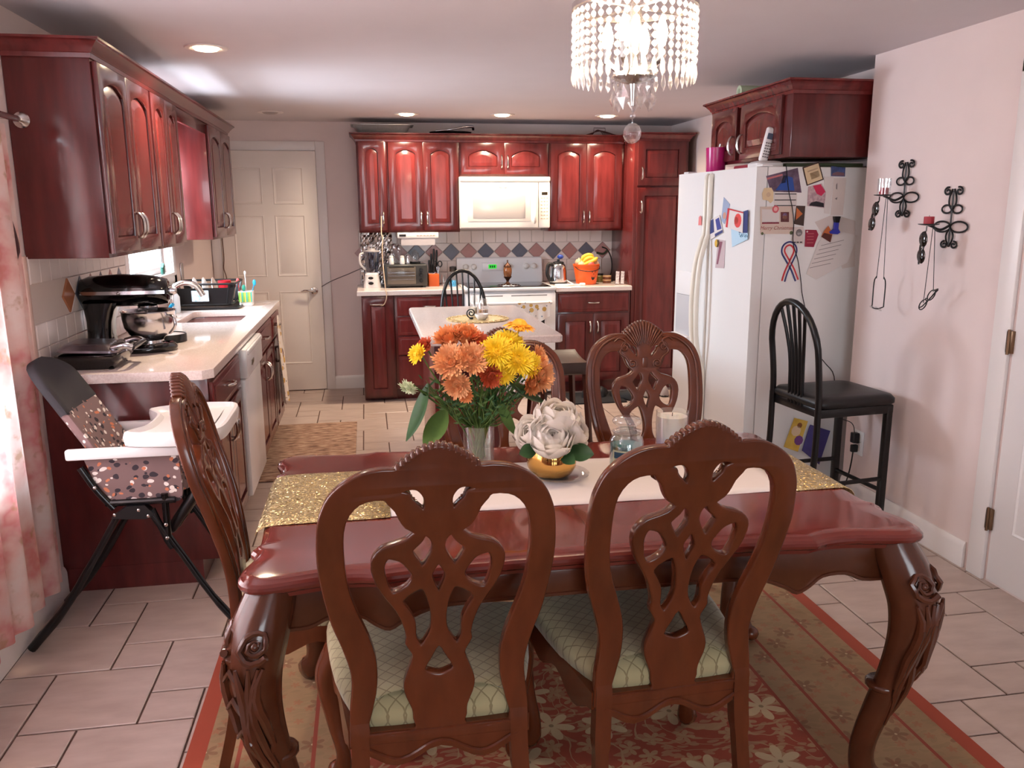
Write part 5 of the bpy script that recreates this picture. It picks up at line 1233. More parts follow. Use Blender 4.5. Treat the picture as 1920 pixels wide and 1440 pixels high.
# dish rack and dishes
t = thing('dish_rack', 'black plastic dish drying rack with a paper label beside the sink', 'dish rack', (-1.03, 5.80, ZK))
DX0, DX1, DY0, DY1 = -1.235, -.85, 5.62, 5.99
MB().loft([[(x, y, ZK+z) for x, y in rrect(DX0-.01+e, DY0-.02+e, DX1+.02-e, DY1+.01-e, .03)] for e, z in ((.01, 0), (0, .006), (0, .014), (.008, .014), (.012, .008), (.05, .007))]).build('drip_tray', BLACKP, t, 40)
m = MB(); R0 = rrect(DX0+.02, DY0+.02, DX1-.03, DY1-.02, .03); R1 = rrect(DX0, DY0, DX1, DY1, .035)
m.tube([(x, y, ZK+.03) for x, y in R0], .006, 6, closed=True); m.tube([(x, y, ZK+.165) for x, y in R1], .007, 6, closed=True); m.build('rim_wires', BLACKP, t, 60)
N_ = 0
def lerp_ring(R, s):
    f = s*len(R); i = int(f) % len(R); j = (i+1) % len(R); u = f-int(f); return (R[i][0]+(R[j][0]-R[i][0])*u, R[i][1]+(R[j][1]-R[i][1])*u)
for i in range(44):
    a = lerp_ring(R0, i/44); b = lerp_ring(R1, i/44); MB().tube([(a[0], a[1], ZK+.03), (b[0], b[1], ZK+.165)], .004, 5).build('slat', BLACKP, t)
MB().loft([[(x, y, ZK+.035+.105*s) for x, y in ((DX0+.02-.018*s, DY0+.018-.016*s), (DX1-.03+.028*s, DY0+.018-.016*s), (DX1-.03+.028*s, DY0+.024-.016*s), (DX0+.02-.018*s, DY0+.024-.016*s))] for s in (0, 1)]).build('front_panel', BLACKP, t, 30)
MB().box((-1.12, DY0-.0015, ZK+.055), (-1.015, DY0+.012, ZK+.125)).build('paper_label', mat('rack_label', (150, 186, 206), .5, var=.5, scale=60, rgb2=(232, 240, 240)), t)
t = thing('red_mug', 'red and white mug standing in the dish rack', 'mug', (-.94, 5.80, ZK+.09)); MB().lathe([(.0001, 0), (.036, 0), (.040, .01), (.042, .085), (.039, .085), (.037, .01), (.0001, .006)], 22, c=(-.94, 5.8, ZK+.09)).build('mug_body', mat('red_glaze', (178, 34, 44), .25), t, 60); MB().tube(cr([(-.90, 5.8, ZK+.155), (-.872, 5.8, ZK+.14), (-.90, 5.8, ZK+.11)], 5), .006, 8).build('mug_handle', mat('red_glaze', (178, 34, 44), .25), t)
for i, (x, lb) in enumerate(((-1.13, 'white plate standing in the dish rack, nearest the wall'), (-1.07, 'white plate standing in the dish rack, middle one'), (-1.01, 'white plate standing in the dish rack, beside the red mug'))):
    t = thing('dinner_plate', lb, 'plate', (x, 5.8, ZK+.02), 0, 'plates in the dish rack'); MB().lathe([(.0001, 0), (.055, 0), (.085, .010), (.088, .012), (.085, .014), (.055, .004), (.0001, .004)], 28, M=Matrix.Translation((x, 5.8, ZK+.11)) @ Matrix.Rotation(PI/2-.2, 4, 'Y')).build('dish', WHITEP, t, 60)
# utensil caddy with children's spoons
t = thing('utensil_caddy', 'white and green caddy for small utensils at the end of the left counter', 'utensil caddy', (-.81, 5.83, ZK))
for s, mt_ in ((0, WHITEP),):
    MB().loft([[(x, y, ZK+z) for x, y in rrect(-.855+e, 5.79+e, -.765-e, 5.87-e, .015)] for e, z in ((.004, 0), (0, .004), (.002, .028), (-.004, .10), (.0, .10), (.006, .03), (.02, .028))]).build('caddy_body', WHITEP, t, 40)
for k in range(9): MB().box((-.853+k*.0098, 5.783, ZK+.028), (-.8465+k*.0098, 5.788, ZK+.095), .001).build('coloured_stripe', (mat('lime_green', (120, 186, 60), .5), mat('sun_yellow', (232, 206, 60), .5), mat('aqua_green', (60, 176, 150), .5))[k % 3], t)
def spoon(lb, x, y, dx, L, mt_, bowl=.013):
    a, b = V((x, y, ZK+.035)), V((x+dx, y, ZK+.035+L)); t = thing('small_spoon', lb, 'spoon', a, 0, 'spoons in the caddy'); MB().tube([a, b], [.003, .003], 7).build('shaft', mt_, t); MB().sph(b, bowl, 10, (.9, .4, 1.7)).build('spoon_bowl', mt_, t)
spoon('red child spoon in the green caddy', -.845, 5.82, -.012, .13, mat('coral_red', (220, 74, 70), .4)); spoon('tall white spoon in the green caddy', -.81, 5.84, .0, .185, WHITEP, .008); spoon('blue child spoon in the green caddy', -.785, 5.82, .035, .12, mat('aqua_blue', (40, 150, 190), .35)); spoon('short teal spoon in the green caddy', -.825, 5.83, .002, .085, mat('aqua_green', (60, 176, 150), .5))
# small wall things on the left
t = thing('window_ornament', 'small green ornament hanging in the sink window', 'ornament', (-1.255, 5.50, 1.30)); MB().box((-1.262, 5.475, 1.155), (-1.246, 5.525, 1.20), .003).prism([(5.47, 1.20), (5.53, 1.20), (5.50, 1.225)], -1.264, -1.244, 'x').build('ornament_body', mat('dark_green_glass', (40, 92, 80), .3), t); MB().tube([(-1.254, 5.50, 1.224), (-1.254, 5.50, 1.36)], .0012, 5).build('ornament_thread', BLACKP, t)
t = thing('outlet_plate', 'steel outlet plate on the left wall beyond the sink window', 'outlet', (XL, 6.12, 1.13)); MB().box((XL+.0005, 6.08, 1.07), (XL+.007, 6.16, 1.19), .002).build('plate', STEEL, t)
t = thing('lamp_cord', 'brown cord hanging from the far left wall cabinet to the counter', 'cord', (-1.06, 6.58, 1.36)); MB().tube(cr([(-1.06, 6.585, 1.362), (-1.058, 6.585, 1.2), (-1.065, 6.59, 1.12), (-1.05, 6.585, 1.05), (-1.045, 6.57, .93)], 5), .004, 6).build('cord', mat('brown_cord', (92, 60, 46), .6), t, 60)
n = NT('printed_tea_towel', .95); o = n.obj(); v1 = n.n('TexVoronoi', {0: o, 2: 16.0}, feature='F1'); v2 = n.n('TexVoronoi', {0: n.n('Mapping', {0: o, 1: (3, 4, 2)}), 2: 26.0}, feature='F1')
c = n.mix(n.math('LESS_THAN', v1.outputs['Distance'], .30), lin((226, 216, 206)), lin((196, 156, 84))); c = n.mix(n.math('LESS_THAN', v2.outputs['Distance'], .16), c, lin((120, 126, 140))); n.color(c); TOW = n.m
t = thing('dish_towel', 'white printed dish towel hanging from the last left cabinet handle', 'towel', (-.61, 5.80, .84))
def tw(u, v_):
    w = .035+.13*min(1, v_*2.2)**.8; return (-.612+.012*math.sin(u*14+v_*2)*(.3+v_)+.02*v_, 5.80+(u-.5)*w*1.7+.03*v_, .845-.60*v_+.03*math.sin(u*5)*v_)
MB().grid(tw, 24, 20).build('towel_cloth', TOW, t, 80, fix=False)
for lb, x, y, z in (('white child-lock strap on the nearest left base cabinet handles', -.612, 3.81, .575), ('white child-lock strap on the sink cabinet handles', -.612, 5.21, .575)):
    t = thing('cabinet_lock_strap', lb, 'child lock', (x, y, z)); MB().tube(cr([(x, y-.03, z+.035), (x+.006, y, z+.02), (x+.004, y+.012, z-.03), (x+.006, y-.006, z-.05), (x+.004, y-.02, z-.02), (x+.002, y+.03, z+.035)], 5), .0028, 6).build('strap', WHITEP, t)

# ---------------------------------------------------------------- things on the back counter
ZK2 = .9142
t = thing('blender', 'white countertop blender with grey glass jug left of the toaster oven', 'blender', (.04, 7.06, ZK2))
MB().loft([[(x, y, ZK2+z) for x, y in rrect(-.03+e, 6.99+e, .11-e, 7.13-e, .03)] for e, z in ((.0, 0), (0, .02), (.008, .06), (.014, .11), (.03, .125))]).build('motor_base', WHITEP, t, 40)
MB().lathe([(.045, .125), (.048, .14), (.056, .20), (.066, .285), (.066, .295), (.062, .295), (.05, .19), (.0001, .14)], 24, c=(.045, 7.06, ZK2)).build('glass_jug', thin_glass('smoky_glass', (.55, .62, .72), .12), t, 60)
MB().lathe([(.0001, .322), (.03, .322), (.034, .308), (.067, .304), (.067, .294), (.0001, .294)], 24, c=(.045, 7.06, ZK2)).build('jug_lid', mat('grey_lid', (176, 170, 172), .3), t)
MB().tube(cr([(-.02, 7.05, ZK2+.285), (-.05, 7.045, ZK2+.27), (-.052, 7.045, ZK2+.20), (-.01, 7.05, ZK2+.15)], 5), .009, 8).build('jug_handle', WHITEP, t)
for z in (.038, .082): MB().sph((.03, 6.988, ZK2+z), .017, 12, (1.3, .3, .7)).build('control_button', BLACKP, t)
t = thing('electric_cable', 'grey power cord stretched from the white door to the blender', 'cord', (-.2, 7.2, 1.0)); MB().tube(cr([(-.39, YB-.03, .905), (-.30, 7.30, .955), (-.15, 7.20, 1.02), (-.035, 7.09, 1.075)], 5), .0035, 6).build('cord', mat('grey_cord', (90, 82, 86), .6), t)
t = thing('toaster_oven', 'black toaster oven with glass door on the back counter', 'toaster oven', (.32, 7.05, ZK2))
MB().box((.145, 6.945, ZK2+.012), (.495, 7.20, ZK2+.19), .010).build('body', mat('toaster_charcoal', (48, 48, 48), .35), t, 50)
MB().box((.165, 6.938, ZK2+.03), (.40, 6.947, ZK2+.175), .003).build('glass_door', mat('dim_oven_glass', (96, 88, 80), .12), t); MB().tube([(.18, 6.925, ZK2+.172), (.385, 6.925, ZK2+.172)], .006, 8).build('door_bar', BLACKP, t)
for z in (.07, .10, .125): MB().tube([(.175, 6.936, ZK2+z), (.39, 6.936, ZK2+z)], .0018, 6).build('rack_wire', STEEL, t)
for z in (.055, .10, .145): MB().lathe([(.0001, .016), (.014, .016), (.016, 0)][::-1], 16, c=(.445, 6.945, ZK2+z), M=Matrix.Rotation(PI/2, 4, 'X')).build('dial', BLACKP, t)
for x in (.17, .47):
    for y in (6.97, 7.17): MB().box((x-.012, y-.012, ZK2), (x+.012, y+.012, ZK2+.014)).build('foot', BLACKP, t)
ZO = ZK2+.1905
def shaker(lb, x, y, r, h, mt_, cap_):
    t = thing('shaker', lb, 'shaker', (x, y, ZO), 0, 'jars on the toaster oven'); MB().lathe([(.0001, 0), (r, 0), (r*1.05, .006), (r*.9, h*.7), (r*.8, h*.75), (.0001, h*.75)], 16, c=(x, y, ZO)).build('jar_body', mt_, t, 60); MB().lathe([(r*.82, h*.74), (r*.85, h*.78), (r*.8, h*.96), (r*.5, h), (.0001, h)], 16, c=(x, y, ZO)).build('jar_cap', cap_, t, 60)
shaker('white salt shaker at the left on the toaster oven', .205, 7.03, .020, .07, WHITEP, WHITEP); shaker('tall glass bottle at the back left on the toaster oven', .235, 7.12, .022, .165, GLASS, STEEL); shaker('white pepper shaker at the middle of the toaster oven', .295, 7.03, .020, .07, WHITEP, WHITEP); shaker('small steel shaker right of the middle on the toaster oven', .345, 7.04, .018, .075, STEEL, STEEL); shaker('second tall glass bottle on the toaster oven', .275, 7.14, .02, .15, GLASS, STEEL)
t = thing('cloche_jar', 'glass dome jar with black base at the right on the toaster oven', 'jar', (.405, 7.06, ZO)); MB().lathe([(.0001, 0), (.04, 0), (.042, .004), (.042, .018), (.0001, .02)], 24, c=(.405, 7.06, ZO)).build('jar_base', BLACKP, t); MB().lathe([(.035, .018), (.036, .06), (.030, .09), (.012, .105), (.006, .115), (.0001, .118)], 24, c=(.405, 7.06, ZO)).build('dome', GLASS, t, 60)
# crumpled foil on the wall tiles
foil = mat('crinkled_foil', (206, 202, 200), .22, 1.0, bump=1.0, bscale=26)
rn = random.Random(3); fv = {}
def fo(u, v_):
    i, j = round(u*26), round(v_*22); return (-.045+.27*u, YB-.022-.012*rn.random(), .925+.435*v_ if v_ > .55 or u < .35 else .925+.435*v_)
tag(MB().grid(fo, 26, 22).build('foil_sheet', foil, None, 0, fix=False), 'crinkled silver foil sheet on the wall behind the blender', 'foil')
# knife block
t = thing('knife_block', 'orange knife block filled with black-handled knives by the toaster oven', 'knife block', (.555, 7.10, ZK2))
MB().loft([[(x, y, ZK2+z) for x, y in rrect(.512+e, 7.03+e, .602-e, 7.16-e, .008, 3)] for e, z in ((.002, 0), (0, .004), (0, .10), (.004, .104))]).build('block', mat('burnt_orange', (196, 88, 34), .45), t, 40)
def knife(lb, x, y, h, tl_):
    t = thing('kitchen_knife', lb, 'knife', (x, y, ZK2+.08), 0, 'knives in the orange block'); MB().box((x-.008, y-.006, ZK2+.085), (x+.008, y+.006, ZK2+.115)).build('bolster', STEEL, t); MB().tube(cr([(x, y, ZK2+.11), (x+tl_*.4, y, ZK2+.11+h*.5), (x+tl_, y, ZK2+.11+h)], 4), [.008, .009, .0085, .008, .008, .009, .010, .009, .006], 8).build('grip', BLACKP, t, 60)
for i, (x, y, h, tl_) in enumerate(((.525, 7.06, .11, -.004), (.545, 7.12, .16, .0), (.565, 7.13, .20, .004), (.585, 7.13, .19, .008), (.54, 7.06, .08, .0), (.555, 7.06, .075, .002))): knife(('short black knife handle at the front left of the block', 'tall black knife handle at the back left of the block', 'tallest black knife handle in the block', 'black knife handle at the back right of the block', 'short black knife handle second from left in front', 'short black knife handle in front of the scissors')[i], x, y, h, tl_)
t = thing('kitchen_scissors', 'black-handled scissors stuck into the knife block', 'scissors', (.59, 7.05, ZK2+.09))
for s in (-1, 1): MB().tube([(.592+s*.019+.017*math.cos(a), 7.05, ZK2+.185+.024*math.sin(a)) for a in [2*PI*k/16 for k in range(16)]], .005, 6, closed=True).build('finger_loop', BLACKP, t, 60); MB().tube([(.592+s*.010, 7.05, ZK2+.165), (.592, 7.05, ZK2+.09)], .005, 6).build('blade', STEEL, t)
t = thing('drinking_glass', 'small clear drinking glass beside the knife block', 'glass', (.645, 7.02, ZK2)); MB().lathe([(.0001, 0), (.024, 0), (.028, .10), (.0265, .10), (.023, .006), (.0001, .006)], 20, c=(.645, 7.02, ZK2)).build('glass_wall', GLASS, t, 60)
t = thing('dish_soap_bottle', 'clear bottle of blue liquid with black cap left of the stove', 'bottle', (.715, 6.99, ZK2)); MB().lathe([(.0001, 0), (.030, 0), (.032, .006), (.032, .05), (.0001, .052)], 20, c=(.715, 6.99, ZK2)).build('blue_liquid', mat('blue_liquid', (50, 160, 214), .2), t, 60); MB().lathe([(.0325, 0), (.033, .10), (.026, .125), (.024, .13)], 20, c=(.715, 6.99, ZK2)).build('bottle_wall', GLASS, t, 60); MB().lathe([(.026, .125), (.030, .128), (.030, .165), (.0001, .17)], 20, c=(.715, 6.99, ZK2)).build('bottle_cap', BLACKP, t, 60)
# lantern on the cooktop
ZS_ = .9212
t = thing('metal_lantern', 'brown metal candle lantern with amber glass standing on the cooktop', 'lantern', (1.175, 6.96, ZS_)); BRZ = mat('bronze', (74, 48, 36), .35, .7)
MB().lathe([(.0001, 0), (.05, 0), (.052, .005), (.02, .012), (.010, .03), (.014, .04), (.024, .055), (.034, .065), (.034, .07), (.0001, .07)], 22, c=(1.175, 6.96, ZS_)).build('base', BRZ, t, 60); MB().lathe([(.030, .07), (.036, .10), (.036, .13), (.028, .155)], 20, c=(1.175, 6.96, ZS_)).build('amber_glass', mat('amber_glass', (120, 74, 44), .15), t, 60); MB().lathe([(.034, .153), (.032, .16), (.012, .18), (.005, .19), (.006, .205), (.0001, .21)], 20, c=(1.175, 6.96, ZS_)).build('cap', BRZ, t, 60)
t = thing('trivet', 'round silver wire trivet under the lantern on the cooktop', 'trivet', (1.17, 6.87, ZS_))
for r_ in (.05, .075, .10): MB().tube([(1.17+r_*math.cos(a), 6.87+r_*math.sin(a), ZS_+.004) for a in [2*PI*k/28 for k in range(28)]], .0035, 6, closed=True).build('wire_ring', STEEL, t, 60)
# kettle
t = thing('electric_kettle', 'stainless and black electric kettle right of the stove', 'kettle', (1.63, 7.02, ZK2))
MB().lathe([(.0001, 0), (.075, 0), (.078, .012), (.07, .018)], 24, c=(1.63, 7.02, ZK2)).build('power_base', BLACKP, t, 60); MB().lathe([(.0001, .018), (.073, .018), (.076, .03), (.070, .12), (.060, .165), (.05, .175), (.0001, .178)], 28, c=(1.63, 7.02, ZK2)).build('kettle_body', STEEL, t, 60); MB().lathe([(.05, .174), (.045, .19), (.012, .196), (.012, .21), (.0001, .212)], 20, c=(1.63, 7.02, ZK2)).build('lid', BLACKP, t, 60); MB().tube(cr([(1.575, 7.0, ZK2+.17), (1.535, 6.99, ZK2+.165), (1.525, 6.985, ZK2+.09), (1.555, 6.995, ZK2+.03)], 5), .013, 9, flat=1.3).build('kettle_handle', BLACKP, t, 60)
t = thing('blue_wrapper', 'crumpled blue packet on top of the kettle', 'packet', (1.645, 7.01, ZK2+.213)); MB().sph((1.645, 7.01, ZK2+.233), .026, 8, (1.1, .8, .75)).build('packet_body', mat('cobalt_blue', (36, 64, 150), .4, bump=.6), t, 0)
t = thing('charger_cable', 'white charging cable coiled on the counter beside the orange bucket', 'cable', (1.68, 6.85, ZK2)); MB().tube(cr([(1.66, 7.10, ZK2+.08), (1.70, 6.98, ZK2+.03), (1.735, 6.90, ZK2+.006), (1.71, 6.83, ZK2+.005), (1.63, 6.80, ZK2+.005), (1.575, 6.83, ZK2+.005), (1.58, 6.90, ZK2+.005), (1.66, 6.90, ZK2+.006), (1.75, 6.87, ZK2+.006), (1.775, 6.835, ZK2+.006)], 6), .005, 7).build('cable', WHITEP, t, 60); MB().box((1.77, 6.80, ZK2), (1.815, 6.84, ZK2+.022), .006).build('plug', WHITEP, t)
# pumpkin bucket
BX, BY = 1.862, 6.96
t = thing('pumpkin_bucket', 'orange plastic jack-o-lantern bucket full of fruit on the back counter', 'bucket', (BX, BY, ZK2)); ORG = mat('pumpkin_orange', (226, 92, 34), .35)
MB().lathe([(.0001, 0), (.080, 0), (.086, .006), (.108, .135), (.111, .15), (.114, .152), (.116, .17), (.112, .172), (.108, .15), (.082, .01), (.0001, .008)], 32, c=(BX, BY, ZK2)).build('bucket_body', ORG, t, 60)
def onb(a, z, lift=.0015): r_ = .086+(.108-.086)*(z-.006)/.129+lift; return (BX+r_*math.sin(a), BY-r_*math.cos(a), ZK2+z)
FACE = mat('black_face_print', (18, 10, 8), .5)
for pts in ([(.20, .118), (.30, .112), (.26, .098)], [(.62, .118), (.52, .112), (.56, .098)], [(.41, .10), (.45, .086), (.37, .086)], [(.14, .085), (.22, .062), (.30, .070), (.36, .055), (.43, .068), (.52, .058), (.58, .066), (.68, .085), (.58, .050), (.41, .036), (.26, .046)]):
    MB().add([onb(a, z) for a, z in pts], [tuple(range(len(pts)))]).build('face_print', FACE, t, 0, fix=False)
MB().tube(cr([(BX-.112, BY-.01, ZK2+.16), (BX-.08, BY-.10, ZK2+.125), (BX+.02, BY-.128, ZK2+.118), (BX+.09, BY-.09, ZK2+.135), (BX+.112, BY-.01, ZK2+.16)], 5), .0035, 6).build('bucket_handle', BLACKP, t, 60)
YB_ = mat('banana_yellow', (232, 186, 62), .45, var=.15, scale=14)
for i, (lb, P) in enumerate((('top banana arching over the bucket fruit', [(-.055, -.02, .19), (-.03, -.03, .235), (.02, -.03, .25), (.06, -.02, .225)]), ('middle banana in the bucket', [(-.045, -.045, .185), (-.01, -.055, .218), (.03, -.05, .225), (.065, -.035, .205)]), ('lowest banana pointing right out of the bucket', [(-.05, -.06, .165), (.0, -.07, .185), (.05, -.065, .205), (.085, -.05, .228)]))):
    t = thing('banana', lb, 'banana', (BX+P[0][0], BY+P[0][1], ZK2+P[0][2]), 0, 'bananas in the bucket'); q = cr([(BX+x, BY+y, ZK2+z) for x, y, z in P], 4); MB().tube(q, [.006]+[.013]*2+[.017]*8+[.012, .005], 8).build('peel', YB_, t, 60); MB().tube([q[0], q[0]+(q[0]-q[1])*.8], [.006, .004], 6).build('stalk', mat('banana_stalk', (110, 90, 40), .6), t)
rb = random.Random(9)
for i, (lb, x, y, z, r_, mt_) in enumerate((('red onion at the front of the bucket', .02, -.065, .165, .036, mat('onion_red', (190, 84, 80), .35, var=.2, scale=20)), ('pale onion at the left of the bucket', -.055, -.05, .165, .034, mat('onion_pale', (222, 180, 140), .4, var=.15, scale=20)), ('pale onion at the right of the bucket', .068, -.03, .175, .034, mat('onion_pale', (222, 180, 140), .4)), ('pink apple behind the onions in the bucket', .0, .03, .18, .037, mat('apple_pink', (206, 110, 90), .35, var=.2, scale=12)), ('pale onion at the back left of the bucket', -.06, .02, .185, .034, mat('onion_pale', (222, 180, 140), .4)), ('pale onion at the back right of the bucket', .06, .04, .18, .034, mat('onion_pale', (222, 180, 140), .4)))):
    t = thing('onion' if 'onion' in lb else 'apple', lb, 'onion' if 'onion' in lb else 'apple', (BX+x, BY+y, ZK2+z-r_)); MB().lathe([(.0001, -r_*.92), (r_*.5, -r_*.85), (r_*.95, -r_*.3), (r_, .1*r_), (r_*.75, r_*.65), (r_*.25, r_*.9), (r_*.12, r_*1.15), (.0001, r_*1.2)], 18, c=(BX+x, BY+y, ZK2+z)).build('skin', mt_, t, 60)
# banana hook, jar, tins, dominoes
t = thing('banana_hanger', 'black curved banana hook behind the orange bucket', 'banana hanger', (2.10, 7.18, ZK2)); MB().lathe([(.0001, 0), (.06, 0), (.06, .006), (.01, .012)], 20, c=(2.11, 7.18, ZK2)).build('foot', BLACKM, t); MB().tube(cr([(2.125, 7.18, ZK2+.01), (2.155, 7.18, ZK2+.10), (2.15, 7.18, ZK2+.20), (2.11, 7.175, ZK2+.28), (2.06, 7.17, ZK2+.305)], 6), .006, 8).build('hook_arm', BLACKM, t, 60)
MB().tube(cr([(2.11, 7.17, ZK2+.275), (2.07, 7.165, ZK2+.245), (2.01, 7.16, ZK2+.255)], 5), [.010]*11, 7).build('hanging_stem', mat('dark_green_stem', (44, 52, 36), .6), t)
t = thing('small_jar', 'small olive jar behind the stacked tins on the back counter', 'jar', (2.03, 7.13, ZK2)); MB().lathe([(.0001, 0), (.034, 0), (.035, .05), (.030, .06), (.0001, .062)], 20, c=(2.03, 7.13, ZK2)).build('jar_body', mat('olive_jar', (92, 80, 40), .3), t, 60); MB().lathe([(.031, .06), (.032, .075), (.0001, .077)], 20, c=(2.03, 7.13, ZK2)).build('jar_lid', BLACKP, t)
for i, lb in enumerate(('brown lidded tin at the bottom of the pair by the pantry', 'brown lidded tin on top of the pair by the pantry')):
    t = thing('spice_tin', lb, 'tin', (2.065, 7.02, ZK2+.033*i)); z = ZK2+.033*i; MB().lathe([(.0001, .0), (.036, .0), (.036, .020), (.0001, .0205)], 20, c=(2.065, 7.02, z)).build('tin_body', mat('brown_tin', (110, 66, 44), .35), t); MB().lathe([(.038, .020), (.038, .031), (.0001, .0325)], 20, c=(2.065, 7.02, z)).build('tin_lid', mat('tan_lid', (196, 160, 120), .35), t)
for i, (x, lb) in enumerate(((2.105, 'left of two small leaning printed plaques by the pantry'), (2.15, 'right of two small leaning printed plaques by the pantry'))):
    t = thing('printed_plaque', lb, 'plaque', (x, 6.86, ZK2), 0, 'leaning plaques'); M = Matrix.Translation((x, 6.85, ZK2)) @ Matrix.Rotation(-.22, 4, 'X') @ Matrix.Rotation(.10, 4, 'Y')
    MB().box((-.017, -.004, .001), (.017, .006, .115), .002, M=M).build('board', mat('dark_back', (60, 40, 40), .5), t); MB().box((-.015, -.0052, .004), (.015, -.0035, .112), 0, M=M).build('print_face', mat('plaque_print', (150, 140, 144), .5, var=.6, scale=110, rgb2=(226, 220, 220)), t)
    MB().tube([M @ V((0, .006, .08)), M @ V((0, .035, .004))], .002, 5).build('prop', BLACKP, t)
# under-cabinet radio, string, oven towels
t = thing('under_cabinet_radio', 'slim white radio mounted under the wall cabinet above the toaster oven', 'radio', (.43, 7.1, 1.31)); MB().box((.26, 6.99, 1.318), (.60, 7.24, 1.364), .006).build('case', WHITEP, t); MB().box((.275, 6.986, 1.332), (.33, 6.991, 1.35), .001).build('display', BLACKP, t)
for k in range(6): MB().box((.42+k*.027, 6.987, 1.337), (.437+k*.027, 6.991, 1.345), .001).build('button', mat('key_tan', (196, 180, 158), .5), t)
MB().box((.29, 6.995, 1.26), (.57, 7.0, 1.318)).build('hanging_screen', mat('grey_screen', (176, 168, 170), .3), t)
t = thing('tie_string', 'pale string tying the narrow wall cabinet handle to the base cabinet handle', 'string', (.12, 6.9, 1.5)); MB().tube(cr([(.135, 6.985, 1.50), (.13, 6.93, 1.36), (.138, 6.88, 1.33), (.128, 6.82, 1.2), (.14, 6.715, .95), (.147, 6.70, .86), (.12, 6.712, .80), (.08, 6.715, .803)], 6), .0038, 6).build('string', mat('pale_twine', (206, 176, 150), .8), t, 60)
t = thing('oven_towel', 'white printed kitchen towel over the oven handle', 'towel', (1.33, 6.64, .80)); MB().grid(lambda u, v_: (1.20+.27*u, 6.636-.012*math.sin(min(1, v_*8)*PI)+.006*math.sin(u*22)*(v_) - .004, .812-.13*v_-.05*v_*math.sin(u*3.2)), 24, 14).build('towel_cloth', TOW, t, 80, fix=False)
# on top of the back wall cabinets
ZP = 2.157
t = thing('foil_tray', 'silver foil roasting tray on top of the wall cabinets', 'foil tray', (.16, 7.12, ZP))
R_ = []
for e, z in ((.04, .002), (.0, .06), (-.022, .062), (-.022, .065), (.002, .064), (.042, .006)): R_.append([(x, y, ZP+z) for x, y in rrect(-.06+e, 7.02+e, .40-e, 7.25-e, .03, 6)])
MB().loft(R_).build('tray_body', mat('foil_tray_metal', (206, 202, 198), .3, .6, bump=.7, bscale=60, stretch=(1, 1, .2)), t, 30)
t = thing('lidded_pan', 'dark oval pan with silver rim on top of the wall cabinets above the microwave', 'pan', (.73, 7.1, ZP)); MB().lathe([(.0001, 0), (.15, 0), (.175, .012), (.178, .02), (.16, .024), (.0001, .03)], 32, c=(.73, 7.12, ZP), sy=.55).build('pan_body', BLACKG, t, 60); MB().tube(cr([(.60, 7.03, ZP+.02), (.72, 7.01, ZP+.03), (.82, 7.02, ZP+.05), (.90, 7.05, ZP+.058), (.915, 7.08, ZP+.04)], 5), [.008]*12+[.012]*9, 8, flat=1.0).build('silver_handle', STEEL, t, 60)
t = thing('wire_rack', 'dark wire plate rack on top of the wall cabinets by the pantry', 'wire rack', (2.0, 7.08, ZP))
for k in range(6): MB().tube(cr([(1.87+.014*k, 7.05+.02*k, ZP+.004), (2.0, 7.05+.02*k, ZP+.035+.004*k), (2.13-.014*k, 7.05+.02*k, ZP+.004)], 4), .0028, 6).build('wire', mat('rust_wire', (84, 44, 40), .5, .5), t)
MB().tube([(1.95, 7.1, ZP+.03), (1.95, 7.1, ZP+.065), (2.05, 7.1, ZP+.065), (2.05, 7.1, ZP+.03)], .0025, 6).build('wire', mat('rust_wire', (84, 44, 40), .5, .5), t); MB().tube([(1.87, 7.05, ZP+.003), (2.13, 7.05, ZP+.003)], .0025, 6).build('wire', mat('rust_wire', (84, 44, 40), .5, .5), t); MB().tube([(1.94, 7.15, ZP+.003), (2.06, 7.15, ZP+.003)], .0025, 6).build('wire', mat('rust_wire', (84, 44, 40), .5, .5), t)
# on the island
IZ = .9145
t = thing('round_placemat', 'round gold woven placemat on the island top', 'placemat', (.625, 4.76, IZ)); GW = mat('gold_woven', (214, 190, 140), .35, .35, bump=.8, bscale=90, var=.4, scale=120)
MB().lathe([(.0001, 0), (.178, 0), (.18, .003), (.17, .005), (.0001, .004)], 40, c=(.625, 4.76, IZ)).build('mat_disc', GW, t, 60)
for k in range(26):
    a = 2*PI*k/26; MB().tube([(.625+.163*math.cos(a)+.018*math.cos(b), 4.76+.163*math.sin(a)+.018*math.sin(b), IZ+.005) for b in [2*PI*j/10 for j in range(10)]], .003, 5, closed=True).build('loop', GW, t)
for lb, x, y, r_, h, mt_ in (('clear glass jar with a bronze figure on the island placemat', .665, 4.80, .030, .11, GLASS), ('tall glass bottle on the island placemat', .612, 4.83, .022, .14, GLASS)):
    t = thing('glass_jar', lb, 'jar', (x, y, IZ+.005)); MB().lathe([(.0001, 0), (r_, 0), (r_*1.05, .005), (r_*1.05, h*.75), (r_*.7, h*.88), (r_*.75, h), (r_*.68, h), (r_*.6, h*.88), (r_*.95, h*.74), (r_*.95, .008), (.0001, .007)], 22, c=(x, y, IZ+.005)).build('jar_wall', mt_, t, 60); MB().lathe([(.0001, .008), (r_*.9, .008), (r_*.9, h*.42), (.0001, h*.43)], 20, c=(x, y, IZ+.005)).build('contents', mat('amber_contents', (150, 104, 56), .4, var=.4, scale=60) if r_ > .025 else mat('cream_contents', (220, 206, 180), .5), t)
t = thing('white_bowl', 'small white bowl in front of the island jars', 'bowl', (.64, 4.70, IZ+.005)); MB().lathe([(.0001, 0), (.022, 0), (.036, .02), (.040, .034), (.037, .034), (.032, .02), (.0001, .005)], 22, c=(.64, 4.70, IZ+.005)).build('bowl_body', WHITEP, t, 60)
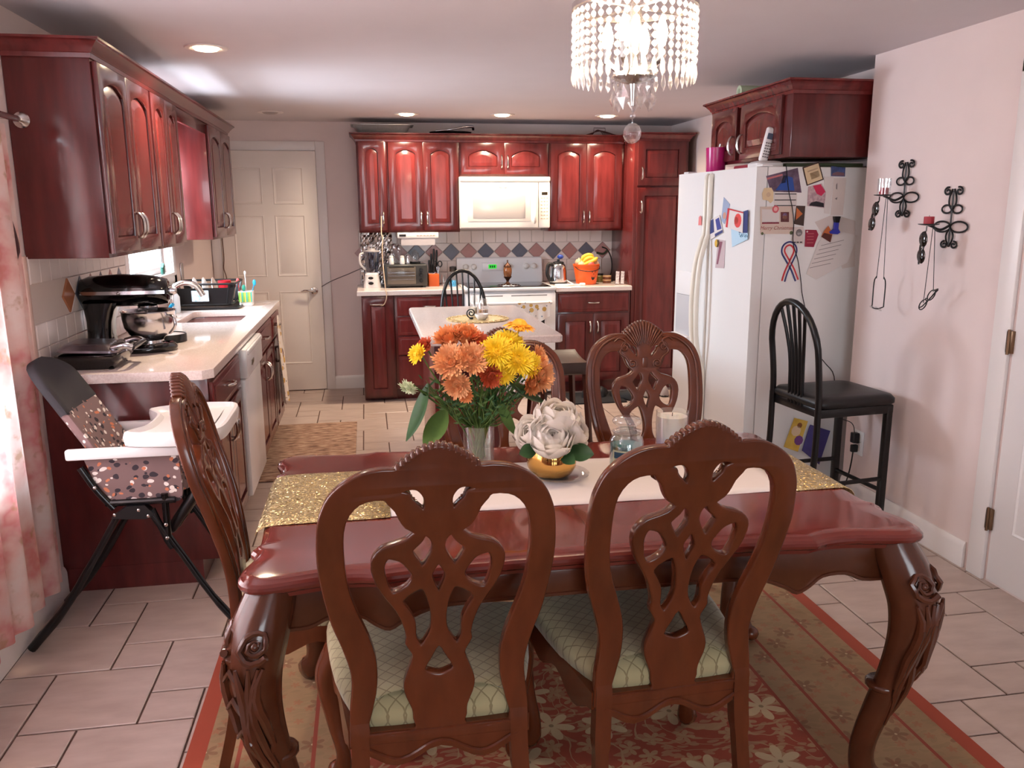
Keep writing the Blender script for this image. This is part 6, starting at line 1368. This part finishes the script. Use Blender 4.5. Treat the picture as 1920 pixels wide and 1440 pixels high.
t = thing('iron_figurine', 'small dark curled metal figurine beside the island jars', 'figurine', (.585, 4.74, IZ+.005)); MB().tube([(.585+x, 4.74, IZ+.04+z) for x, z in spiral(1.7, .004, .028)], .004, 6).tube([(.585, 4.74, IZ+.005), (.585, 4.74, IZ+.016)], .012, 8).build('scroll', BLACKM, t, 60)
# shoes by the pantry
def shoe(lb, x, y, rz, mt_, L=.26):
    t = thing('shoe', lb, 'shoe', (x, y, 0), rz, 'shoes by the pantry'); R_ = []
    for s, w, h in ((0, .02, .05), (.06, .034, .075), (.2, .038, .085), (.4, .038, .06), (.65, .046, .045), (.85, .042, .038), (.97, .024, .028), (1, .008, .02)):
        R_.append([(w*math.cos(a), L*s, max(.012, .012+h*max(0, math.sin(a)))) for a in [2*PI*k/16 for k in range(16)]])
    MB().loft(R_).build('upper', mt_, t, 60, world=False)
    MB().loft([[(w*1.04, L*s, z) for w, s in ((.0, -.01), (.026, .02), (.038, .2), (.038, .4), (.047, .68), (.04, .88), (.0, 1.01), (-.04, .88), (-.047, .68), (-.038, .4), (-.038, .2), (-.026, .02))] for z in (.001, .016)]).build('sole', BLACKP, t, world=False)
SG = mat('grey_shoe', (150, 140, 138), .7); SBK = mat('black_shoe', (22, 20, 22), .6)
shoe('black shoe standing left in the row by the base cabinet', 1.74, 6.50, -.5, SBK); shoe('black shoe second in the row by the base cabinet', 1.88, 6.50, -.35, SBK); shoe('black shoe in front of the pantry', 2.13, 6.36, .6, SBK); shoe('grey shoe in front of the pantry, left one', 2.28, 6.44, .2, SG); shoe('grey shoe in front of the pantry, right one', 2.42, 6.44, -.1, SG)
t = tag(MB().box((1.60, 6.32, .0005), (2.05, 6.72, .012), .004).build('shoe_mat', mat('black_rubber_mat', (22, 20, 24), .8)), 'black mat on the floor before the cabinets by the pantry', 'floor mat')
# ---------------------------------------------------------------- papers and magnets on the refrigerator
def fs_(ly, z, lift): return fw_(lift, ly, z)              # near side panel (local +x)
def ff_(lx, z, lift): return fw_(lx, -.0125-lift, z)       # door fronts (local -y)
def sheet(name, label, cat, pts, mt_, lift, plane=fs_, grp='papers on the refrigerator', parts=()):
    c = plane(sum(p[0] for p in pts)/len(pts), sum(p[1] for p in pts)/len(pts), 0); t = thing(name, label, cat, c, 0, grp)
    def pl(P, l0, l1, nm_, m_):
        a = [plane(*p, l0) for p in P]; b = [plane(*p, l1) for p in P]; MB().loft([a, b]).build(nm_, m_, t, 0)
    pl(pts, lift-.0009, lift, 'paper', mt_)
    for nm_, P, m_ in parts: pl(P, lift, lift+.0006, nm_, m_)
    return t
def rect(x0, z0, x1, z1): return [(x0, z0), (x1, z0), (x1, z1), (x0, z1)]
def circ(x, z, r_, n_=16): return [(x+r_*math.cos(2*PI*k/n_), z+r_*math.sin(2*PI*k/n_)) for k in range(n_)]
def ftext(t, txt, x, z, size, m_, plane, lift, shear=0., rot=0.):
    vs, fs = text2d(txt, size, shear, .0001); c_, s_ = math.cos(rot), math.sin(rot)
    MB().add([plane(x+a*c_-b*s_, z+a*s_+b*c_, lift) for a, b, _ in vs], fs).build('lettering', m_, t, 0)
PW = mat('paper_white', (214, 206, 202), .7); PC = mat('paper_cream', (214, 190, 152), .7); PGY = mat('ink_grey', (120, 112, 112), .7); PDK = mat('ink_dark', (42, 38, 44), .7); PRD = mat('ink_maroon', (146, 34, 62), .6); PPK = mat('ink_rose', (190, 110, 110), .6); PNV = mat('ink_navy', (44, 54, 110), .6); PBL = mat('ink_blue', (44, 78, 150), .6); PTN = mat('paper_tan', (196, 168, 140), .7); POR = mat('ink_orange', (190, 104, 56), .6); PLB = mat('paper_light_blue', (176, 206, 224), .7); PRE = mat('ink_red', (196, 44, 52), .6); PYE = mat('ink_gold', (206, 164, 60), .6); PSK = mat('skin_print', (190, 140, 120), .6)
PVI = mat('collage_print', (74, 56, 74), .5, var=.5, scale=30, rgb2=(112, 92, 112)); PVG = mat('group_photo_print', (150, 120, 128), .5, var=.6, scale=55, rgb2=(206, 180, 180))
sheet('photo_flyer', 'purple and blue photo flyer at the top left of the refrigerator side', 'flyer', [(.053, 1.697), (.231, 1.739), (.262, 1.615), (.084, 1.62)], PVI, .0012, parts=(('blue_panel', [(.11, 1.627), (.22, 1.625), (.205, 1.69), (.165, 1.70), (.14, 1.665)], PBL), ('title_band', [(.058, 1.688), (.145, 1.708), (.146, 1.70), (.06, 1.679)], PPK), ('dark_shape', [(.14, 1.66), (.165, 1.665), (.172, 1.70), (.15, 1.70)], PDK)))
sheet('mitten_magnet', 'cream mitten-shaped magnet below the photo flyer', 'magnet', [(.045, 1.638), (.085, 1.640), (.098, 1.62), (.10, 1.575), (.085, 1.562), (.07, 1.575), (.04, 1.58), (.034, 1.61)], PC, .004, parts=(('mark', circ(.07, 1.605, .012), PTN),))
sheet('calendar_sheet', 'white calendar sheet with dark lines on the refrigerator side', 'paper', [(.104, 1.617), (.236, 1.617), (.237, 1.524), (.109, 1.532)], PW, .0018, parts=tuple(('line', rect(.108, z, .232, z+.0045), PDK) for z in (1.606, 1.576, 1.548)))
t = sheet('christmas_card', 'Christmas card with baby photo and Merry Christmas lettering on the refrigerator', 'card', [(.028, 1.545), (.216, 1.548), (.226, 1.406), (.037, 1.408)], mat('card_blush', (206, 186, 172), .6), .0030, parts=(('note', [(.037, 1.532), (.138, 1.53), (.141, 1.463), (.043, 1.463)], PW), ('maroon_band', rect(.043, 1.459, .141, 1.468), PRD), ('photo', [(.146, 1.518), (.195, 1.518), (.198, 1.467), (.15, 1.468)], mat('photo_dark', (96, 50, 52), .5)), ('photo_face', circ(.172, 1.49, .013), PSK), ('photo_hat', [(.158, 1.499), (.186, 1.499), (.180, 1.512), (.165, 1.512)], mat('print_lilac', (140, 120, 160), .6)), ('sprig', circ(.215, 1.412, .010, 7), mat('print_green', (84, 92, 58), .6)), ('sprig', circ(.048, 1.410, .008, 7), mat('print_green', (84, 92, 58), .6))))
ftext(t, 'Merry Christmas', .128, 1.437, .028, PPK, fs_, .0038, .3, .0)
sheet('rose_magnet', 'pink round rose magnet on the Christmas card', 'magnet', circ(.114, 1.532, .019, 12), mat('rose_pink', (206, 96, 104), .4), .007, parts=(('petal_ring', circ(.114, 1.533, .011, 10), mat('rose_pale', (226, 170, 166), .4)),))
sheet('orange_postcard', 'dark postcard with orange triangle on the refrigerator side', 'card', [(.235, 1.55), (.288, 1.548), (.286, 1.446), (.228, 1.457)], mat('card_brown', (64, 48, 42), .6), .0026, parts=(('orange_shape', [(.238, 1.54), (.275, 1.508), (.238, 1.478)], POR),))
sheet('framed_note', 'cream note with dark border tilted at the top of the refrigerator side', 'note', [(.256, 1.741), (.35, 1.77), (.385, 1.681), (.288, 1.649)], mat('note_border', (60, 40, 34), .6), .0040, parts=(('note_face', [(.264, 1.737), (.346, 1.762), (.377, 1.684), (.292, 1.656)], PC), ('heading', [(.285, 1.722), (.345, 1.741), (.347, 1.735), (.287, 1.716)], PTN), ('paragraph', [(.30, 1.712), (.35, 1.727), (.362, 1.697), (.312, 1.681)], mat('print_tan', (186, 158, 120), .7))))
sheet('group_photo', 'photo with a crimson shape in the middle of the refrigerator side', 'photo', [(.298, 1.645), (.375, 1.662), (.404, 1.618), (.4, 1.537), (.299, 1.548)], PVG, .0022, parts=(('crimson_shape', [(.325, 1.65), (.37, 1.657), (.40, 1.62), (.378, 1.598), (.35, 1.61)], mat('ink_crimson', (200, 44, 84), .5)), ('dark_figures', [(.31, 1.55), (.398, 1.541), (.395, 1.562), (.35, 1.572), (.32, 1.565)], PDK)))
sheet('long_slip', 'long white paper slip right of the group photo', 'paper', [(.388, 1.696), (.443, 1.696), (.435, 1.506), (.403, 1.51)], PW, .0016)
sheet('drawing_sheet', 'white sheet with faint drawings at the right of the refrigerator side', 'paper', [(.445, 1.69), (.52, 1.69), (.515, 1.50), (.442, 1.50)], mat('paper_grey_white', (206, 194, 188), .7), .0010, parts=(('doodle', [(.462, 1.655), (.468, 1.665), (.470, 1.63), (.463, 1.635)], PGY), ('doodle', [(.46, 1.585), (.475, 1.592), (.472, 1.578)], PGY)))
sheet('landscape_magnet', 'small blue landscape magnet at the top right of the refrigerator side', 'magnet', [(.422, 1.748), (.507, 1.743), (.508, 1.697), (.426, 1.698)], mat('magnet_blue', (62, 76, 118), .4, var=.4, scale=50), .005, parts=(('rocks', [(.43, 1.702), (.504, 1.701), (.50, 1.716), (.46, 1.72), (.435, 1.714)], mat('print_rock', (116, 84, 92), .5)),))
sheet('maroon_card', 'maroon card with white print in the middle of the refrigerator side', 'card', [(.297, 1.427), (.362, 1.425), (.376, 1.401), (.353, 1.337), (.299, 1.34)], PRD, .0040, parts=tuple(('print_line', rect(.31, z, .348, z+.003), PPK) for z in (1.405, 1.39, 1.375, 1.358)) + (('print_dot', circ(.308, 1.417, .005, 8), PW),))
t = sheet('emblem_sheet', 'white sheet with round grey emblem left of the maroon card', 'paper', [(.225, 1.44), (.286, 1.443), (.292, 1.354), (.218, 1.355)], mat('paper_grey_white', (206, 194, 188), .7), .0014, parts=(('emblem', circ(.262, 1.412, .019), PGY), ('emblem_inner', circ(.262, 1.412, .012), PW)))
[MB().loft([[fs_(*p, l) for p in rect(.232+.019*k, 1.360, .246+.019*k, 1.366)] for l in (.0014, .0020)]).build('print_mark', PDK, t, 0) for k in range(3)]
sheet('letter_sheet', 'tilted bordered letter hanging at the lower right of the refrigerator side', 'paper', [(.491, 1.417), (.612, 1.394), (.562, 1.253), (.38, 1.167), (.319, 1.198), (.378, 1.359), (.44, 1.425)], PW, .0050, parts=tuple(('text_line', [(.395+.018*k*0-.012*k, 1.345-.023*k), (.53-.014*k, 1.372-.024*k), (.53-.014*k, 1.3695-.024*k), (.395-.012*k, 1.3425-.023*k)], PGY) for k in range(6)))
sheet('back_letter', 'white sheet behind the tilted letter on the refrigerator side', 'paper', [(.351, 1.466), (.441, 1.498), (.49, 1.497), (.593, 1.47), (.612, 1.23), (.539, 1.221)], mat('paper_grey_white', (206, 194, 188), .7), .0008)
sheet('clay_magnet', 'brown and orange clay magnet holding the tilted letter', 'magnet', [(.426, 1.446), (.455, 1.407), (.445, 1.36), (.388, 1.39), (.404, 1.421)], POR, .012, parts=(('brown_half', [(.404, 1.41), (.45, 1.40), (.445, 1.36), (.388, 1.39)], mat('clay_brown', (84, 38, 30), .5)),))
t = thing('bag_clip', 'blue and black clip holding papers on the refrigerator side', 'clip', fs_(.465, 1.45, 0)); MB().loft([[fs_(*p, l) for p in [(.452, 1.494), (.488, 1.494), (.482, 1.462), (.460, 1.462)]] for l in (.006, .024)]).build('clip_head', BLACKP, t, 0); MB().loft([[fs_(*p, l) for p in [(.460, 1.464), (.482, 1.464), (.482, 1.43), (.495, 1.412), (.48, 1.402), (.44, 1.405), (.432, 1.415), (.459, 1.43)]] for l in (.006, .020)]).build('clip_body', mat('clip_blue', (48, 56, 160), .4), t, 0)
# ribbon magnet
t = thing('ribbon_magnet', 'red white and navy awareness ribbon magnet on the refrigerator side', 'magnet', fs_(.21, 1.25, 0))
def band(P, offs, m_, l):
    q = cr(P, 6); L_, R_ = [], []
    for i, p in enumerate(q):
        a = q[max(0, i-1)]; b = q[min(len(q)-1, i+1)]; d = (b-a).normalized(); nn = V((-d.y, d.x)); L_.append(p+nn*offs[0]); R_.append(p+nn*offs[1])
    MB().loft([[fs_(a.x, a.y, l), fs_(b.x, b.y, l), fs_(b.x, b.y, l+.0015), fs_(a.x, a.y, l+.0015)] for a, b in zip(L_, R_)]).build('ribbon_stripe', m_, t, 0)
rb1 = [(.265, 1.165), (.235, 1.225), (.20, 1.275), (.175, 1.315), (.182, 1.345), (.21, 1.358), (.236, 1.345), (.246, 1.315), (.225, 1.265), (.20, 1.21), (.186, 1.162)]
rb1b = [(.192, 1.160), (.21, 1.215), (.232, 1.265), (.2525, 1.312)]
for w, m_ in (((-.013, -.0045), PRE), ((-.0045, .0035), PW), ((.0035, .012), PDK if False else PNV)): band(rb1, w, m_, .002)
# cord down the side of the refrigerator
q = [(.158, 1.753), (.182, 1.624), (.208, 1.541), (.223, 1.457), (.226, 1.361), (.261, 1.27), (.288, 1.156), (.30, 1.09), (.345, .95), (.372, .879), (.413, .776), (.467, .715), (.53, .637), (.545, .45), (.535, .42)]
t = thing('phone_cord', 'thin black cord running down the refrigerator side to the wall outlet', 'cord', fs_(.158, 1.753, 0)); MB().tube(cr([fs_(*p, .009) for p in q], 4), .0025, 6).build('cord', BLACKP, t, 60)
# on the door fronts
sheet('pink_magnet', 'small pink magnet on the freezer door', 'magnet', [(-.585, 1.445), (-.545, 1.445), (-.548, 1.49), (-.565, 1.50), (-.582, 1.49)], mat('coral_pink', (222, 130, 130), .4), .006, ff_)
sheet('blue_strip', 'blue-grey photo strip highest on the refrigerator door', 'photo', [(-.305, 1.599), (-.233, 1.56), (-.284, 1.455), (-.323, 1.474)], mat('strip_blue', (150, 164, 190), .6), .002, ff_, parts=(('portrait', circ(-.286, 1.50, .018), PSK),))
sheet('navy_flyer', 'navy and white flyer tilted at the left of the refrigerator door', 'flyer', [(-.475, 1.469), (-.342, 1.504), (-.29, 1.408), (-.445, 1.365)], PW, .0035, ff_, parts=(('navy_block', [(-.468, 1.466), (-.408, 1.482), (-.392, 1.41), (-.45, 1.395)], PNV), ('navy_block', [(-.385, 1.478), (-.345, 1.49), (-.31, 1.43), (-.36, 1.42)], mat('ink_indigo', (60, 66, 140), .6)), ('navy_band', [(-.385, 1.40), (-.30, 1.424), (-.293, 1.41), (-.38, 1.384)], PNV)))
sheet('flower_card', 'red-edged white card with a red and orange flower on the refrigerator door', 'card', [(-.244, 1.54), (-.077, 1.518), (-.075, 1.412), (-.257, 1.44)], PW, .008, ff_, parts=(('red_edge', [(-.244, 1.54), (-.222, 1.537), (-.236, 1.437), (-.257, 1.44)], PRE), ('red_edge', [(-.244, 1.54), (-.077, 1.518), (-.077, 1.512), (-.244, 1.533)], PRE), ('flower', circ(-.13, 1.475, .037, 14), mat('flower_coral', (216, 70, 66), .6)), ('flower_heart', circ(-.145, 1.475, .020, 10), POR)))
sheet('navy_card', 'dark blue card behind the flower card on the refrigerator door', 'card', [(-.12, 1.515), (-.039, 1.53), (-.033, 1.413), (-.12, 1.412)], PNV, .0045, ff_)
t = sheet('blue_card', 'light blue card below the flower card on the refrigerator door', 'card', [(-.208, 1.434), (-.033, 1.425), (-.033, 1.38), (-.188, 1.335)], PLB, .0025, ff_); [MB().tube(cr([ff_(-.12+.022*k, 1.388+.016*((k+1) % 2), .003), ff_(-.112+.022*k, 1.408, .003), ff_(-.106+.022*k, 1.392, .003), ff_(-.098+.022*k, 1.40, .003)], 3), .0012, 5).build('script_mark', mat('ink_teal', (60, 110, 140), .6), t) for k in range(4)]
sheet('photo_strip', 'narrow photo strip at the bottom of the refrigerator door papers', 'photo', [(-.35, 1.371), (-.266, 1.367), (-.265, 1.217), (-.366, 1.214)], mat('strip_rose', (190, 170, 172), .6), .002, ff_, parts=(('figure', [(-.325, 1.36), (-.295, 1.36), (-.335, 1.235), (-.352, 1.235)], mat('figure_mauve', (130, 76, 92), .6)),))
sheet('round_badge', 'round gold and black badge magnet on the photo strip', 'magnet', circ(-.35, 1.35, .022), PYE, .009, ff_, parts=(('dark_rim', [(-.345, 1.37), (-.332, 1.365), (-.328, 1.345), (-.338, 1.33), (-.346, 1.33), (-.338, 1.35)], PDK),))

# ---------------------------------------------------------------- on top of the refrigerator
ZF = 1.7465
t = thing('pink_tumbler', 'magenta plastic tumbler on top of the refrigerator', 'tumbler', (2.07, 4.80, ZF)); MB().lathe([(.0001, 0), (.052, 0), (.056, .01), (.060, .145), (.057, .145), (.052, .01), (.0001, .006)], 26, c=(2.07, 4.80, ZF)).build('cup', mat('magenta_gloss', (176, 28, 104), .25), t, 60); MB().tube([(2.06, 4.80, ZF+.02), (2.085, 4.78, ZF+.165)], .006, 8).build('shiny_utensil', STEEL, t)
t = thing('cordless_phone', 'white cordless phone standing in its base on the refrigerator', 'telephone', (2.08, 4.20, ZF)); MB().loft([[(x, y, ZF+z) for x, y in rrect(2.01+e, 4.13+e, 2.16-e, 4.26-e, .02)] for e, z in ((0, 0), (0, .02), (.012, .03), (.03, .034))]).build('charging_base', WHITEP, t, 40)
M = Matrix.Translation((2.065, 4.19, ZF+.03)) @ Matrix.Rotation(.18, 4, 'Y') @ Matrix.Rotation(.12, 4, 'X'); hs_ = MB().box((-.024, -.014, 0), (.024, .014, .175), .012, M=M, seg=3).build('handset', WHITEP, t, 60); MB().box((-.016, -.016, .115), (.016, -.013, .145), 0, M=M).build('screen', mat('phone_screen', (84, 92, 110), .3), hs_)
for r_ in range(6):
    for c_ in range(3): MB().box((-.015+c_*.012, -.0165, .022+r_*.014), (-.007+c_*.012, -.0135, .029+r_*.014), 0, M=M).build('key', PGY, hs_)
t = tag(MB().box((2.18, 4.15, ZF), (2.62, 4.62, ZF+.022), .004).build('storage_folder', mat('dark_green_folder', (74, 84, 60), .6)), 'dark green folder lying under the cabinet on the refrigerator', 'folder')
t = tag(MB().box((2.10, 4.30, ZF), (2.165, 4.62, ZF+.030), .008).build('red_pouch', mat('red_pouch', (150, 40, 56), .6)), 'small red pouch behind the cordless phone', 'pouch')
t = thing('paper_roll', 'pale green roll on top of the refrigerator cabinet', 'roll', (2.22, 4.69, 2.161)); MB().lathe([(.0001, 0), (.034, 0), (.034, .2), (.0001, .2)], 22, c=(2.145, 4.69, 2.195), M=Matrix.Rotation(PI/2, 4, 'Y')).build('roll_body', mat('roll_green', (186, 196, 166), .6), t, 40); MB().lathe([(.016, -.001), (.016, .001), (.0001, .001)], 18, c=(2.144, 4.69, 2.195), M=Matrix.Rotation(PI/2, 4, 'Y')).build('roll_core', mat('roll_core', (150, 160, 130), .7), t)

# ---------------------------------------------------------------- right wall: sconces, glasses, outlet, books
def sconce(lb, y, zt, k=1.0):
    t = thing('wall_sconce', lb, 'sconce', (XR, y, zt-.12), 0, 'black scroll sconces'); x = XR-.008; IR = BLACKM
    def pth(P, r_=.0055, nm_='scroll'): MB().tube([(x, y+a*1.5, zt+b*1.03) for a, b in P], r_*.82, 7, flat=.8).build(nm_, IR, t, 60)
    pth([(0, -.02), (0, -.245)], .005, 'stem')
    for s in (-1, 1):
        pth([(s*(.012+a), -.022+b) for a, b in [(p[0]*.9+.012, p[1]) for p in spiral(1.3, .004, .018, 18)]])
        pth(cr([(0, -.10), (s*.014, -.075), (s*.014, -.045), (s*.004, -.012)], 4), .005)
        pth([(s*.022+.022*math.cos(a)*.95, -.095+.017*math.sin(a)) for a in [2*PI*j/16 for j in range(17)]], .005)
        pth([(s*.036+.036*math.cos(a), -.168+.022*math.sin(a)) for a in [2*PI*j/18 for j in range(19)]], .005)
        pth(cr([(0, -.17), (s*.014, -.20), (s*.012, -.225), (0, -.25)], 4), .005)
        pth([(s*(.020+a), -.243+b) for a, b in spiral(1.25, .003, .016, 18)])
    MB().tube(cr([(x, y, zt-.165), (x-.045, y, zt-.185), (x-.09, y, zt-.170), (x-.105, y, zt-.165)], 5), .0055, 7).build('arm', IR, t, 60)
    MB().lathe([(.0001, 0), (.012, 0), (.040, .004), (.044, .007), (.042, .008), (.0001, .005)], 24, c=(x-.105, y, zt-.167)).build('candle_dish', IR, t, 60)
    return (x-.105, y, zt-.161)
def candle(lb, p, r_, h): t = thing('red_candle', lb, 'candle', p); MB().lathe([(.0001, 0), (r_, 0), (r_, h), (r_*.7, h+.001), (.0001, h-.003)], 22, c=p).build('wax', mat('red_wax', (158, 28, 44), .45), t, 60); MB().tube([(p[0], p[1], p[2]+h-.004), (p[0], p[1], p[2]+h+.006)], .001, 5).build('wick', BLACKP, t)
p1 = sconce('black scroll wall sconce with glass-sheltered candle, higher one nearer the refrigerator', 3.615, 1.755)
p2 = sconce('black scroll wall sconce with bare red candle, lower one nearer the door', 3.275, 1.625)
candle('red candle inside the glass chimney on the higher sconce', p1, .021, .032); candle('bare red candle on the lower sconce', p2, .021, .032)
t = thing('glass_chimney', 'clear glass candle chimney on the higher sconce', 'candle glass', p1); MB().lathe([(.030, 0), (.031, .075), (.0295, .075), (.0285, 0), (.030, 0)], 24, c=p1).build('glass_wall', GLASS, t, 60)
def eyewear(lb, x, y, ztop, zlens, fold):
    """glasses hanging by their neck cord from the sconce dish"""
    t = thing('hanging_eyeglasses', lb, 'eyeglasses', (x, y, ztop), 0, 'hanging eyeglasses')
    ML = Matrix.Translation((x, y, zlens)) @ Matrix.Rotation(-.75, 4, 'X')
    for s in (-1, 1): MB().tube([(x, y+s*.006, ztop), (x, y+s*.028, zlens+.13) if fold else ML @ V((.012, s*.040, .014))], .0016, 5).build('cord', BLACKP, t)
    if fold:
        for s in (-1, 1): MB().tube(cr([(x, y+s*.028, zlens+.14), (x, y+s*.045, zlens+.11), (x, y+s*.045, zlens+.0)], 4), .0028, 6).build('temple', BLACKM, t, 60)
        MB().tube(cr([(x-.002, y-.045, zlens), (x-.012, y-.02, zlens-.010), (x-.012, y+.02, zlens-.010), (x-.002, y+.045, zlens)], 4), .0028, 6).build('brow_bar', BLACKM, t, 60)
        for s in (-1, 1): MB().lathe([(.0001, 0), (.019, 0), (.019, .0015), (.0001, .0015)], 20, c=(x-.010, y+s*.022, zlens-.012), M=Matrix.Rotation(PI/2-.9, 4, 'Y')).build('lens', GLASS, t)
    else:
        M = Matrix.Translation((x, y, zlens)) @ Matrix.Rotation(-.75, 4, 'X')
        for s in (-1, 1):
            P = [M @ V((0, s*.034+.030*math.cos(a), .016*math.sin(a))) for a in [2*PI*j/18 for j in range(18)]]; MB().tube(P, .0026, 6, closed=True).build('rim', BLACKM, t, 60); MB().tube([M @ V((0, s*.064, .004)), M @ V((.02, s*.062, .012)), M @ V((.03, -s*.05, .016))], .0026, 6).build('temple', BLACKM, t, 60)
        MB().tube([M @ V((0, -.006, .004)), M @ V((-.004, 0, .008)), M @ V((0, .006, .004))], .0024, 6).build('bridge', BLACKM, t)
eyewear('eyeglasses hanging by a cord with temples up from the higher sconce', p1[0]+.005, p1[1]-.02, 1.585, 1.075, True)
eyewear('eyeglasses hanging tilted on a cord from the lower sconce', p2[0]+.005, p2[1]-.03, 1.455, 1.14, False)
def shades(lb, x, y, z, tilt, big):
    t = thing('hanging_sunglasses', lb, 'sunglasses', (x, y, z), 0, 'hanging sunglasses'); M = Matrix.Translation((x, y, z)) @ Matrix.Rotation(tilt, 4, 'X')
    SHD = mat('sunglass_black', (20, 14, 14), .15, coat=.5)
    MB().lathe([(.0001, -.004), (.024, -.004), (.027, 0), (.020, .006), (.0001, .007)], 18, M=M @ Matrix.Translation((-.012, 0, -.035)) @ Matrix.Rotation(PI/2, 4, 'Y'), sx=1.25).build('lens', SHD, t, 60)
    MB().lathe([(.0001, -.004), (.024, -.004), (.027, 0), (.020, .006), (.0001, .007)], 18, M=M @ Matrix.Translation((-.012, .012, -.105)) @ Matrix.Rotation(PI/2, 4, 'Y'), sx=1.25).build('lens', SHD, t, 60)
    MB().tube(cr([M @ V((0, .004, .0)), M @ V((-.004, .03, -.06)), M @ V((.0, .045, -.14))], 4), .0045, 6).build('temple', SHD, t, 60)
    MB().tube([M @ V((-.010, 0, -.062)), M @ V((-.012, .006, -.082))], .005, 6).build('bridge', STEEL if big else SHD, t)
    MB().tube([(x, y, z), (x, y, z+.022)], .003, 6).build('hook_loop', SHD, t)
shades('folded black sunglasses hanging under the higher sconce dish', p1[0]-.012, p1[1]+.012, 1.565, .12, True)
shades('folded black sunglasses hanging under the lower sconce dish', p2[0]-.012, p2[1]-.005, 1.435, -.1, False)
t = thing('wall_outlet', 'white wall outlet low on the right wall behind the black stool', 'outlet', (XR, 3.83, .33)); MB().box((XR-.006, 3.775, .265), (XR, 3.865, .395), .003).build('cover_plate', WHITEP, t)
for z in (.305, .355): MB().box((XR-.008, 3.80, z-.018), (XR-.005, 3.84, z+.018), .002).build('socket', mat('socket_ivory', (206, 196, 186), .4), t)
for lb, z, w, h in (('black adapter plugged into the upper wall socket', .358, .030, .055), ('black plug in the lower wall socket', .300, .020, .04)):
    t = thing('power_adapter', lb, 'plug', (XR-.009, 3.82, z)); MB().box((XR-.043, 3.82-w*.6, z-h/2), (XR-.0085, 3.82+w*.6, z+h/2), .005).build('plug_body', BLACKP, t)
    if w < .025: MB().tube(cr([(XR-.03, 3.82, z-.02), (XR-.032, 3.825, z-.08), (XR-.03, 3.85, z-.17), (XR-.035, 3.89, .02)], 5), .004, 6).build('plug_cord', BLACKP, t, 60)
    else: MB().tube(cr([(XR-.03, 3.82, z+.026), (XR-.032, 3.83, z+.06), (XR-.034, 3.87, z+.075), (2.46, 3.97, .43)], 5), .0025, 6).build('plug_cord', BLACKP, t, 60)
def bk(lb, nm_, pts, m_, cat, parts): return sheet(nm_, lb, cat, pts, m_, .012, parts=parts, grp=None)
# book and folder leaning against the refrigerator side
bk('colourful picture book leaning low against the refrigerator side', 'picture_book', [(.245, .26), (.30, .42), (.385, .395), (.335, .225)], mat('book_cover', (200, 160, 60), .5, var=.5, scale=18, rgb2=(226, 190, 96)), 'book', (('purple_patch', circ(.335, .29, .028, 9), mat('book_purple', (120, 70, 130), .5)), ('cream_patch', circ(.315, .345, .03, 9), mat('book_cream', (224, 196, 160), .5)), ('brown_patch', circ(.335, .375, .016, 8), mat('book_brown', (130, 80, 40), .5))))
bk('purple folder leaning low against the refrigerator side', 'purple_folder', [(.36, .23), (.40, .375), (.53, .33), (.475, .14)], mat('folder_purple', (74, 68, 128), .5), 'folder', ())
